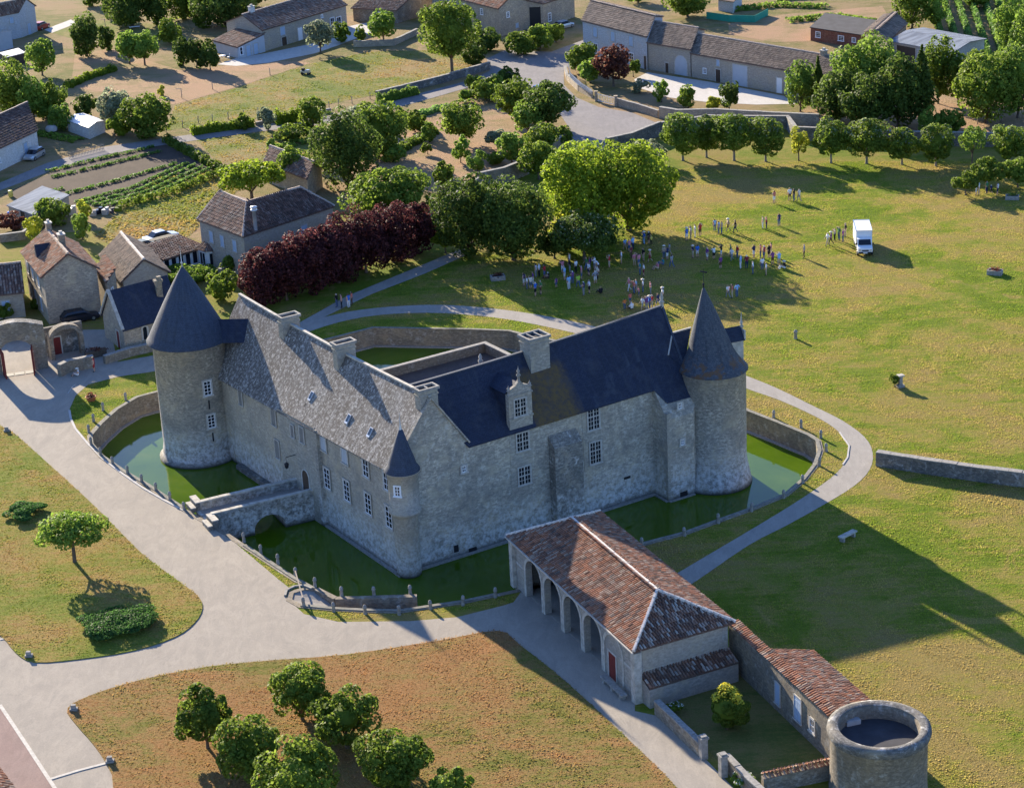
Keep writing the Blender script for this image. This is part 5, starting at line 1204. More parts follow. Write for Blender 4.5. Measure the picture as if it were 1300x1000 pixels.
# blue house and the long barn row
b = Bld('blue_house', 'pale blue rendered house with white shutters beside the crossroads', 'house', (741, 67), (822, 89), (842, 62), 5.6, 7.3, 'L', 'blue_render', 'tile_grey', tw=.34, tl=.55, ridge_mat='ridge_tan')
for f in (.24, .52, .80): b.win('b', f, 3.3, 1.1, 1.6, 'shut', 2, 2)
for f in (.24, .8): b.win('b', f, .5, 1.1, 1.6, 'plain', 2, 3)
b.door('b', .5, 1.1, 2.3, 'door_red'); b.door('b', .03, .6, 2.2, 'door_brown')
b = Bld('stone_barn', 'stone barn with arched doorway joined to the blue house', 'barn', (823, 88.5), (877, 98), (895, 72), 4.6, 6.4, 'L', 'tan_render', 'tile_grey', tw=.34, tl=.55)
b.door('b', .22, 2.6, 3.2, 'shutter_grey', arch=True); b.door('b', .55, .7, 1.6, 'door_brown')
b = Bld('stone_barn', 'long low stone barn with shuttered doors and grey tiled roof', 'barn', (878, 98), (1056, 131), (1072, 108), 4.0, 5.7, 'L', 'tan_render', 'tile_grey', tw=.34, tl=.55)
b.door('b', .64, 3.0, 3.3, 'shutter_grey'); b.door('b', .80, 1.0, 2.0, 'door_brown'); b.door('b', .36, 1.1, 2.4, 'white_paint'); b.door('b', .28, .9, 2.2, 'white_paint'); b.win('b', .30, 2.9, .5, .6); b.win('b', .8, 2.6, .6, 1.0, 'shut', 2, 2); b.win('b', .9, 1.0, .6, .8)
b.chimney(.1, .5, 6.4, .8, .8, 'village_stone')
# top right sheds
b = Bld('brick_house', 'long low red brick outbuilding behind the stone barn', 'outbuilding', (1029, 52), (1094, 62), (1112, 48), 2.4, 3.0, 'L', 'red_brick', 'roof_felt', mono=1, tiles_=False, over=.2)
b.win('b', .85, .8, .9, .9); b.win('b', .4, .8, 1.1, .8, 'plain'); b.win('b', .15, .9, .7, .7)
b = Bld('barn', 'dark gabled barn with pale roof edge beside the metal roofed barn', 'barn', (1098, 66), (1126, 78), (1150, 55), 3.4, 4.4, 'R', 'rubble', 'tile_grey')
b = Bld('metal_barn', 'open barn with a shiny corrugated metal roof at the top right', 'barn', (1131, 75), (1209, 90), (1249, 73), 3.1, 3.7, 'L', 'blue_render', 'metal_roof', tiles_=False, over=.4, ridge_mat=None)
b.door('b', .75, 4.0, 2.5, 'dark_timber'); b.door('b', .3, 3.0, 2.5, 'tan_render')
b = Bld('shed', 'weathered grey shed by the green netting at the top edge', 'shed', (912, 14), (931, 17), (942, 6), 2.2, 2.6, 'L', 'blue_render', 'tile_brown', mono=1, tiles_=False)
# hip roofed house with its annexes
ZH = 6.0
hc = [G(x, y, ZH) for x, y in ((250, 279), (308, 301), (425, 262))]
d4 = hc[0] + hc[2] - hc[1]
hr = [G(x, y, 8.35) for x, y in ((279, 243), (313, 257), (381, 238))]
hv = (hr[0] + hr[2]) / 2 + Vector((0, 1.0, 0)); hv.z = 6.4
H1 = thing('manor_house', 'cream house with a brown hipped roof and metal flue beyond the round tower', 'house', flat(hc[1]))
m = MB(); ctr = (hc[0] + hc[2]) / 2; ins = [flat(p.lerp(ctr, .035)) for p in (hc[0], hc[1], hc[2], d4)]; m.prism(ins, -.2, ZH - .05); m.build('wall', 'tan_render', H1)
fcs = [[hc[0], hc[1], hr[1], hr[0]], [hc[1], hc[2], hr[2], hr[1]], [hc[2], d4, hr[2]], [hr[0], hr[1], hv], [hr[1], hr[2], hv], [hr[2], d4, hv], [d4, hc[0], hv], [hc[0], hr[0], hv]]
m = MB()
for f in fcs: m.poly(f if (f[1] - f[0]).cross(f[2] - f[0]).z > 0 else f[::-1])
for p, q in zip((hc[0], hc[1], hc[2], d4), (hc[1], hc[2], d4, hc[0])): m.poly([p - Vector((0, 0, .14)), q - Vector((0, 0, .14)), q, p])
rf = m.build('roof', 'tile_dark', H1)
m = MB(); tile_faces(m, fcs[0], .3, .48, .08); m.build('roof_tile', 'tile_brown', rf, 'stuff'); m = MB(); tile_faces(m, fcs[1], .3, .48, .08); m.build('roof_tile', 'tile_dark', rf, 'stuff')
m = MB()
for p, q in ((hr[0], hr[1]), (hr[1], hr[2]), (hc[1], hr[1]), (hc[2], hr[2]), (hc[0], hr[0])): ridge_tiles(m, p + Vector((0, 0, .06)), q + Vector((0, 0, .06)), .32, .13, .5)
m.build('ridge_tile', 'ridge_tan', rf, 'stuff')
fq = G(324, 285, 6.9); m = MB(); m.lathe(fq.xy, [(.22, 6.2), (.22, 8.6), (.42, 8.65), (.42, 8.75), (.24, 8.8), (.24, 8.95), (.45, 9.0), (.4, 9.12), (.02, 9.2)], 12); m.build('flue', 'zinc', H1)
n1 = (ins[1] - ins[0]); n1 = Vector((n1.y, -n1.x, 0)).normalized(); n1 = n1 if n1.y < 0 else -n1; n2 = (ins[2] - ins[1]); n2 = Vector((n2.y, -n2.x, 0)).normalized(); n2 = n2 if n2.y < 0 else -n2
for f in (.25, .5, .78): p = ins[0].lerp(ins[1], f); p.z = 3.6; window(H1, p, n1, .8, 1.4, 2, 2, 'shut', proud=.01)
p = ins[1].lerp(ins[2], .66); p.z = 3.3; window(H1, p, n2, .95, 1.6, 2, 2, 'shut', proud=.01); p.z = .4; window(H1, p, n2, 1.4, 2.2, 2, 3, 'plain', proud=.01)
b = Bld('tiled_shed', 'small tiled outbuilding half hidden behind the hipped roof house', 'outbuilding', (338, 231), (392, 252), (410, 238), 3.0, 4.4, 'L', 'village_stone', 'tile_brown')
# glazed veranda
v0, v1 = G(205, 352, 0), G(258, 334, 0)
b = Bld('veranda', 'glazed veranda with a long brown tiled roof in front of the hipped house', 'veranda', (180, 347), (209, 352), (262, 335), 2.3, 3.1, 'R', 'white_paint', 'tile_brown', mono=1, over=.3)
for k in range(6): b.win('b', (k + .5) / 6, .5, b.A / 6 - .3, 1.7, 'plain', 1, 1)
hx = G(272, 338, 0); m = MB(); oct_ = [(hx.x + 1.75 * math.cos(math.pi / 3 * k + .2), hx.y + 1.75 * math.sin(math.pi / 3 * k + .2)) for k in range(6)]
su = thing('sunroom', 'hexagonal glazed sunroom with a pointed brown tiled roof', 'sunroom', (hx.x, hx.y, 0)); m.prism(oct_, -.1, 2.5); m.build('wall', 'white_paint', su)
m = MB(); tp = Vector((hx.x, hx.y, 3.9)); o2 = [Vector((hx.x + (x - hx.x) * 1.22, hx.y + (y - hx.y) * 1.22, 2.5)) for x, y in oct_]
for k in range(6): m.poly([o2[k], o2[(k + 1) % 6], tp]); tile_faces(m, [o2[k], o2[(k + 1) % 6], tp], .3, .45, .07)
m.build('roof', 'tile_brown', su, 'stuff')
for k in range(6):
    p, q = Vector((*oct_[k], 0)), Vector((*oct_[(k + 1) % 6], 0)); n_ = Vector(((q - p).y, -(q - p).x, 0)).normalized(); c_ = (p + q) / 2; c_.z = .6
    if n_.y < .3: window(su, c_, n_, 1.15, 1.6, 2, 1, 'plain', proud=.01)
# gatehouse
b = Bld('gatehouse', 'tall stone gatehouse with tiled roof and dark parked car at its foot', 'gatehouse', (38, 378), (63, 412), (130, 401), 6.0, 8.1, 'L', 'village_stone', 'tile_red', tw=.26, tl=.42, ridge_mat='ridge_tan')
for f in (.3, .6, .85): b.win('b', f, 3.6, .7, 1.3, 'shut', 2, 2); b.win('b', f, .8, .8, 1.6, 'shut', 2, 2)
b.chimney(.42, .56, 9.1, .8, .7, 'rubble'); b.chimney(.95, .52, 9.0, .7, .6, 'rubble')
m = MB(); c_ = b.P(b.A * .55, .5, 0); d_ = b.ta * .8; pk = b.P(b.A * .55, 2.4, 7.9)
m.poly([P(c_ - d_, 6.1), P(c_, 7.9), pk]); m.poly([P(c_, 7.9), P(c_ + d_, 6.1), pk]); m.poly([P(c_ + d_, 6.1), P(c_, 7.9), P(c_ - d_, 6.1)]); m.poly([P(c_ - d_, 6.1), pk, b.P(b.A * .55 + .3, 2.0, 7.2)]); m.build('dormer', 'slate', b.root)
gh = b
b = Bld('cottage', 'low tan cottage with an old brown tile roof at the left edge', 'house', (-60, 412), (33, 402), (30, 372), 3.2, 5.2, 'L', 'tan_render', 'tile_brown', tw=.34, tl=.5)
b.win('b', .25, .9, .9, 1.3, 'shut', 2, 2); b.door('b', .55, 1.0, 2.1, 'white_paint')
b = Bld('gate_annex', 'narrow stone annex with tiled roof between gatehouse and slate chapel', 'annex', (128, 385), (141, 402), (152, 392), 4.4, 5.0, 'L', 'village_stone', 'tile_red', mono=1, tw=.26)
b.win('a', .45, 2.2, .55, .9)
b = Bld('tiled_barn', 'low barn with tan edged tile roof behind the gatehouse and chapel', 'barn', (133, 353), (160, 388), (216, 376), 3.2, 5.2, 'L', 'tan_render', 'tile_grey', tw=.3, tl=.48, ridge_mat='ridge_white')
# chapel
b = Bld('chapel', 'stone chapel with steep dark slate roof and narrow arched window', 'chapel', (134, 428), (160, 448), (232, 427), 2.9, 6.4, 'R', 'village_stone', 'slate', over=.2, tiles_=False, ridge_mat=None)
p = b.P(b.A * .36, 0, .9); door(b.root, p, b.nb, .5, 1.5, 'glass', True, 'pale_stone', 'arched_window', .22)
b.door('a', .3, .8, 2.0, 'door_red'); b.win('b', .5, .2, .5, .4, 'plain', 1, 1)
m = MB(); m.beam(b.P(-.12, -.2, 2.8), b.P(-.12, b.B / 2, 6.5), .35, .22); m.beam(b.P(-.12, b.B / 2, 6.5), b.P(-.12, b.B + .2, 2.8), .35, .22); m.build('verge', 'pale_stone', b.root)
p = b.P(b.A * .78, b.B * .3, 0); m = MB(); m.box((p.x, p.y, 5.3), (.7, .6, 2.6), .4); m.box((p.x, p.y, 6.5), (.95, .8, .25), .4); m.box((p.x + .1, p.y, 6.8), (.5, .4, .4), .7); m.build('chimney', 'rubble', b.root)
# metal roofed shed by the vegetable plot
b = Bld('metal_shed', 'grey shed with a shiny corrugated roof beside the vegetable plot', 'shed', (13, 279), (46, 291), (90, 272), 2.1, 2.7, 'L', 'tan_render', 'metal_roof', mono=1, tiles_=False, over=.25)
b.door('b', .45, 1.2, 1.9, 'iron')

# gate wall with the great arch
ga, gb_ = G(-14, 478, 0), G(62, 467, 0)
gt = (gb_ - ga); gt.z = 0; gl = gt.length; gt.normalize(); gnn = Vector((gt.y, -gt.x, 0)); gnn = gnn if gnn.y < 0 else -gnn
gate = thing('gate_arch', 'great stone gate arch with red door leaves standing open', 'gate', (ga.x, ga.y, 0))
xa, xb = (G(4, 475, 0) - ga).dot(gt), (G(45, 470, 0) - ga).dot(gt)
def top_profile(u): return 4.9 + .75 * math.sin(math.pi * max(0, min(1, u / gl)))
ol = arch_outline(0, gl, -.2, 4.2, [(xa, xb, 2.3, 1.35)], 14)
tops = [(gl * (1 - k / 10), top_profile(gl * (1 - k / 10))) for k in range(11)]
ol = tops + ol[1:-1]
m = MB(); outline_prism(m, ga, gt, gnn, ol, 1.1); m.build('wall', 'rubble', gate)
m = MB()
for k in range(10):
    u, v = gl * k / 10, gl * (k + 1) / 10; a_, b_ = ga + gt * u - gnn * .55, ga + gt * v - gnn * .55; m.beam((a_.x, a_.y, top_profile(u) + .05), (b_.x, b_.y, top_profile(v) + .05), 1.35, .14)
m.build('coping', 'dark_rubble', gate)
for u, sg in ((xa, 1), (xb, -1)):
    m = MB(); p = ga + gt * (u + .06 * sg) + gnn * .1; q = p + gnn * 1.7 + gt * .2 * sg; m.beam((p.x, p.y, 1.5), (q.x, q.y, 1.5), .1, 3.0); m.build('door_leaf', 'door_red', gate)
m = MB()
for k in range(3):
    p = ga + gt * (xa + (xb - xa) * (k + .5) / 3) + gnn * .5; m.box((p.x, p.y, .045), ((xb - xa) / 3 - .1, .9, .03), math.atan2(gt.y, gt.x))
m.build('threshold', 'iron', gate)
# rounded wall with a red door behind it
na, nb_ = G(66, 458, 0), G(109, 449, 0); nt = (nb_ - na); nt.z = 0; nl_ = nt.length; nt.normalize(); nn_ = Vector((nt.y, -nt.x, 0)); nn_ = nn_ if nn_.y < 0 else -nn_
nw = thing('arched_wall', 'round topped stone arch with a small red door in its recess', 'wall', (na.x, na.y, 0))
h_ = 3.5
prof = [(nl_ / 2 + nl_ / 2 * math.cos(math.pi * k / 14), 2.3 + 1.5 * math.sin(math.pi * k / 14)) for k in range(15)]
inn = [(nl_ / 2 - (nl_ / 2 - .45) * math.cos(math.pi * k / 14), 2.2 + 1.15 * math.sin(math.pi * k / 14)) for k in range(15)]
m = MB(); outline_prism(m, na, nt, nn_, prof + [(0, -.1), (.45, -.1)] + inn + [(nl_ - .45, -.1), (nl_, -.1)], .9); m.build('arch', 'rubble', nw)
m = MB(); outline_prism(m, na - nn_ * 1.6, nt, nn_, [(-.4, -.1), (nl_ + .4, -.1), (nl_ + .4, 3.3), (-.4, 3.3)], .4); m.build('back_wall', 'dark_rubble', nw)
p = na + nt * (nl_ * .28) - nn_ * 1.6; door(nw, (p.x, p.y, .02), nn_, 1.1, 2.0, 'door_red')
# village walls
low_wall('garden_wall', [(76, 478), (88, 472), (120, 466)], 1.3, .5, 'rubble', 'stepped stone wall in front of the small red door by the gate')
low_wall('garden_wall', [(133, 462), (165, 452), (205, 443)], .9, .5, 'rubble', 'low pale stone wall along the foot of the slate chapel')
low_wall('garden_wall', [(608, 240), (640, 233), (668, 222), (722, 186)], 2.2, .45, 'rubble', 'long sunlit stone wall between the orchard and the big bright tree')
low_wall('garden_wall', [(545, 275), (575, 262), (608, 240)], 1.6, .45, 'rubble', 'stone wall continuing left behind the dark round trees')
low_wall('garden_wall', [(770, 193), (800, 187), (838, 172)], 2.0, .45, 'dark_rubble', 'dark stone wall closing the near end of the village road')
low_wall('garden_wall', [(838, 172), (900, 163), (1000, 164), (1010, 178), (1150, 184), (1300, 187), (1450, 190)], 1.9, .5, 'dark_rubble', 'long dark boundary wall behind the row of clipped trees')
low_wall('garden_wall', [(838, 150), (860, 154), (908, 153), (995, 158), (1040, 160)], 1.7, .5, 'village_stone', 'pale stone wall below the white yard of the barns')
low_wall('garden_wall', [(718, 92), (720, 102), (735, 116), (752, 125)], 1.0, .35, 'village_stone', 'curved pale garden wall of the blue house at the road bend')
low_wall('garden_wall', [(782, 134), (812, 142), (836, 150)], 1.1, .35, 'village_stone', 'low pale wall right of the garden gate by the road')
low_wall('garden_wall', [(478, 126), (560, 106), (622, 88)], 1.2, .4, 'dark_rubble', 'shaded stone wall along the upper edge of the village lane')
low_wall('garden_wall', [(449, 60), (500, 58), (530, 44)], 1.0, .4, 'village_stone', 'low stone wall below the brown barn at the top edge')
low_wall('garden_wall', [(0, 308), (30, 304), (42, 296)], 1.0, .4, 'rubble', 'low stone wall below the metal roofed shed at the left edge')
low_wall('garden_wall', [(0, 435), (30, 430), (52, 428)], 1.1, .4, 'village_stone', 'low pale wall of the cottage yard at the left edge')
low_wall('garden_wall', [(280, 358), (310, 345), (330, 338)], 1.6, .45, 'rubble', 'garden wall between the castle and the cream hipped roof house')
low_wall('garden_wall', [(325, 160), (360, 153), (420, 142)], .5, .25, 'wood_grey', 'low edging wall under the trained hedge by the lane')
# ------------------------------------------------------------------ trees, shrubs, hedges
def quads_obj(name, V, mat, parent=None, org=(0, 0, 0), kind=None, nper=4):
    n = len(V) // nper; me = bpy.data.meshes.new(name)
    me.vertices.add(len(V)); me.vertices.foreach_set('co', (V - np.array(org)).astype(np.float32).ravel())
    me.loops.add(n * nper); me.loops.foreach_set('vertex_index', np.arange(n * nper, dtype=np.int32))
    me.polygons.add(n); me.polygons.foreach_set('loop_start', np.arange(0, n * nper, nper, dtype=np.int32))
    try: me.polygons.foreach_set('loop_total', np.full(n, nper, dtype=np.int32))
    except Exception: pass
    me.materials.append(M(mat)); me.update(calc_edges=True); me.validate()
    o = bpy.data.objects.new(name, me); col.objects.link(o)
    if parent: o.parent = parent; ORG[o.name] = Vector(org)
    if kind: o['kind'] = kind
    return o
def unit(v): return v / np.maximum(np.linalg.norm(v, axis=1, keepdims=True), 1e-9)
def leaves(C, N, size, aspect=1.35):
    """folded leaf quads at C facing N"""
    n = len(C); r = unit(rng.normal(size=(n, 3))); t = unit(np.cross(N, r)); b = np.cross(N, t)
    s = (size * rng.uniform(.65, 1.3, (n, 1))); l = s * aspect
    k = N * s * .18
    V = np.empty((n, 4, 3)); V[:, 0] = C - b * l * .5; V[:, 1] = C + t * s * .5 + k; V[:, 2] = C + b * l * .5; V[:, 3] = C - t * s * .5 + k
    return V.reshape(-1, 3)
def crown_pts(W, D, H, z0, leaf, shape, dens=1.0, clump=None, cap=11500):
    a, b, c = W / 2, D / 2, H / 2
    area = 4 * math.pi * ((a * b) ** 1.6 / 3 + (a * c) ** 1.6 / 3 + (b * c) ** 1.6 / 3) ** (1 / 1.6)
    n = int(min(cap, max(120, dens * 2.1 * area / (leaf * leaf * .62))))
    k = clump or int(min(100, max(12, area / 1.2)))
    d = unit(rng.normal(size=(k, 3)))
    if shape == 'dome': d[:, 2] = np.abs(d[:, 2]) * 1.0 - .15; d = unit(d)
    rad = rng.uniform(.5, .92, (k, 1)); cr = rng.uniform(.16, .38, k) * (1 + .9 / math.sqrt(k))
    ctr = d * rad
    idx = rng.integers(0, k, n); dd = unit(rng.normal(size=(n, 3)) + ctr[idx] * 1.1)
    p = ctr[idx] + dd * (cr[idx] * rng.uniform(.72, 1.04, n) ** .5)[:, None]
    if shape == 'cone':
        h = (p[:, 2] + 1) / 2; f = np.clip(1.18 - h * 1.08, .06, 1.2); p[:, 0] *= f; p[:, 1] *= f
    if shape == 'column':
        h = np.abs(p[:, 2]); q = np.linalg.norm(p[:, :2], axis=1); p[:, :2] *= (1 + .35 * (h < .6))[:, None] * .9
    if shape == 'vase':
        h = (p[:, 2] + 1) / 2; f = np.clip(.55 + h * .6, .4, 1.1); p[:, 0] *= f; p[:, 1] *= f
    P_ = p * np.array([a, b, c]) + np.array([0, 0, z0 + c])
    N = unit(dd * .8 + rng.normal(size=(n, 3)) * .55 + np.array([0, 0, .35]))
    return P_, N
TREES = []
def core(m, c, W, D, H, z0, f=.66, n=10):
    a, b, h = W / 2 * f, D / 2 * f, H / 2 * f; zc = z0 + H / 2; rings = []
    for k in range(1, 6):
        th = math.pi * k / 6; j0 = random.random()
        rings.append(m.add([(c.x + a * math.sin(th) * math.cos(2 * math.pi * (j + j0) / n) * random.uniform(.85, 1.12), c.y + b * math.sin(th) * math.sin(2 * math.pi * (j + j0) / n) * random.uniform(.85, 1.12), zc - h * math.cos(th)) for j in range(n)]))
    for k in range(4):
        for j in range(n): m.face((rings[k] + j, rings[k] + (j + 1) % n, rings[k + 1] + (j + 1) % n, rings[k + 1] + j))
    m.face([rings[0] + j for j in range(n)][::-1]); m.face([rings[4] + j for j in range(n)])
def tree(px, py, w, h, mat, label, shape='round', trunk=.25, leaf=None, cat='tree', name='tree', group=None, flower=None, dens=1.0, wm=None, hm=None, z=0, corefac=.5, bark='bark', depth=1.0):
    c = flat(G(px, py, 0)); s = sc(c); W = wm or w * s; H = (hm or h * s / .915)
    leaf = .84 * (leaf or max(.2, min(.42, .055 * W ** .5 + .14 + (s - .065) * 2.2)))
    tr_ = thing(name, label, cat, (c.x, c.y, z), group); zt = H * trunk
    P_, N = crown_pts(W, W * depth, H - zt, zt + z, leaf, shape, dens)
    V = leaves(P_, N, leaf) + np.array([c.x, c.y, 0])
    quads_obj('crown', V, mat, tr_, (c.x, c.y, z))
    if corefac:
        m = MB(); core(m, c, W, W * depth, H - zt, zt + z, corefac * (.6 if shape == 'cone' else 1)); m.build('inner_foliage', mat, tr_)
    if flower:
        k = rng.choice(len(P_), max(8, len(P_) // (2 if flower == 'leaf_gold' else 7)), replace=False)
        k = k[P_[k, 2] > zt + (H - zt) * (.74 if flower == 'leaf_gold' else .62)]
        quads_obj('blossom_or_pale_tips', leaves(P_[k] + N[k] * .08, N[k], leaf * .95) + np.array([c.x, c.y, 0]), flower, tr_, (c.x, c.y, z))
    m = MB(); r = max(.06, .028 * W + .03); b0 = Vector((c.x, c.y, z - .1))
    lean = Vector((random.uniform(-.06, .06), random.uniform(-.06, .06), 0)) * H
    top = Vector((c.x, c.y, z + zt + (H - zt) * .45)) + lean * .3; fork = Vector((c.x, c.y, z + max(zt * .95, .15))) + lean * .12
    m.tube([b0, Vector((c.x, c.y, z + .15)), fork, top], [r * 1.5, r, r * .8, r * .35], 7)
    for k in range(4 if zt > .4 else 0):
        a = 2 * math.pi * (k + random.random() * .6) / 4; e = Vector((c.x + math.cos(a) * W * .3, c.y + math.sin(a) * W * .3, z + zt + (H - zt) * random.uniform(.25, .5)))
        m.tube([fork - Vector((0, 0, .1)), fork.lerp(e, .5) + Vector((0, 0, .1)), e], [r * .6, r * .4, r * .15], 5)
    m.build('trunk' if zt > .4 else 'stem', bark, tr_)
    return tr_
def hedge(px, hm, wm, mat, label, leaf=.3, cat='hedge', name='hedge', group=None, dens=1.0):
    pts = [flat(G(x, y, 0)) for x, y in px]; c = pts[0]; t_ = thing(name, label, cat, c, group); Vs = []; m = MB()
    for a, b in zip(pts, pts[1:]):
        L = (b - a).length; d = (b - a) / L; nn = Vector((-d.y, d.x, 0)); n = int(dens * 2.2 * L * (2 * hm + wm) / (leaf * leaf * .62))
        u = rng.uniform(-.1, L + .1, n); th = rng.uniform(-.25, math.pi + .25, n); bulge = 1 + .16 * np.sin(u * 2.1 + 1.3) + .1 * np.sin(u * 5.3)
        y = np.cos(th) * wm / 2 * bulge; zz = np.clip(np.abs(np.sin(th)) ** .6 * hm * bulge, .05, None) * rng.uniform(.55, 1.03, n)
        C = np.stack([a.x + d.x * u + nn.x * y, a.y + d.y * u + nn.y * y, zz], 1); N = unit(np.stack([nn.x * np.cos(th), nn.y * np.cos(th), np.sin(th) + .2], 1) + rng.normal(size=(n, 3)) * .55)
        Vs.append(leaves(C, N, leaf)); m.beam((a.x, a.y, hm * .38), (b.x, b.y, hm * .38), wm * .6, hm * .76)
    quads_obj('foliage', np.concatenate(Vs), mat, t_, c); m.build('inner_foliage', mat, t_)
    return t_
def shrub(px, py, w, h, mat, label, **k):
    k.setdefault('shape', 'dome'); k.setdefault('trunk', .03); k.setdefault('cat', 'shrub'); k.setdefault('name', 'shrub'); return tree(px, py, w, h, mat, label, **k)

# front lawn
G1 = 'round trees on the dry front lawn'
for (x, y, w, h), lab in (((384, 914, 76, 72), 'round dark tree at the top of the front lawn group'), ((264, 950, 68, 78), 'round dark tree furthest left in the front lawn group'), ((320, 992, 80, 80), 'round dark tree second from left in the front lawn group'),
                     ((441, 950, 80, 72), 'round dark tree right below the topmost one on the front lawn'), ((382, 1030, 96, 86), 'round dark tree lowest middle of the front lawn group, cut by the edge'), ((504, 1002, 90, 74), 'round dark tree at the right of the front lawn group'), ((576, 1030, 62, 60), 'small round tree cut off at the bottom edge right of the group')):
    tree(x, y, w, h, 'leaf_mid', lab, trunk=.16, leaf=.24, group=G1, dens=1.15)
tree(95, 714, 80, 60, 'leaf_lime', 'small bright spreading tree standing alone on the left lawn', 'dome', .38, leaf=.26, dens=.8, corefac=.4)
shrub(32, 655, 54, 30, 'leaf_juniper', 'low dark juniper mound near the left edge of the lawn', leaf=.16, depth=.85, wm=4.0, hm=.95)
shrub(152, 795, 92, 40, 'leaf_juniper', 'wide low juniper mound below the small spreading tree', leaf=.16, depth=.85, wm=6.2, hm=1.05)
tree(923, 925, 46, 58, 'leaf_mid', 'clipped round garden tree with yellow flowers on top', trunk=.12, leaf=.15, dens=1.6, corefac=.72, wm=2.95, hm=3.3, flower='leaf_gold')
shrub(855, 906, 22, 14, 'leaf_mid', 'low white flowering shrub inside the garden wall', flower='flower_white', leaf=.16)
shrub(944, 998, 30, 16, 'leaf_lime', 'pale flowering shrub by the lower gate post', flower='flower_white', leaf=.16)
# clipped row along the boundary wall
G2 = 'clipped trees along the boundary wall'
row = [(867, 204, 46, 54), (897, 200, 40, 50), (932, 204, 46, 54), (972, 205, 42, 51), (1055, 207, 40, 52), (1100, 208, 49, 53), (1145, 209, 38, 43), (1188, 211, 39, 48), (1283, 209, 46, 46)]
ordn = ['leftmost', 'second', 'third', 'fourth', 'fifth', 'sixth', 'seventh', 'eighth', 'ninth and rightmost']
for (x, y, w, h), o_ in zip(row, ordn): tree(x, y, w * 1.12, h, 'leaf_mid', 'clipped round tree with pale trunk, %s of the row by the boundary wall' % o_, trunk=.22, leaf=.27, group=G2, flower='leaf_grey', bark='bark_pale', dens=1.1)  # leaf_grey leaves on the upper crowns paint their sunlit tips
tree(1014, 204, 25, 42, 'leaf_yellow', 'small yellow leaved young tree in the clipped row', trunk=.25, leaf=.24, corefac=.35, dens=.8)
tree(1234, 210, 28, 50, 'leaf_lime', 'thin sparse young tree in the clipped row', 'column', .3, leaf=.26, corefac=.25, dens=.6)
for x, y, w, h, l in ((1226, 248, 32, 28, 'left'), (1252, 242, 40, 38, 'middle'), (1292, 238, 38, 34, 'right')): shrub(x, y, w, h, 'leaf_mid', 'dark shrub at the right edge of the meadow, %s of three' % l)
# the big group by the castle
tree(740, 300, 118, 108, 'leaf_bright', 'big bright green tree, left half of the sunlit pair', trunk=.1, leaf=.36, dens=1.1)
tree(798, 292, 116, 102, 'leaf_bright', 'big bright green tree, right half of the sunlit pair', trunk=.12, leaf=.36, dens=1.1)
tree(598, 324, 86, 98, 'leaf_dark', 'tall dark round tree left of the bright green pair', trunk=.06, leaf=.32)
tree(652, 330, 90, 96, 'leaf_dark', 'dark round tree touching the bright green pair', trunk=.06, leaf=.32)
shrub(742, 330, 86, 52, 'leaf_dark', 'broad dark bush beneath the bright green trees', leaf=.28, flower='leaf_grey')
shrub(704, 328, 44, 30, 'leaf_dark', 'low dark bush at the foot of the dark round tree'); shrub(713, 318, 30, 48, 'leaf_yellow', 'yellowish bush between the bright and the dark trees', shape='round')
for k, (x, y, w, h) in enumerate([(336, 388, 60, 66), (364, 381, 58, 70), (396, 372, 66, 78), (430, 359, 66, 78), (465, 346, 66, 74), (500, 333, 64, 70), (530, 320, 50, 56)]):
    tree(x, y, w, h, 'leaf_purple', 'purple leaved plum tree, %s from the left in the dark hedge row' % ['first', 'second', 'third', 'fourth', 'fifth', 'sixth', 'seventh and last'][k], trunk=.05, leaf=.27, group='purple plum trees in a row', dens=1.1)
shrub(566, 322, 32, 30, 'leaf_bright', 'bright green shrub filling the gap after the purple row')
tree(442, 240, 78, 90, 'leaf_dark', 'tall dark conical evergreen behind the cream hipped house', trunk=.04, leaf=.32)
tree(481, 200, 68, 64, 'leaf_mid', 'grey green bushy tree right of the tall dark evergreen', trunk=.08)
tree(377, 236, 44, 46, 'leaf_mid', 'medium green tree behind the small tiled outbuilding', trunk=.1); tree(320, 256, 76, 44, 'leaf_bright', 'bright yellow green catalpa behind the hipped roof', 'dome', .3)
tree(492, 278, 102, 58, 'leaf_mid', 'broad mid green tree mass above the purple hedge', trunk=.04); tree(464, 275, 34, 40, 'leaf_grey', 'small pale grey green shrub beside the hipped house wall')
tree(563, 240, 28, 34, 'leaf_mid', 'small upright orchard tree by the stone wall', trunk=.15)
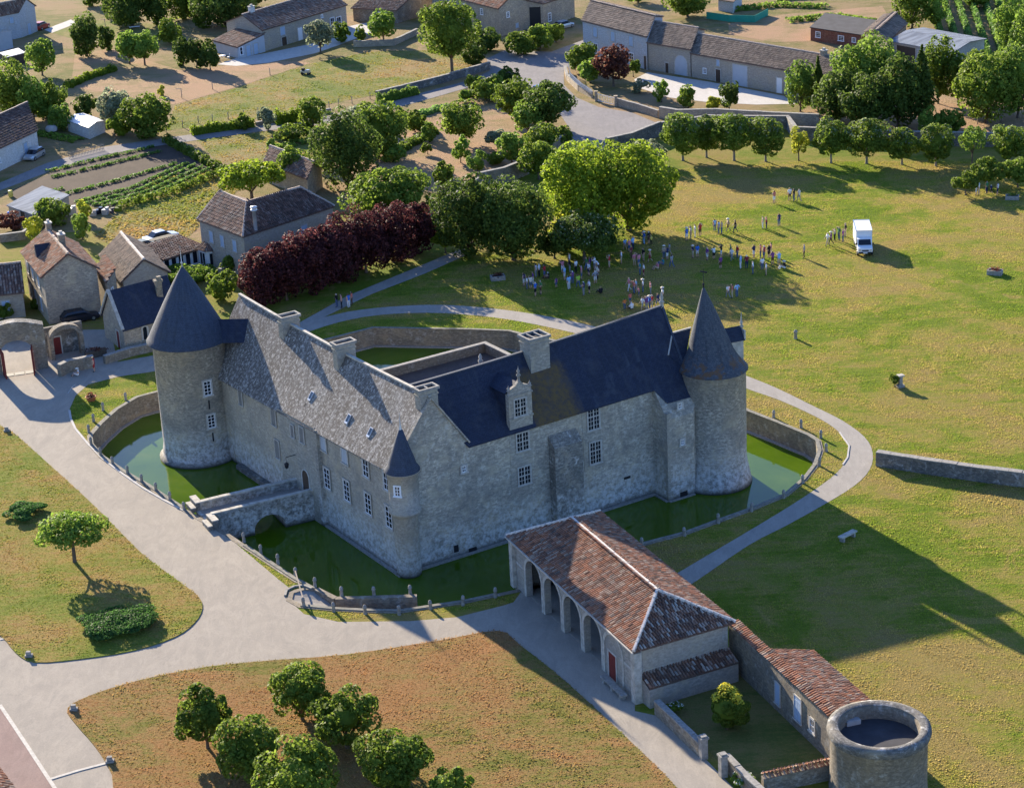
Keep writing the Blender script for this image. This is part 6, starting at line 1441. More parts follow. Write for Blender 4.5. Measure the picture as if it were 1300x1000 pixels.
# orchard and lane
for x, y, w, h, mt, lab, sh in (
    (588, 184, 54, 50, 'leaf_mid', 'round dark orchard tree in the middle of the dry orchard', 'round'), (585, 207, 20, 32, 'leaf_lime', 'thin pale sapling in the dry orchard', 'column'), (606, 219, 24, 26, 'leaf_lime', 'small bushy sapling at the lower end of the orchard', 'round'),
    (545, 181, 20, 22, 'leaf_lime', 'small lime green bush left of the round orchard tree', 'round'), (527, 168, 26, 26, 'leaf_mid', 'small green bush by the garden strip in the orchard', 'round'), (543, 196, 14, 14, 'leaf_mid', 'tiny round bush in the dry orchard grass', 'round'),
    (500, 205, 34, 20, 'leaf_lime', 'pale bush at the left end of the orchard', 'round'), (460, 165, 50, 26, 'leaf_grey', 'grey green bush mass beside the lane', 'round'),
    (626, 208, 30, 12, 'leaf_mid', 'low bush on the dry orchard slope', 'round'), (650, 210, 36, 38, 'leaf_lime', 'bushy lime green tree above the sunlit stone wall', 'round'), (684, 228, 50, 44, 'leaf_mid', 'green shrub mass against the sunlit stone wall', 'round'),
    (690, 202, 40, 42, 'leaf_mid', 'green tree right above the sunlit stone wall', 'round'), (713, 190, 28, 26, 'leaf_mid', 'small green shrub at the road bend', 'round'), (655, 152, 52, 48, 'leaf_mid', 'green tree at the orchard top beside the road', 'round'),
    (696, 166, 62, 56, 'leaf_dark', 'dark round tree beside the road near the white van', 'round'), (671, 174, 40, 40, 'leaf_lime', 'olive green tree left of the dark roadside tree', 'round'), (702, 178, 18, 18, 'leaf_grey', 'white flowering bush under the dark roadside tree', 'round'),
    (601, 118, 22, 22, 'leaf_mid', 'small dark bush at the upper end of the orchard', 'round'), (622, 128, 44, 28, 'leaf_mid', 'yellow green shrub below the crossroads', 'round'), (645, 118, 30, 30, 'leaf_dark', 'dark spiky shrub below the crossroads', 'round'), (592, 130, 20, 18, 'leaf_lime', 'small lime bush in the orchard strip', 'round'),
    (820, 210, 46, 28, 'leaf_grey', 'grey green bush at the end of the road wall', 'round'), (672, 190, 20, 22, 'leaf_yellow', 'small yellowing bush on the orchard slope', 'round'), (632, 190, 34, 22, 'leaf_grey', 'spreading grey shrub in the dry orchard', 'dome'),
    (574, 92, 72, 80, 'leaf_mid', 'large walnut tree at the corner of the village lane', 'round'), (603, 82, 32, 30, 'leaf_dark', 'dark bush right of the large walnut tree', 'round'), (487, 56, 36, 40, 'leaf_lime', 'round lime green tree on the lawn by the barn', 'round'),
    (434, 54, 22, 24, 'leaf_mid', 'small round tree at the terrace end of the long house', 'round'), (407, 68, 34, 38, 'leaf_grey', 'olive grey tree on a bare trunk before the long house', 'round'), (459, 54, 16, 18, 'leaf_mid', 'small green bush by the low wall', 'round'), (545, 36, 26, 24, 'leaf_dark', 'dark shrub against the tall stone house', 'round'),
    (616, 64, 40, 26, 'leaf_dark', 'dark shrub mass below the tall stone house', 'round'), (661, 70, 40, 26, 'leaf_mid', 'roadside hedge bush, left of three', 'round'), (686, 63, 38, 28, 'leaf_mid', 'roadside hedge bush, middle of three', 'round'), (706, 54, 24, 22, 'leaf_mid', 'roadside hedge bush, right of three', 'round'),
    (740, 92, 38, 34, 'leaf_mid', 'green shrub at the left corner of the blue house', 'round'), (749, 106, 28, 28, 'leaf_lime', 'bright shrub inside the curved garden wall', 'round'), (779, 110, 44, 46, 'leaf_red', 'dark red leaved tree before the blue house', 'round'), (804, 98, 16, 22, 'leaf_mid', 'small shrub at the right corner of the blue house', 'round'), (812, 118, 22, 16, 'leaf_grey', 'grey shrub by the garden gate', 'round'),
    (840, 130, 18, 26, 'leaf_lime', 'slim pale young tree on the white yard', 'column'), (874, 137, 26, 24, 'leaf_mid', 'small round tree behind the pale yard wall', 'round'), (903, 139, 24, 16, 'leaf_yellow', 'yellow green bush behind the pale yard wall', 'round'), (926, 140, 24, 36, 'leaf_dark', 'upright dark tree behind the pale yard wall', 'round'), (962, 106, 10, 18, 'leaf_mid', 'narrow climbing plant on the long barn', 'column'), (993, 112, 16, 16, 'leaf_mid', 'small bush at the foot of the long barn', 'round')):
    tree(x, y, w, h, mt, lab, sh, .22 if h > 36 else .08, cat='tree' if h > 29 else 'shrub', name='tree' if h > 29 else 'shrub')
# copse at the top right
for x, y, w, h, mt, lab, sh in (
    (1016, 142, 37, 60, 'leaf_lime', 'bright oval tree left of the dark copse', 'round'), (1038, 140, 24, 62, 'leaf_dark', 'slim dark conifer at the left of the copse', 'cone'), (1099, 140, 80, 86, 'leaf_lime', 'big domed grey green tree crowning the copse', 'round'), (1062, 158, 52, 62, 'leaf_dark', 'dark tree at the left foot of the domed tree', 'round'),
    (1100, 166, 72, 66, 'leaf_dark', 'dark tree in front of the big domed tree', 'round'), (1140, 164, 58, 84, 'leaf_dark', 'dark spreading cedar right of the domed tree', 'round'), (1168, 160, 46, 92, 'leaf_dark', 'tall dark conifer in the middle of the copse', 'cone'), (1191, 132, 38, 80, 'leaf_mid', 'round topped tree before the metal roofed barn', 'round'),
    (1216, 134, 34, 64, 'leaf_mid', 'narrow green tree right of the metal barn', 'round'), (1238, 130, 38, 60, 'leaf_mid', 'round green tree in the right part of the copse', 'round'), (1252, 156, 80, 76, 'leaf_mid', 'broad olive tree at the right of the copse', 'round'), (1292, 150, 56, 88, 'leaf_lime', 'bright tall tree at the right edge of the copse', 'round'),
    (1280, 82, 30, 84, 'leaf_lime', 'tall bright poplar at the top right', 'column'), (1298, 90, 30, 70, 'leaf_lime', 'bright poplar cut by the right edge', 'column'), (1158, 36, 46, 56, 'leaf_mid', 'bushy tree behind the metal roofed barn', 'round'), (1187, 36, 26, 44, 'leaf_lime', 'slim bright tree behind the metal roofed barn', 'column'), (873, 22, 54, 34, 'leaf_mid', 'broad shrub at the top edge above the barns', 'round'),
    (810, 4, 30, 20, 'leaf_lime', 'bush at the top edge left of the barns', 'round'), (1205, 172, 40, 30, 'leaf_mid', 'low bush at the foot of the copse', 'round'), (1180, 175, 24, 36, 'leaf_lime', 'thin yellow green sapling at the copse foot', 'column'), (1240, 10, 40, 24, 'leaf_mid', 'bush beside the vineyard at the top', 'round')):
    tree(x, y, w, h, mt, lab, sh, .12, cat='tree' if h > 29 else 'shrub', name='tree' if h > 29 else 'shrub')
# upper left gardens
for x, y, w, h, mt, lab, sh in (
    (111, 72, 38, 50, 'leaf_dark', 'large dark clipped evergreen left of the dry garden', 'round'), (137, 64, 22, 28, 'leaf_dark', 'smaller dark clipped evergreen beside the large one', 'round'), (217, 56, 30, 30, 'leaf_mid', 'round green bush below the dark tree belt', 'round'),
    (233, 84, 24, 34, 'leaf_dark', 'clipped dark evergreen, left of three by the annex', 'round'), (250, 87, 24, 34, 'leaf_dark', 'clipped dark evergreen, middle of three by the annex', 'round'), (267, 89, 25, 36, 'leaf_dark', 'clipped dark evergreen, right of three by the annex', 'round'),
    (165, 82, 32, 36, 'leaf_lime', 'small fruit tree, left of a pair on the dry garden', 'round'), (184, 83, 38, 40, 'leaf_lime', 'small fruit tree, right of a pair on the dry garden', 'round'), (54, 96, 36, 42, 'leaf_lime', 'bright round tree on a thin trunk by the open shed', 'round'),
    (18, 150, 46, 66, 'leaf_mid', 'loose feathery tree at the left edge behind the white house', 'round'), (44, 154, 38, 52, 'leaf_lime', 'loose feathery tree second from the left edge', 'round'), (70, 150, 26, 46, 'leaf_mid', 'slim dark evergreen left of the white shed', 'column'), (80, 166, 32, 32, 'leaf_lime', 'bushy yellow green shrub left of the white shed', 'round'),
    (110, 148, 32, 24, 'leaf_dark', 'dark shrub behind the white metal shed', 'round'), (146, 162, 42, 44, 'leaf_grey', 'pale grey olive tree right of the white shed', 'round'), (188, 174, 66, 48, 'leaf_mid', 'large round yellow topped bush by the lane', 'round'), (152, 172, 34, 22, 'leaf_bright', 'bright low shrub between shed and lane bush', 'round'), (205, 122, 10, 13, 'leaf_yellow', 'tiny yellow bush on the bare garden earth', 'round'),
    (60, 150, 40, 20, 'leaf_lime', 'low green undergrowth behind the white house', 'round'), (10, 130, 40, 30, 'leaf_mid', 'bush at the left edge below the open shed', 'round'), (118, 8, 24, 22, 'leaf_mid', 'green tree at the top edge, leftmost of the belt', 'round'), (142, 22, 26, 34, 'leaf_dark', 'dark tree of the belt with a bare trunk', 'round'), (168, 34, 58, 50, 'leaf_dark', 'big dark tree in the belt at the top edge', 'round'), (199, 32, 32, 40, 'leaf_dark', 'dark tree right of the big one in the belt', 'round'),
    (234, 24, 52, 44, 'leaf_mid', 'lighter green tree in the belt at the top edge', 'round'), (287, 34, 78, 56, 'leaf_dark', 'broad dark tree behind the long house', 'round'), (258, 36, 24, 22, 'leaf_mid', 'small bush at the foot of the tree belt', 'round'), (318, 10, 50, 30, 'leaf_dark', 'dark tree rising behind the long house roof', 'round'),
    (69, 286, 42, 34, 'leaf_mid', 'round green tree behind the gatehouse roof', 'round'), (105, 304, 22, 34, 'leaf_lime', 'tall lime green shrub right of the gatehouse roof', 'round'), (108, 282, 20, 24, 'leaf_yellow', 'yellowish shrub by the junk heap behind the gatehouse', 'round'), (44, 308, 24, 30, 'leaf_yellow', 'yellow green shrub left of the gatehouse roof', 'round'), (17, 292, 36, 20, 'leaf_red', 'rust coloured bush below the metal roofed shed', 'round'),
    (238, 356, 62, 15, 'leaf_lime', 'leafy vine mass in front of the glazed veranda', 'round'), (284, 380, 40, 34, 'leaf_mid', 'green shrub wedged between round tower and garden wall', 'round'), (292, 352, 30, 26, 'leaf_mid', 'climbing wisteria at the sunroom corner', 'round'), (303, 352, 16, 40, 'leaf_mid', 'small standard tree at the hipped house corner', 'vase'), (5, 405, 24, 22, 'leaf_mid', 'dark green shrub in the cottage yard', 'round'), (47, 392, 14, 16, 'leaf_mid', 'small plant beside the gatehouse steps', 'round'),
    (340, 165, 24, 28, 'leaf_grey', 'pale round bush in the hedge along the lane', 'round'), (398, 162, 34, 34, 'leaf_mid', 'dark bush with pale top at the lane hedge end', 'round'), (312, 165, 20, 20, 'leaf_mid', 'green bush breaking the vine hedge by the lane', 'round'), (372, 178, 40, 18, 'leaf_mid', 'spreading shrub below the lane hedge', 'round'), (347, 200, 14, 22, 'leaf_lime', 'slim sapling on the garden lawn above the outbuilding', 'column'), (412, 215, 26, 22, 'leaf_mid', 'green shrub left of the tall dark evergreen', 'round')):
    tree(x, y, w, h, mt, lab, sh, .2 if (mt in ('leaf_lime', 'leaf_grey') and h > 34) else .06, cat='tree' if h > 29 else 'shrub', name='tree' if h > 29 else 'shrub')
hedge([(86, 112), (110, 101), (145, 90)], 1.1, 1.5, 'leaf_bright', 'long low bright green hedge across the dry garden')
hedge([(244, 172), (275, 167), (322, 161)], 1.4, 1.2, 'leaf_bright', 'vine hedge along the lane below the garden lawn')
hedge([(350, 158), (382, 154)], 1.9, 1.6, 'leaf_bright', 'taller bright vine hedge at the bend of the lane')
hedge([(212, 180), (240, 196), (275, 214), (300, 226)], 1.0, 1.2, 'leaf_mid', 'sloping hedge between the vegetable plot and the garden lawn')
hedge([(480, 132), (530, 120)], 1.5, 1.0, 'leaf_lime', 'trained vines along the lane below the shaded wall')
hedge([(520, 150), (570, 136)], .6, 2.2, 'leaf_crop', 'strip of green vegetables in the orchard')
hedge([(440, 168), (520, 152), (548, 170), (500, 196)], .9, 2.0, 'leaf_mid', 'rough green hedge at the left end of the orchard')
hedge([(30, 420), (55, 417)], .8, .8, 'leaf_mid', 'dark little hedge in the cottage yard')

# vegetable rows, vines
def rows(name, lines, hm, wm, mat, leaf):
    Vs = []
    for px in lines:
        pts = [flat(G(x, y, 0)) for x, y in px]
        for a, b in zip(pts, pts[1:]):
            L = (b - a).length; d = (b - a) / L; nn = Vector((-d.y, d.x, 0)); n = int(1.6 * L * (2 * hm + wm) / (leaf * leaf * .62))
            u = rng.uniform(0, L, n); keep = np.sin(u * 3.1 + a.x) + rng.normal(size=n) * .6 > -.7; u = u[keep]; n = len(u); th = rng.uniform(0, math.pi, n)
            y = np.cos(th) * wm / 2; z = np.abs(np.sin(th)) * hm * rng.uniform(.5, 1.1, n) + .04
            C = np.stack([a.x + d.x * u + nn.x * y, a.y + d.y * u + nn.y * y, z], 1); N = unit(rng.normal(size=(n, 3)) * .6 + np.array([0, 0, .7])); Vs.append(leaves(C, N, leaf))
    return quads_obj(name, np.concatenate(Vs), mat, kind='stuff')
rows('vegetable_rows', [[(58, 219), (120, 204), (196, 187)], [(66, 226), (130, 211), (205, 193)], [(84, 247), (150, 230), (225, 208)], [(62, 246), (80, 240)]], .35, .5, 'leaf_crop', .24)
rows('vegetable_rows', [[(95, 258), (165, 240), (238, 208)], [(106, 260), (175, 243), (248, 210)], [(118, 262), (185, 245), (258, 212)], [(130, 263), (195, 247), (268, 214)]], .3, .7, 'leaf_crop', .24)
rows('vegetable_rows', [[(150, 264), (215, 248), (288, 218)]], .9, 1.1, 'leaf_mid', .28)
rows('vineyard', [[(1190 + 17 * k, -25 + k), (1225 + 17 * k, 90 - 3 * k)] for k in range(-1, 10)], 1.2, .9, 'leaf_crop', .45)
rows('wild_growth', [[(930, 14), (985, 8), (1050, 10)], [(1000, 28), (1060, 22), (1110, 30)], [(1225, 90), (1300, 60)], [(985, 0), (1060, -4)]], .7, 3.0, 'leaf_lime', .4)
rows('wild_growth', [[(10, 165), (60, 172), (100, 180)], [(40, 130), (80, 135)], [(540, 285), (560, 300)], [(640, 110), (665, 130)], [(730, 75), (735, 85)], [(345, 190), (400, 178)]], .5, 2.2, 'leaf_lime', .32)

# ------------------------------------------------------------------ grass
def inpoly(X, Y, poly):
    ins = np.zeros(len(X), bool); n = len(poly)
    for k in range(n):
        x0, y0 = poly[k][0], poly[k][1]; x1, y1 = poly[(k + 1) % n][0], poly[(k + 1) % n][1]
        if y0 == y1: continue
        c = ((y0 <= Y) & (Y < y1)) | ((y1 <= Y) & (Y < y0)); ins ^= c & (X < x0 + (Y - y0) / (y1 - y0) * (x1 - x0))
    return ins
def gpoly(px): return [tuple(G(x, y, 0).xy) for x, y in px]
def tufts(name, region, dens, h, w, mat, excl, z=0.0):
    R_ = np.array(region); x0, y0 = R_.min(0); x1, y1 = R_.max(0); n = int((x1 - x0) * (y1 - y0) * dens)
    X, Y = rng.uniform(x0, x1, n), rng.uniform(y0, y1, n); k = inpoly(X, Y, region)
    for e in excl: k &= ~inpoly(X, Y, e)
    X, Y = X[k], Y[k]; n = len(X)
    patch = .55 + .45 * np.sin(X * .31 + 1.7 * np.sin(Y * .23)) * np.sin(Y * .37 + 1.3 * np.sin(X * .19)) + .35 * np.sin(X * 1.3 + Y * .9)
    hh = h * np.clip(rng.uniform(.35, 1.2, n) * (.6 + .5 * patch), .2, 1.6); ww = w * rng.uniform(.5, 1.3, n); a = rng.uniform(0, math.pi, n); t = np.stack([np.cos(a), np.sin(a), np.zeros(n)], 1); tl = rng.normal(size=(n, 2)) * .6
    C = np.stack([X, Y, np.full(n, z - .01)], 1); top = C + np.stack([tl[:, 0] * hh, tl[:, 1] * hh, hh], 1)
    V = np.empty((n, 4, 3)); V[:, 0] = C - t * ww[:, None] / 2; V[:, 1] = C + t * ww[:, None] / 2; V[:, 2] = top + t * ww[:, None] * .3; V[:, 3] = top - t * ww[:, None] * .3
    print(name, n); return quads_obj(name, V.reshape(-1, 3), mat, kind='stuff')
moat_g = [tuple(p.xy) for p in offset_loop(moat_xy, .45)]
drive_g, path_g = gpoly(DRIVE), gpoly(smooth_px(PATH_IN, False, 3) + smooth_px(PATH_OUT, False, 3))
hall_g = [tuple(hp(a, s, 0).xy) for a, s in ((-.2, -.2), (hl + 2.4, -.2), (hl + 2.4, hw_ + .2), (-.2, hw_ + .2))]
hpath_g = gpoly([(372, 414), (440, 376), (520, 343), (590, 314), (603, 319), (540, 347), (470, 374), (392, 412)])
ll_g, lf_g = gpoly(smooth_px(LAWN_L, True, 3)), gpoly(smooth_px(LAWN_F, True, 3))
tow_g = [(tq.x + TRr * math.cos(k * .4), tq.y + TRr * math.sin(k * .4)) for k in range(16)]
ob_g = [tuple(flat(p).xy) for p in (o0, o3, q2, q1)] if False else []
tufts('meadow_grass', gpoly([(395, 395), (600, 320), (700, 330), (860, 215), (1020, 205), (1310, 205), (1310, 640), (1310, 1010), (1180, 1010), (1090, 890), (960, 830), (850, 735), (640, 770), (400, 790), (80, 530), (110, 480), (210, 440)]), 76, .068, .1, 'meadow_blades', [moat_g, drive_g, path_g, hall_g, hpath_g, tow_g])
tufts('lawn_grass', ll_g, 38, .065, .14, 'left_blades', [], .09)
tufts('lawn_grass', lf_g, 38, .065, .14, 'dry_blades', [], .09)
tufts('garden_grass_blades', gpoly([(212, 166), (330, 150), (470, 122), (600, 94), (610, 76), (540, 64), (470, 66), (390, 82), (300, 112), (222, 134)]), 9, .12, .3, 'left_blades', [])
tufts('garden_grass_blades', gpoly([(250, 178), (400, 160), (430, 205), (330, 215), (275, 205)]) , 9, .14, .3, 'left_blades', [])
tufts('rough_grass', gpoly([(120, 300), (200, 225), (275, 215), (310, 235), (240, 300), (160, 322)]), 14, .2, .3, 'left_blades', [])
# ------------------------------------------------------------------ people
SK = {}
def pose_mesh(key, J, sit=False):
    """one skinned body per pose, grown from a skeleton; hands get five bent fingers"""
    order = ['pel', 'spi', 'che', 'nec', 'hea', 'top', 'shL', 'elL', 'wrL', 'haL', 'shR', 'elR', 'wrR', 'haR', 'hiL', 'knL', 'anL', 'toL', 'hiR', 'knR', 'anR', 'toR']
    E_ = [('pel', 'spi'), ('spi', 'che'), ('che', 'nec'), ('nec', 'hea'), ('hea', 'top')] + [(a + s, b + s) for s in 'LR' for a, b in (('sh', 'el'), ('el', 'wr'), ('wr', 'ha'), ('hi', 'kn'), ('kn', 'an'), ('an', 'to'))] + [('che', 'shL'), ('che', 'shR'), ('pel', 'hiL'), ('pel', 'hiR')]
    rad = dict(pel=.135, spi=.125, che=.15, nec=.055, hea=.1, top=.075, sh=.07, el=.045, wr=.034, ha=.036, hi=.095, kn=.06, an=.045, to=.04)
    me = bpy.data.meshes.new('skel'); me.from_pydata([J[k] for k in order], [(order.index(a), order.index(b)) for a, b in E_], [])
    o = bpy.data.objects.new('skel', me); col.objects.link(o)
    md = o.modifiers.new('s', 'SKIN'); md.use_smooth_shade = True
    for k, nm in enumerate(order):
        r = rad.get(nm, rad.get(nm[:2])); sv = me.skin_vertices[0].data[k]; sv.radius = (r * (1.15 if nm in ('che', 'spi', 'pel') else 1), r * (.8 if nm in ('che', 'spi', 'pel') else 1)); sv.use_root = nm == 'pel'
    sb = o.modifiers.new('b', 'SUBSURF'); sb.levels = 1; sb.render_levels = 1
    dg = bpy.context.evaluated_depsgraph_get(); ev = o.evaluated_get(dg); em = ev.to_mesh()
    V = [tuple(v.co) for v in em.vertices]; F = [tuple(p.vertices) for p in em.polygons]; ev.to_mesh_clear(); bpy.data.objects.remove(o)
    JV = {k: np.array(v) for k, v in J.items()}
    segs = [('nec', 'hea', 0), ('hea', 'top', 5), ('che', 'nec', 1), ('spi', 'che', 1), ('pel', 'spi', 1), ('che', 'shL', 1), ('che', 'shR', 1), ('pel', 'hiL', 2), ('pel', 'hiR', 2)] + [x for s in 'LR' for x in (('sh' + s, 'el' + s, 6), ('el' + s, 'wr' + s, 0), ('wr' + s, 'ha' + s, 0), ('hi' + s, 'kn' + s, 2), ('kn' + s, 'an' + s, 3), ('an' + s, 'to' + s, 4))]
    mi = []
    for f in F:
        c = np.mean([V[k] for k in f], 0); best = (9, 0)
        for a, b, m_ in segs:
            A_, B_ = JV[a], JV[b]; d = B_ - A_; t = max(0, min(1, (c - A_) @ d / (d @ d))); ds = np.linalg.norm(c - A_ - d * t)
            if ds < best[0]: best = (ds, m_)
        m_ = best[1]; hd = JV['hea']
        if m_ in (0, 5) and np.linalg.norm(c - hd) < .17: m_ = 5 if (c[1] - hd[1] > .015 or c[2] - hd[2] > .07) else 0
        mi.append(m_)
    mb = MB(); i = mb.add(V)
    for f, m_ in zip(F, mi): mb.face([i + k for k in f], m_, True)
    for s in 'LR':                                             # fingers and thumb
        w, h = Vector(J['wr' + s]), Vector(J['ha' + s]); d = (h - w).normalized(); sd = d.cross(Vector((0, 1, 0))); sd = sd.normalized() if sd.length > .1 else Vector((1, 0, 0)); dn = Vector((0, -1, 0))
        for q, ln in zip((-1.5, -.5, .5, 1.5), (.07, .085, .08, .06)):
            p0 = h + sd * q * .017; mb.tube([p0, p0 + d * ln * .6, p0 + d * ln + dn * .025], [.0095, .009, .007], 5, 0)
        p0 = w.lerp(h, .5) - sd * .03; mb.tube([p0, p0 - sd * .03 + d * .03, p0 - sd * .03 + d * .07], [.011, .01, .008], 5, 0)
    hd = Vector(J['hea']); mb.tube([hd + Vector((0, -.09, .03)), hd + Vector((0, -.125, -.01))], [.012, .018], 5, 0)    # nose
    for x in (-1, 1):
        mb.box(hd + Vector((x * .1, .0, .0)), (.02, .035, .055), 0, 0); mb.box(hd + Vector((x * .035, -.098, .025)), (.022, .012, .014), 0, 5)
    mb.box(hd + Vector((0, -.094, -.045)), (.045, .014, .012), 0, 7)
    ob_ = mb.build('body', ['skin', 'shirt_white', 'short_navy', 'skin', 'shoe', 'hair_brown', 'shirt_white', 'lip']); m_ = ob_.data; bpy.data.objects.remove(ob_); return m_
reg('skin', (.48, .3, .22), .6, .06, 8); reg('shoe', (.06, .05, .05), .7); reg('lip', (.32, .12, .1), .6)
CL = dict(white=(.75, .75, .75), navy=(.02, .03, .09), black=(.015, .015, .018), red=(.4, .03, .03), blue=(.03, .14, .5), sky=(.25, .45, .7), pink=(.6, .22, .25), lime=(.3, .5, .06), green=(.06, .2, .08), beige=(.5, .42, .3), grey=(.25, .26, .28), brown=(.12, .07, .045), orange=(.6, .18, .04), purple=(.15, .05, .2), maroon=(.18, .025, .04), teal=(.04, .25, .28), yellow=(.6, .5, .08), cream=(.65, .6, .5), denim=(.08, .13, .25), coral=(.6, .16, .12))
for k_, v_ in CL.items(): reg('shirt_' + k_, v_, .85, .08, 6); reg('short_' + k_, tuple(c * .9 for c in v_), .85, .08, 6)
HR = dict(brown=(.06, .035, .02), black=(.012, .01, .01), grey=(.35, .34, .33), blond=(.4, .28, .12), white=(.6, .6, .58))
for k_, v_ in HR.items(): reg('hair_' + k_, v_, .7, .15, 10)
def std(**kw):
    J = dict(pel=(0, 0, .93), spi=(0, 0, 1.1), che=(0, .01, 1.31), nec=(0, .0, 1.47), hea=(0, -.015, 1.59), top=(0, -.01, 1.66), shL=(.18, .01, 1.4), elL=(.23, .03, 1.13), wrL=(.24, -.04, .9), haL=(.24, -.06, .83), shR=(-.18, .01, 1.4), elR=(-.23, .03, 1.13), wrR=(-.24, -.04, .9), haR=(-.24, -.06, .83),
             hiL=(.09, 0, .86), knL=(.1, -.015, .49), anL=(.1, .02, .09), toL=(.11, -.13, .04), hiR=(-.09, 0, .86), knR=(-.1, -.015, .49), anR=(-.1, .02, .09), toR=(-.11, -.13, .04))
    J.update(kw); return J
POSES = {
 'standing': std(),
 'hands on hips': std(elL=(.38, .06, 1.14), wrL=(.21, -.06, .98), haL=(.15, -.1, .97), elR=(-.38, .06, 1.14), wrR=(-.21, -.06, .98), haR=(-.15, -.1, .97)),
 'arms folded': std(elL=(.25, -.05, 1.15), wrL=(.04, -.2, 1.17), haL=(-.05, -.19, 1.2), elR=(-.25, -.05, 1.13), wrR=(-.04, -.22, 1.13), haR=(.06, -.21, 1.16)),
 'holding up a camera': std(elL=(.27, -.16, 1.25), wrL=(.1, -.24, 1.5), haL=(.06, -.22, 1.56), elR=(-.27, -.16, 1.25), wrR=(-.1, -.24, 1.5), haR=(-.06, -.22, 1.56)),
 'walking': std(knL=(.09, -.16, .52), anL=(.1, -.2, .12), toL=(.1, -.35, .08), knR=(-.09, .06, .5), anR=(-.1, .3, .16), toR=(-.1, .2, .04), elL=(.22, .12, 1.15), wrL=(.22, .14, .92), haL=(.22, .13, .85), elR=(-.22, -.08, 1.14), wrR=(-.2, -.22, .96), haR=(-.2, -.27, .9)),
 'shading the eyes': std(elR=(-.33, -.12, 1.46), wrR=(-.14, -.16, 1.62), haR=(-.06, -.14, 1.64)),
 'sitting': std(pel=(0, .1, .15), spi=(0, .08, .32), che=(0, .05, .53), nec=(0, .02, .69), hea=(0, 0, .81), top=(0, .005, .88), shL=(.18, .05, .62), elL=(.25, -.02, .38), wrL=(.16, -.22, .42), haL=(.12, -.28, .44), shR=(-.18, .05, .62), elR=(-.25, -.02, .38), wrR=(-.16, -.22, .42), haR=(-.12, -.28, .44), hiL=(.1, .02, .13), knL=(.15, -.36, .42), anL=(.12, -.55, .07), toL=(.12, -.7, .04), hiR=(-.1, .02, .13), knR=(-.15, -.36, .42), anR=(-.12, -.55, .07), toR=(-.12, -.7, .04)),
 'leaning forward': std(spi=(0, -.07, 1.08), che=(0, -.2, 1.24), nec=(0, -.3, 1.34), hea=(0, -.38, 1.42), top=(0, -.41, 1.49), shL=(.18, -.24, 1.3), elL=(.22, -.26, 1.03), wrL=(.16, -.3, .82), haL=(.14, -.32, .75), shR=(-.18, -.24, 1.3), elR=(-.22, -.26, 1.03), wrR=(-.16, -.3, .82), haR=(-.14, -.32, .75)),
}
PM = {k: pose_mesh(k, J) for k, J in POSES.items()}
hatm = MB(); hatm.lathe((0, 0), [(.2, 0), (.2, .015), (.115, .02), (.1, .1), (.02, .115)], 14, 0, True); _h = hatm.build('sun_hat', 'shirt_cream'); HAT = _h.data; bpy.data.objects.remove(_h)
SEEN = set()
def person(px, py, top, bot, legs, pose, hair, place, face=None, hgt=1.0, hat=False, group=None, sleeves=True):
    """feet on the ground at the surveyed spot"""
    g = flat(G(px, py, 0)); o = bpy.data.objects.new('person', PM[pose]); col.objects.link(o)
    o.location = (g.x, g.y, .0); o.rotation_euler = (0, 0, random.uniform(-math.pi, math.pi) if face is None else face); o.scale = (hgt * 1.14, hgt * 1.14, hgt)
    leg = dict(shorts='skin', trousers='short_' + bot, skirt='skin', jeans='short_denim')[legs]
    b_ = 'short_denim' if legs == 'jeans' else 'short_' + bot
    for k, mname in enumerate(['skin', 'shirt_' + top, b_, leg, 'shoe', 'hair_' + hair, 'shirt_' + top if sleeves else 'skin', 'lip']):
        s = o.material_slots[k]; s.link = 'OBJECT'; s.material = M(mname)
    botw = 'jeans' if legs == 'jeans' else bot + ' ' + legs
    who = '%s haired person' % hair if not hat else 'person in a pale sun hat,'
    if hgt < .8: who = '%s haired child' % hair
    lab = '%s, %s top, %s, %s %s' % (who.rstrip(','), top, botw, pose, place) if not hat else 'sun hatted person, %s top, %s, %s %s' % (top, botw, pose, place)
    if lab in SEEN: print('DUP', lab)
    if len(lab.split()) > 16: print('LONG', len(lab.split()), lab)
    SEEN.add(lab); tag(o, lab, 'person', group)
    if hat:
        h = bpy.data.objects.new('sun_hat', HAT); col.objects.link(h); h.parent = o; J = POSES[pose]; h.location = (0, J['hea'][1], J['hea'][2] + .07)
    return o
PAIR = []
def crowd(place, pts, group, seed, face=(1.2, .9)):
    r = random.Random(seed); used = set()
    tops = ['white', 'white', 'navy', 'sky', 'pink', 'black', 'grey', 'beige', 'white', 'red', 'teal', 'cream', 'blue', 'purple', 'green']; bots = ['navy', 'black', 'beige', 'grey', 'white', 'brown', 'denim']; legs = ['shorts', 'shorts', 'trousers', 'jeans', 'skirt', 'trousers']
    hairs = ['brown', 'brown', 'grey', 'black', 'blond', 'white']; poses = ['standing', 'standing', 'hands on hips', 'arms folded', 'holding up a camera', 'walking', 'shading the eyes']
    for p in pts:
        x, y = p[:2]; kw = p[2] if len(p) > 2 else {}
        for _ in range(60):
            t = kw.get('top') or r.choice(tops); b_ = kw.get('bot') or r.choice(bots); l = kw.get('legs') or r.choice(legs); ps = kw.get('pose') or r.choice(poses); h = kw.get('hair') or r.choice(hairs); hat = kw.get('hat', r.random() < .16)
            key = (t, b_ if l != 'jeans' else '', l, ps, '' if hat else h, hat)
            if key not in used: break
        used.add(key)
        person(x, y, t, b_, l, ps, h, place, r.uniform(face[0] - face[1], face[0] + face[1]) + math.pi, kw.get('hgt', r.uniform(.94, 1.06)), hat, group, r.random() < .75)
K = 220 / 1300.0
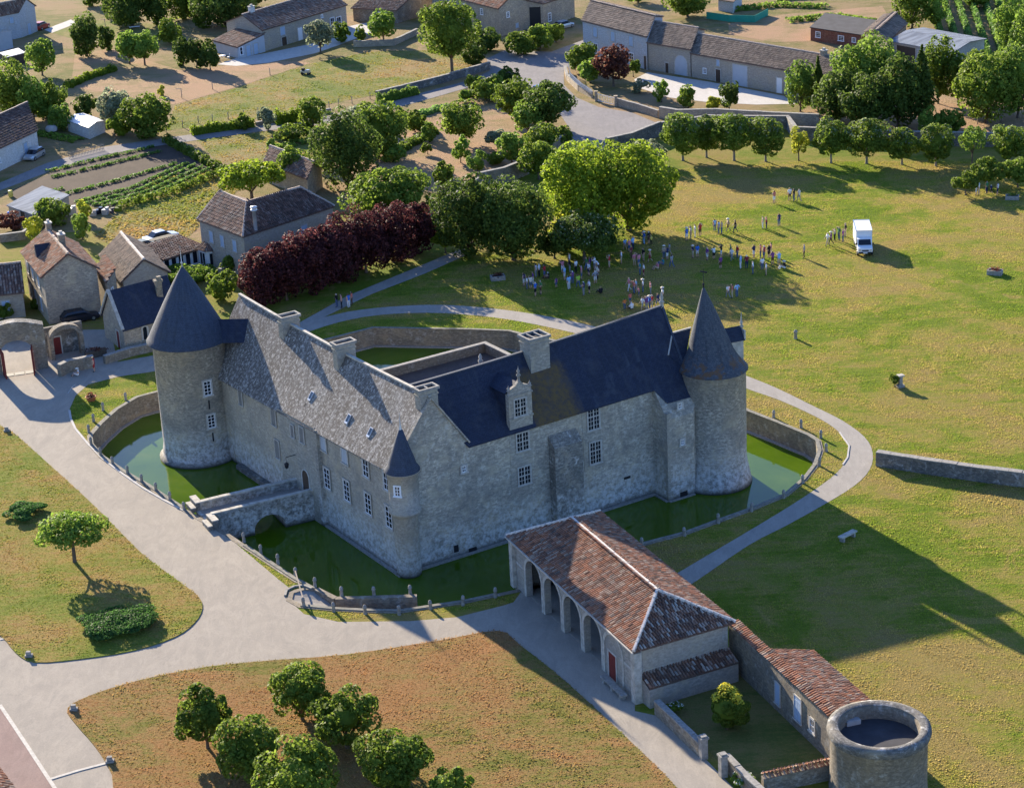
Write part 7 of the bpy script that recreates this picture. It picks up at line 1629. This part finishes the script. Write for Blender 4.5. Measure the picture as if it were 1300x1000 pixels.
def z1(lst): return [((x * K + 640), (y * K + 260)) + ((d,) if d else ()) for x, y, d in [(t + ({},))[:3] if len(t) == 2 else t for t in lst]]
GC = 'crowd gathered on the meadow'
crowd("at the crowd's left end", z1([(150, 612), (172, 634, dict(top='white')), (200, 630), (240, 545, dict(top='white')), (264, 540), (218, 600), (236, 686, dict(top='blue', bot='black', legs='shorts', pose='hands on hips')), (275, 672), (305, 552), (328, 556, dict(pose='sitting', top='black'))]), GC, 1)
crowd('in shade below the trees', z1([(392, 622, dict(hgt=.75)), (440, 512), (490, 465, dict(top='white')), (495, 512), (540, 512), (618, 495), (645, 493), (680, 495, dict(top='white')), (712, 508, dict(top='white', pose='leaning forward')), (790, 472, dict(top='red', bot='beige')), (880, 443, dict(top='white', bot='beige', pose='hands on hips'))]), GC, 2)
crowd('in the middle of the crowd', z1([(455, 566), (487, 637, dict(top='sky', bot='white', legs='trousers', pose='standing')), (515, 592), (558, 626, dict(top='lime', bot='black')), (582, 562), (598, 682, dict(top='navy', legs='trousers')), (635, 532, dict(top='white')), (640, 666, dict(top='white', bot='black', legs='shorts', pose='arms folded')), (685, 592), (700, 560), (725, 666, dict(top='black', pose='sitting'))]), GC, 3)
crowd("at the crowd's right end", z1([(908, 345), (940, 352), (966, 337), (955, 402, dict(top='maroon')), (980, 458, dict(top='pink')), (1012, 462), (1045, 423, dict(top='black')), (1095, 432, dict(top='coral', bot='maroon', legs='skirt')), (1020, 527), (1048, 537, dict(top='white', bot='maroon', legs='shorts')), (1050, 297, dict(top='blue', bot='sky', legs='trousers')), (1086, 292), (1105, 300, dict(top='yellow', hgt=.7)), (1150, 482, dict(pose='sitting', top='pink')), (1190, 452, dict(pose='sitting', top='teal')), (1200, 402), (1225, 412), (1258, 472, dict(top='grey')), (1240, 380)]), GC, 4)
crowd('beyond the main ridge', z1([(940, 652, dict(top='pink')), (975, 667, dict(top='coral')), (992, 660), (1042, 657, dict(top='white', bot='black')), (946, 742, dict(top='coral', hgt=.8)), (955, 787, dict(top='white', pose='sitting')), (905, 784, dict(top='orange', bot='brown', hgt=.78)), (1012, 692, dict(hgt=.72)), (1100, 672), (1190, 722), (1040, 792), (1070, 790), (1092, 782), (1112, 776), (1155, 768)]), GC, 5)
def z2(lst): q = 440 / 1300.0; return [((t[0] * q + 860), (t[1] * q + 200)) + ((t[2],) if len(t) > 2 else ()) for t in lst]
crowd('left of the truck cluster', z2([(35, 312), (50, 306), (66, 300), (85, 296)]), GC, 6)
crowd('in the truck side cluster', z2([(58, 377, dict(top='navy')), (75, 374, dict(top='blue')), (112, 386), (137, 382, dict(top='white')), (162, 417), (165, 376, dict(top='black')), (200, 372), (205, 388), (225, 377, dict(top='red')), (237, 418, dict(top='sky', bot='white')), (260, 417, dict(top='maroon')), (283, 437, dict(top='white')), (287, 377), (312, 377, dict(top='coral')), (325, 382, dict(top='red')), (343, 377, dict(top='black')), (351, 367), (381, 407, dict(top='sky', bot='beige')), (357, 402), (318, 422), (333, 442), (400, 417, dict(pose='sitting'))]), GC, 7)
crowd('in the upper meadow row', z2([(140, 277), (155, 287), (166, 287), (190, 277, dict(top='beige')), (217, 282, dict(top='black', legs='trousers'))]), GC, 8)
crowd('below the tree shadows', z2([(320, 267), (334, 267), (381, 257, dict(top='navy'))]), GC, 9)
crowd('near the tree shadows', z2([(363, 172, dict(top='coral')), (421, 162, dict(top='white')), (437, 163), (456, 167, dict(top='cream'))]), GC, 10)
crowd('alone left of the truck', z2([(475, 378, dict(top='grey', bot='brown', legs='trousers', pose='standing', hair='grey', hat=False))]), None, 11)
crowd('in the trio behind the spire', z2([(190, 527, dict(top='white')), (206, 527, dict(top='coral')), (223, 524, dict(top='sky'))]), GC, 12)
crowd('queuing beside the white truck', z2([(563, 332, dict(top='white')), (576, 327), (590, 312), (606, 310), (621, 317), (630, 297, dict(top='black'))]), 'people queuing at the truck', 13)
crowd('by the right edge shrubs', z2([(1120, 142, dict(top='white', bot='white')), (1130, 140, dict(top='white')), (1160, 137), (1176, 137, dict(hgt=.75)), (1200, 141, dict(top='white'))]), 'people by the dark shrubs', 14)
crowd('near the castle gate', [(99, 477, dict(top='white', bot='white', pose='sitting', hair='grey')), (120, 472, dict(top='red', bot='red', legs='shorts'))], None, 15)
crowd('by the purple trees', [(428, 390, dict(top='black')), (434, 391), (443, 391, dict(top='blue')), (447, 387, dict(top='coral'))], 'people on the hedge path', 16)
# ------------------------------------------------------------------ stone posts round the moat
pm = MB(); pm.lathe((0, 0), [(.17, -.1), (.15, .1), (.13, .5), (.17, .54), (.17, .6), (.13, .66), (.15, .74), (.08, .84), (.01, .87)], 10, 0)
_p = pm.build('stone_post', 'post_stone'); POST = _p.data; bpy.data.objects.remove(_p)
ORD = 'first second third fourth fifth sixth seventh eighth ninth tenth eleventh twelfth'.split()
def posts(px, label, group, h=1.0):
    for k_, (x, y) in enumerate(px):
        g = G(x, y, 0); o = bpy.data.objects.new('stone_post', POST); col.objects.link(o); o.location = (g.x, g.y, 0.02); o.scale = (1, 1, h * random.uniform(.92, 1.08)); o.rotation_euler = (random.uniform(-.05, .05), random.uniform(-.05, .05), random.random() * 6); tag(o, '%s, %s from the left' % (label, ORD[k_]), 'post', group)
posts([(113, 549), (116, 565), (119, 535), (128, 578), (131, 521), (143, 589), (160, 508), (162, 601), (180, 612), (198, 623), (216, 635), (234, 647)], 'grey stone post on the moat edge left of the bridge', 'posts left of the bridge')
posts([(310, 687), (331, 702), (353, 715), (375, 731), (400, 745)], 'grey stone post on the moat edge between bridge and ramp', 'posts between bridge and ramp')
posts([(434, 757), (475, 756), (521, 754)], 'small stone post on top of the brown ramp wall', 'posts on the ramp wall')
posts([(386, 770), (424, 776), (464, 779), (507, 780), (547, 773), (588, 768), (629, 758)], 'stone post on the grass along the near side of the ramp', 'posts along the ramp')
posts([(815, 694), (869, 680), (912, 664), (954, 649), (995, 632), (1019, 613)], 'shaded stone post on the near moat edge right of the hall', 'posts right of the hall')
posts([(982, 530), (1017, 543), (1040, 591), (1042, 556), (1049, 573)], 'sunlit stone post round the right end of the moat', 'posts at the right end of the moat')
p = G(375, 731, 0); q = G(386, 770, 0); m = MB(); m.beam((p.x, p.y, .62), (q.x, q.y, .62), .09, .09); o = m.build('barrier_bar', 'wood_grey'); tag(o, 'pale wooden bar closing the sunken ramp between two stone posts', 'barrier')
m = MB(); pts = [G(x, y, 0) for x, y in ((362, 757), (364, 750), (374, 745), (386, 744), (396, 748))]
for a, b in zip(pts, pts[1:]): m.beam((a.x, a.y, .06), (b.x, b.y, .06), .2, .2)
o = m.build('kerb', 'post_stone', None, 'structure')

# ------------------------------------------------------------------ vehicles
def car(px, py, az, paint, label, L=4.1, W=1.68, H=1.45, kind='hatch', glassm='glass', name='parked_car'):
    g = flat(G(px, py, 0)); t_ = thing(name, label, 'car', g); t_.rotation_euler = (0, 0, 0)
    cs, sn = math.cos(az), math.sin(az); T = lambda x, y, z: (g.x + x * cs - y * sn, g.y + x * sn + y * cs, z)
    def loft(m, secs, mi=0):                                    # sections: x, half width bottom, half width top, z0, z1
        rings = [m.add([T(x, -wb, z0), T(x, -wb * 1.02, z0 + (z1 - z0) * .55), T(x, -wt, z1), T(x, wt, z1), T(x, wb * 1.02, z0 + (z1 - z0) * .55), T(x, wb, z0)]) for x, wb, wt, z0, z1 in secs]
        for a, b in zip(rings, rings[1:]):
            for k in range(6): m.face((a + k, a + (k + 1) % 6, b + (k + 1) % 6, b + k)[::-1], mi)
        m.face([rings[0] + k for k in range(6)][::-1][::-1], mi); m.face([rings[-1] + k for k in range(6)][::-1], mi)
    w = W / 2; h = H
    m = MB(); loft(m, [(-L / 2, w * .88, w * .8, .35, h * .55), (-L * .46, w * .97, w * .9, .22, h * .62), (-L * .2, w, w * .93, .2, h * .64), (L * .15, w, w * .93, .2, h * .64), (L * .36, w * .97, w * .86, .2, h * .56), (L * .47, w * .92, w * .78, .22, h * .5), (L / 2, w * .82, w * .7, .34, h * .42)]); m.build('body', paint, t_)
    r0, r1 = (-L * .47, -L * .36) if kind != 'saloon' else (-L * .33, -L * .2)
    m = MB(); loft(m, [(r0, w * .86, w * .8, h * .6, h * .64), (r1, w * .86, w * .72, h * .6, h * .97), (-L * .05, w * .87, w * .74, h * .6, h), (L * .08, w * .87, w * .72, h * .6, h * .97), (L * .25, w * .84, w * .76, h * .58, h * .63)]); m.build('cabin_glass', glassm, t_)
    m = MB(); loft(m, [(r1 - .05, w * .735, w * .7, h * .95, h * .99), (-L * .05, w * .75, w * .7, h * .965, h * 1.015), (L * .085, w * .735, w * .68, h * .95, h * .985)]); m.build('roof', paint, t_)
    for x in (-L * .3, L * .31):
        for y in (-w * .93, w * .93):
            m = MB(); a, b = Vector(T(x, y - .1, .31)), Vector(T(x, y + .1, .31)); m.tube([a, b], [.31, .31], 14); wh = m.build('wheel', 'tyre', t_); m = MB(); m.tube([Vector(T(x, y - .106, .31)), Vector(T(x, y + .106, .31))], [.18, .18], 10); m.build('rim', 'chrome', wh)
    for y in (-w * .62, w * .62):
        m = MB(); m.box(T(L * .475, y, h * .43), (.12, .3, .14), az); m.build('headlight', 'white_paint', t_); m = MB(); m.box(T(-L * .49, y, h * .5), (.08, .26, .16), az); m.build('tail_light', 'door_red', t_)
    m = MB(); m.box(T(L * .485, 0, .36), (.1, W * .8, .14), az); m.build('bumper', 'tyre', t_)
    return t_
def pxaz(a, b): p, q = G(*a, 0), G(*b, 0); return math.atan2(q.y - p.y, q.x - p.x)
car(44, 201, pxaz((27, 209), (60, 191)) + math.pi, 'car_silver', 'silver hatchback parked along the white house wall')
car(102, 407, pxaz((80, 411), (125, 402)), 'car_dark', 'dark estate car parked at the foot of the gatehouse', L=4.4)
car(22, 428, pxaz((0, 432), (50, 424)), 'car_white', 'white car standing behind the great gate arch', H=1.55)
car(205, 306, pxaz((180, 313), (235, 299)), 'car_silver', 'long silver car on the dry grass behind the veranda', L=4.7, kind='saloon')
car(184, 318, pxaz((165, 322), (200, 312)), 'car_green', 'dull green car half hidden behind the barn roof', L=3.8)
car(716, 36, pxaz((700, 40), (735, 31)), 'car_silver', 'silver car by the hedge below the stone side wall', L=4.0)
car(694, 40, pxaz((680, 43), (705, 37)), 'car_dark', 'dark car by the hedge before the open barn bay', L=4.0)
car(53, 37, pxaz((40, 40), (66, 30)), 'car_red', 'red car beside the pale house at the top left', L=3.9)
car(692, 126, pxaz((672, 122), (712, 128)), 'van_white', 'white van roof showing above the roadside trees', L=4.8, W=1.9, H=2.1, name='parked_van')
# white truck on the meadow
g = flat(G(1096, 317, 0)); az = R(-95); cs, sn = math.cos(az), math.sin(az); T = lambda x, y, z: (g.x + x * cs - y * sn, g.y + x * sn + y * cs, z)
tk = thing('box_truck', 'small white box truck with queue of people, on the open meadow', 'truck', g)
m = MB(); m.box(T(-1.45, 0, 1.62), (4.5, 1.9, 2.0), az); bx_ = m.build('cargo_box', 'van_white', tk)
m = MB()
for y in (-.96, .96): m.beam(T(-3.7, y, 2.62), T(.78, y, 2.62), .07, .07)
for x in (-3.68, .78): m.beam(T(x, -.95, 2.625), T(x, .95, 2.625), .07, .07)
m.build('roof_edge', 'chrome', bx_)
m = MB(); m.box(T(-.4, 0, .52), (6.2, .9, .22), az); m.build('chassis', 'tyre', tk)
def prof_prism(m, prof, w0, mi=0):
    a = m.add([T(x, -w0, z) for x, z in prof]); b = m.add([T(x, w0, z) for x, z in prof]); n = len(prof)
    m.face([a + k for k in range(n)], mi); m.face([b + k for k in range(n)][::-1], mi)
    for k in range(n): m.face((a + k, b + k, b + (k + 1) % n, a + (k + 1) % n)[::-1] if False else (a + (k + 1) % n, b + (k + 1) % n, b + k, a + k), mi)
m = MB(); prof_prism(m, [(.85, .45), (2.75, .42), (2.8, .75), (2.7, 1.05), (1.95, 1.2), (1.5, 1.82), (.85, 1.86)], .86); m.build('cab', 'van_white', tk)
m = MB(); m.poly([T(1.985, -.76, 1.22), T(1.985, .76, 1.22), T(1.56, .7, 1.79), T(1.56, -.7, 1.79)]); ws = m.build('windscreen', 'glass', tk)
for y, s in ((-.868, 1), (.868, -1)):
    m = MB(); pts = [T(.98, y, 1.25), T(1.8, y, 1.22), T(1.5, y, 1.72), T(.98, y, 1.75)]; m.poly(pts if s > 0 else pts[::-1]); m.build('side_window', 'glass', tk)
    m = MB(); m.box(T(1.75, y * 1.15, 1.3), (.08, .2, .24), az); m.build('mirror', 'tyre', tk)
    m = MB(); m.box(T(2.765, y * .72, .82), (.1, .28, .16), az); m.build('headlight', 'chrome', tk)
    for x in (-2.3, 2.05):
        m = MB(); m.tube([Vector(T(x, y * .98 - .11, .34)), Vector(T(x, y * .98 + .11, .34))], [.34, .34], 14); wh = m.build('wheel', 'tyre', tk); m = MB(); m.tube([Vector(T(x, y * .98 - .118, .34)), Vector(T(x, y * .98 + .118, .34))], [.19, .19], 10); m.build('rim', 'chrome', wh)
m = MB(); m.box(T(2.8, 0, .5), (.12, 1.7, .2), az); m.build('bumper', 'tyre', tk); m = MB(); m.box(T(2.79, 0, .78), (.06, .8, .16), az); m.build('grille', 'iron', tk); m = MB(); m.box(T(2.87, 0, .5), (.02, .5, .11), az); m.build('number_plate', 'white_paint', tk)

# ------------------------------------------------------------------ things on the lawns
def trough(x, y, label, az, L=1.7, W=1.1, plant='leaf_red'):
    g = flat(G(x, y, 0)); t_ = thing('stone_trough', label, 'planter', g); c_, s_ = math.cos(az), math.sin(az); m = MB(); w = .16
    for ox, oy, a, b in ((0, W / 2 - w / 2, L, w), (0, -W / 2 + w / 2, L, w), (L / 2 - w / 2, 0, w, W - 2 * w - .004), (-L / 2 + w / 2, 0, w, W - 2 * w - .004)): m.box((g.x + ox * c_ - oy * s_, g.y + ox * s_ + oy * c_, .25), (a, b, .56), az)
    m.build('basin', 'post_stone', t_); m = MB(); m.box((g.x, g.y, .4), (L - 2 * w, W - 2 * w, .1), az); m.build('soil', 'compost', t_)
    n = 90; C = np.stack([g.x + rng.normal(size=n) * L * .2, g.y + rng.normal(size=n) * W * .2, rng.uniform(.42, .85, n)], 1); quads_obj('foliage', leaves(C, unit(rng.normal(size=(n, 3)) + np.array([0, 0, .5])), .16), plant, t_, g)
trough(1263, 348, 'stone trough with dark plants alone on the right meadow', R(-25)); trough(632, 355, 'stone trough with dark plants near the purple trees', R(10)); trough(1285, 253, 'stone trough beside the people at the right edge', R(-15), plant='leaf_mid')
g = flat(G(116, 508, 0)); t_ = thing('flower_tub', 'round terracotta tub of orange flowers on the grass by the gate', 'planter', g); m = MB(); m.lathe(g.xy, [(.42, 0), (.55, .42), (.6, .45), (.5, .46), (.45, .36)], 18); m.build('pot', 'terracotta', t_); m = MB(); m.poly([(g.x + .46 * math.cos(k * .5236), g.y + .46 * math.sin(k * .5236), .38) for k in range(12)]); m.build('soil', 'compost', t_)
n = 120; C = np.stack([g.x + rng.normal(size=n) * .2, g.y + rng.normal(size=n) * .2, rng.uniform(.4, .8, n)], 1); quads_obj('foliage', leaves(C, unit(rng.normal(size=(n, 3)) + np.array([0, 0, .6])), .14), 'leaf_red', t_, g)
g = flat(G(1143, 491, 0)); t_ = thing('stone_pedestal', 'pale capped stone pedestal standing alone on the meadow', 'pedestal', g); m = MB(); m.box((g.x, g.y, .12), (.7, .6, .26), .3); m.box((g.x, g.y, .7), (.36, .32, .95), .3); m.build('shaft', 'post_stone', t_); m = MB(); m.box((g.x, g.y, 1.24), (.62, .56, .14), .3); m.build('cap', 'pale_stone', t_)
shrub(1136, 491, 16, 14, 'leaf_mid', 'tiny dark plant at the foot of the pale stone pedestal', leaf=.16)
g = flat(G(1010, 430, 0)); m = MB(); m.lathe(g.xy, [(.2, -.05), (.17, .7), (.22, .74), (.22, .86), (.1, 1.02), (.01, 1.06)], 10); o = m.build('stone_post', 'post_stone'); tag(o, 'single short stone post alone on the meadow above the path', 'post')
a = pxaz((1066, 685), (1086, 675)); g = flat(G(1076, 684, 0)); t_ = thing('stone_bench', 'pale stone bench alone on the shaded right lawn', 'bench', g); m = MB(); m.box((g.x, g.y, .47), (2.0, .52, .13), a); m.build('seat', 'pale_stone', t_)
for s in (-.7, .7):
    m = MB(); m.box((g.x + s * math.cos(a), g.y + s * math.sin(a), .2), (.22, .44, .42), a); m.build('leg', 'post_stone', t_)
for x, y, lab in ((9, 548, 'small grey ground lamp at the top corner of the left lawn'), (37, 834, 'tiny dark ground lamp at the lower tip of the left lawn'), (94, 902, 'tiny dark ground lamp at the left tip of the front lawn'), (140, 968, 'tiny pale marker stone where the gutter meets the front lawn')):
    g = flat(G(x, y, 0)); m = MB(); m.prism([(g.x - .3, g.y - .22), (g.x + .3, g.y - .22), (g.x + .3, g.y + .22), (g.x - .3, g.y + .22)], 0.05, .25); m.prism([(g.x - .2, g.y - .14), (g.x + .2, g.y - .14), (g.x + .16, g.y + .12), (g.x - .16, g.y + .12)], .251, .55); o = m.build('ground_lamp' if 'lamp' in lab else 'marker_stone', 'post_stone'); tag(o, lab, 'lamp' if 'lamp' in lab else 'stone')
# garden bits in the village
g = flat(G(283, 76, 0)); t_ = thing('garden_table', 'white garden table on the terrace beside the annex', 'table', g); m = MB(); m.lathe(g.xy, [(.6, .7), (.6, .74), (.02, .75)], 16); m.build('table_top', 'white_paint', t_)
for k in range(4):
    m = MB(); x, y = g.x + .4 * math.cos(k * 1.57), g.y + .4 * math.sin(k * 1.57); m.tube([(x, y, 0), (x, y, .7)], .03, 6); m.build('leg', 'white_paint', t_)
for k, (dx, lab) in enumerate(((-1.0, 'white garden chair left of the terrace table'), (1.0, 'white garden chair right of the terrace table'))):
    c = g + Vector((dx, 0, 0)); t_ = thing('garden_chair', lab, 'chair', c); m = MB(); m.box((c.x, c.y, .44), (.46, .46, .05)); m.build('seat', 'white_paint', t_); m = MB(); m.box((c.x + (.22 if dx > 0 else -.22), c.y, .7), (.05, .46, .5)); m.build('backrest', 'white_paint', t_)
    for sx in (-.2, .2):
        for sy in (-.2, .2): m = MB(); m.tube([(c.x + sx, c.y + sy, 0), (c.x + sx, c.y + sy, .42)], .025, 6); m.build('leg', 'white_paint', t_)
g = flat(G(388, 95, 0)); t_ = thing('garden_mower', 'grey ride-on mower parked on the lawn edge', 'mower', g); m = MB(); m.box((g.x, g.y, .5), (1.5, .8, .35), -.4); m.box((g.x + .45, g.y - .2, .72), (.6, .6, .3), -.4); m.build('body', 'car_silver', t_); m = MB(); m.box((g.x - .35, g.y + .15, .85), (.45, .5, .5), -.4); m.build('seat', 'tyre', t_)
for sx, sy in ((-.55, -.2), (-.4, .55), (.5, -.55), (.65, .15)):
    m = MB(); m.tube([(g.x + sx, g.y + sy - .08, .25), (g.x + sx, g.y + sy + .08, .25)], .25, 10); m.build('wheel', 'tyre', t_)
def fposts(px, label, group, h=1.3, bar=False):
    px = sorted(px)
    for k_, (x, y) in enumerate(px):
        g = flat(G(x, y, 0)); m = MB(); m.tube([(g.x, g.y, -.1), (g.x, g.y, h)], .07, 6)
        if bar: m.beam((g.x - .8, g.y, h), (g.x + .1, g.y, h), .1, .08)
        tag(m.build('fence_post', 'wood_grey'), label if len(px) == 1 else '%s, %s from the left' % (label, ORD[k_]), 'post', group)
fposts([(270, 114), (343, 96)], 'thin wooden post between bare earth and garden lawn', 'posts on the garden boundary'); fposts([(231, 125)], 'post with a cross arm between bare earth and garden lawn', None, 1.6, True); fposts([(134, 36)], 'bird table post on the dry garden by the dark trees', None, 1.7, True)
fposts([(211, 168), (232, 162), (252, 157), (270, 155), (290, 152), (310, 149), (328, 146), (418, 138), (430, 135), (447, 132), (470, 126)], 'thin grey fence post along the upper edge of the village lane', 'fence posts along the lane', 1.2)
fposts([(1115, 156), (1156, 158), (1183, 160), (1241, 158), (1272, 156)], 'thin post of the wire fence below the dark copse', 'fence posts below the copse', 1.4)
# little iron fence by the vegetable plot
pA, pB = flat(G(88, 202, 0)), flat(G(132, 191, 0)); t_ = thing('garden_fence', 'grey slatted fence between the lane and the vegetable plot', 'fence', pA)
for k in range(24):
    q = pA.lerp(pB, k / 23); m = MB(); m.box((q.x, q.y, .55), (.07, .04, 1.1), .4); m.build('slat', 'wood_grey', t_)
m = MB(); m.beam(pA + Vector((0, .04, .85)), pB + Vector((0, .04, .85)), .04, .07); m.beam(pA + Vector((0, .04, .3)), pB + Vector((0, .04, .3)), .04, .07); m.build('rail', 'wood_grey', t_)
# white garden fence of the blue house
pts = [flat(G(x, y, 1.02)) for x, y in ((722, 88), (724, 99), (738, 112), (752, 121))]; t_ = thing('picket_fence', 'pale picket fence on top of the curved garden wall', 'fence', pts[0])
for a, b in zip(pts, pts[1:]):
    n = int((b - a).length / .35)
    for k in range(n): q = a.lerp(b, k / n); m = MB(); m.box((q.x, q.y, 1.5), (.07, .05, .8), 0); m.build('picket', 'shutter_grey', t_)
    m = MB(); m.beam(a + Vector((0, 0, 1.75)), b + Vector((0, 0, 1.75)), .05, .07); m.build('rail', 'shutter_grey', t_)
pA, pB = flat(G(757, 129, 0)), flat(G(782, 135, 0)); t_ = thing('garden_gate', 'pale bar gate between two pillars at the road bend', 'gate', pA)
for k in range(12):
    q = pA.lerp(pB, (k + .5) / 12); m = MB(); m.box((q.x, q.y, .7), (.06, .04, 1.2), 0); m.build('bar', 'white_paint', t_)
for z in (.2, 1.25): m = MB(); m.beam(pA + Vector((0, 0, z)), pB + Vector((0, 0, z)), .05, .08); m.build('rail', 'white_paint', t_)
for q in (pA, pB): m = MB(); m.box((q.x, q.y, .75), (.45, .45, 1.6)); m.box((q.x, q.y, 1.6), (.58, .58, .12)); m.build('pillar', 'village_stone', t_)
# green netting, barrels, junk, covers
m = MB(); pts = [flat(G(x, y, 0)) for x, y in ((897, 24), (925, 28), (958, 29), (975, 20))]
for a, b in zip(pts, pts[1:]): m.beam((a.x, a.y, .6), (b.x, b.y, .6), .06, 1.3)
o = m.build('netting', 'green_net'); tag(o, 'bright green windbreak netting at the top edge', 'netting')
for x, y, mt, lab in ((14, 250, 'flower_white' if False else 'plate_yellow', 'yellow barrel at the left end of the vegetable plot'), (13, 277, 'shirt_blue', 'blue barrel beside the metal roofed shed')):
    g = flat(G(x, y, 0)); m = MB(); m.lathe(g.xy, [(.3, 0), (.34, .2), (.34, .7), (.3, .9), (.05, .92)], 14, 0, True); tag(m.build('barrel', mt), lab, 'barrel')
g = flat(G(66, 170, 0)); t_ = thing('covered_trailer', 'pale covered trailer left of the white metal shed', 'trailer', g); m = MB(); m.lathe(g.xy, [(.9, .5), (.95, .9), (.7, 1.25), (.1, 1.4)], 12, 0, True); m.build('cover', 'concrete', t_)
for sx in (-.7, .7): m = MB(); m.tube([(g.x + sx - .08, g.y - .3, .28), (g.x + sx + .08, g.y - .3, .28)], .28, 10); m.build('wheel', 'tyre', t_)
jk = [(118, 274, .9, .6, .5, 'concrete', 'pale block on the junk heap by the yellowish shrub'), (126, 271, 1.2, .7, .6, 'car_dark', 'dark crate on the junk heap'), (134, 272, .8, .8, .7, 'zinc', 'metal box on the junk heap'), (141, 270, 1.0, .5, .4, 'weed_plastic', 'black bundle on the junk heap'), (150, 268, .9, .7, .5, 'leaf_mid', 'green tarpaulin bundle right of the junk heap'), (92, 272, 1.0, .8, .9, 'zinc', 'shiny metal drum stack beside the metal roofed shed'), (30, 290, .9, .7, .5, 'concrete', 'pale rubble block in front of the metal shed')]
for k, (x, y, a, b, c, mt, lab) in enumerate(jk):
    g = flat(G(x, y, 0)); m = MB(); m.box((g.x, g.y, c / 2), (a, b, c), k * .7); m.box((g.x + .25, g.y + .1, c + .12), (a * .5, b * .6, .25), k * 1.3); tag(m.build('junk_item', mt), lab, 'junk')
g = flat(G(171, 37, 0)); t_ = thing('garden_bench', 'pale garden bench in the shade of the dark tree belt', 'bench', g); m = MB(); m.box((g.x, g.y, .45), (2.0, .6, .08), .25); m.build('seat', 'white_paint', t_)
for s in (-.8, .8): m = MB(); m.box((g.x + s, g.y + s * .25, .21), (.1, .5, .42), .25); m.build('leg', 'wood_grey', t_)
# cottage yard furniture, bench by the red door
g = flat(G(22, 398, 0)); t_ = thing('garden_statue', 'dark garden fountain figure in the cottage yard', 'statue', g); m = MB(); m.lathe(g.xy, [(.5, 0), (.5, .3), (.2, .35), (.16, .9), (.4, 1.0), (.42, 1.1), (.12, 1.15), (.2, 1.5), (.1, 1.8), (.14, 1.95), (.02, 2.1)], 12); m.build('figure', 'iron', t_)
a = pxaz((112, 456), (132, 451)); g = flat(G(122, 453, 0)); t_ = thing('flower_box', 'long brown planter with reddish flowers by the chapel gable', 'planter', g); m = MB(); m.box((g.x, g.y, .4), (2.4, .5, .8), a); m.build('box', 'bark', t_); n = 120; C = np.stack([g.x + rng.normal(size=n) * .6, g.y + rng.normal(size=n) * .2, rng.uniform(.78, 1.1, n)], 1); quads_obj('foliage', leaves(C, unit(rng.normal(size=(n, 3)) + np.array([0, 0, .5])), .15), 'leaf_red', t_, g)
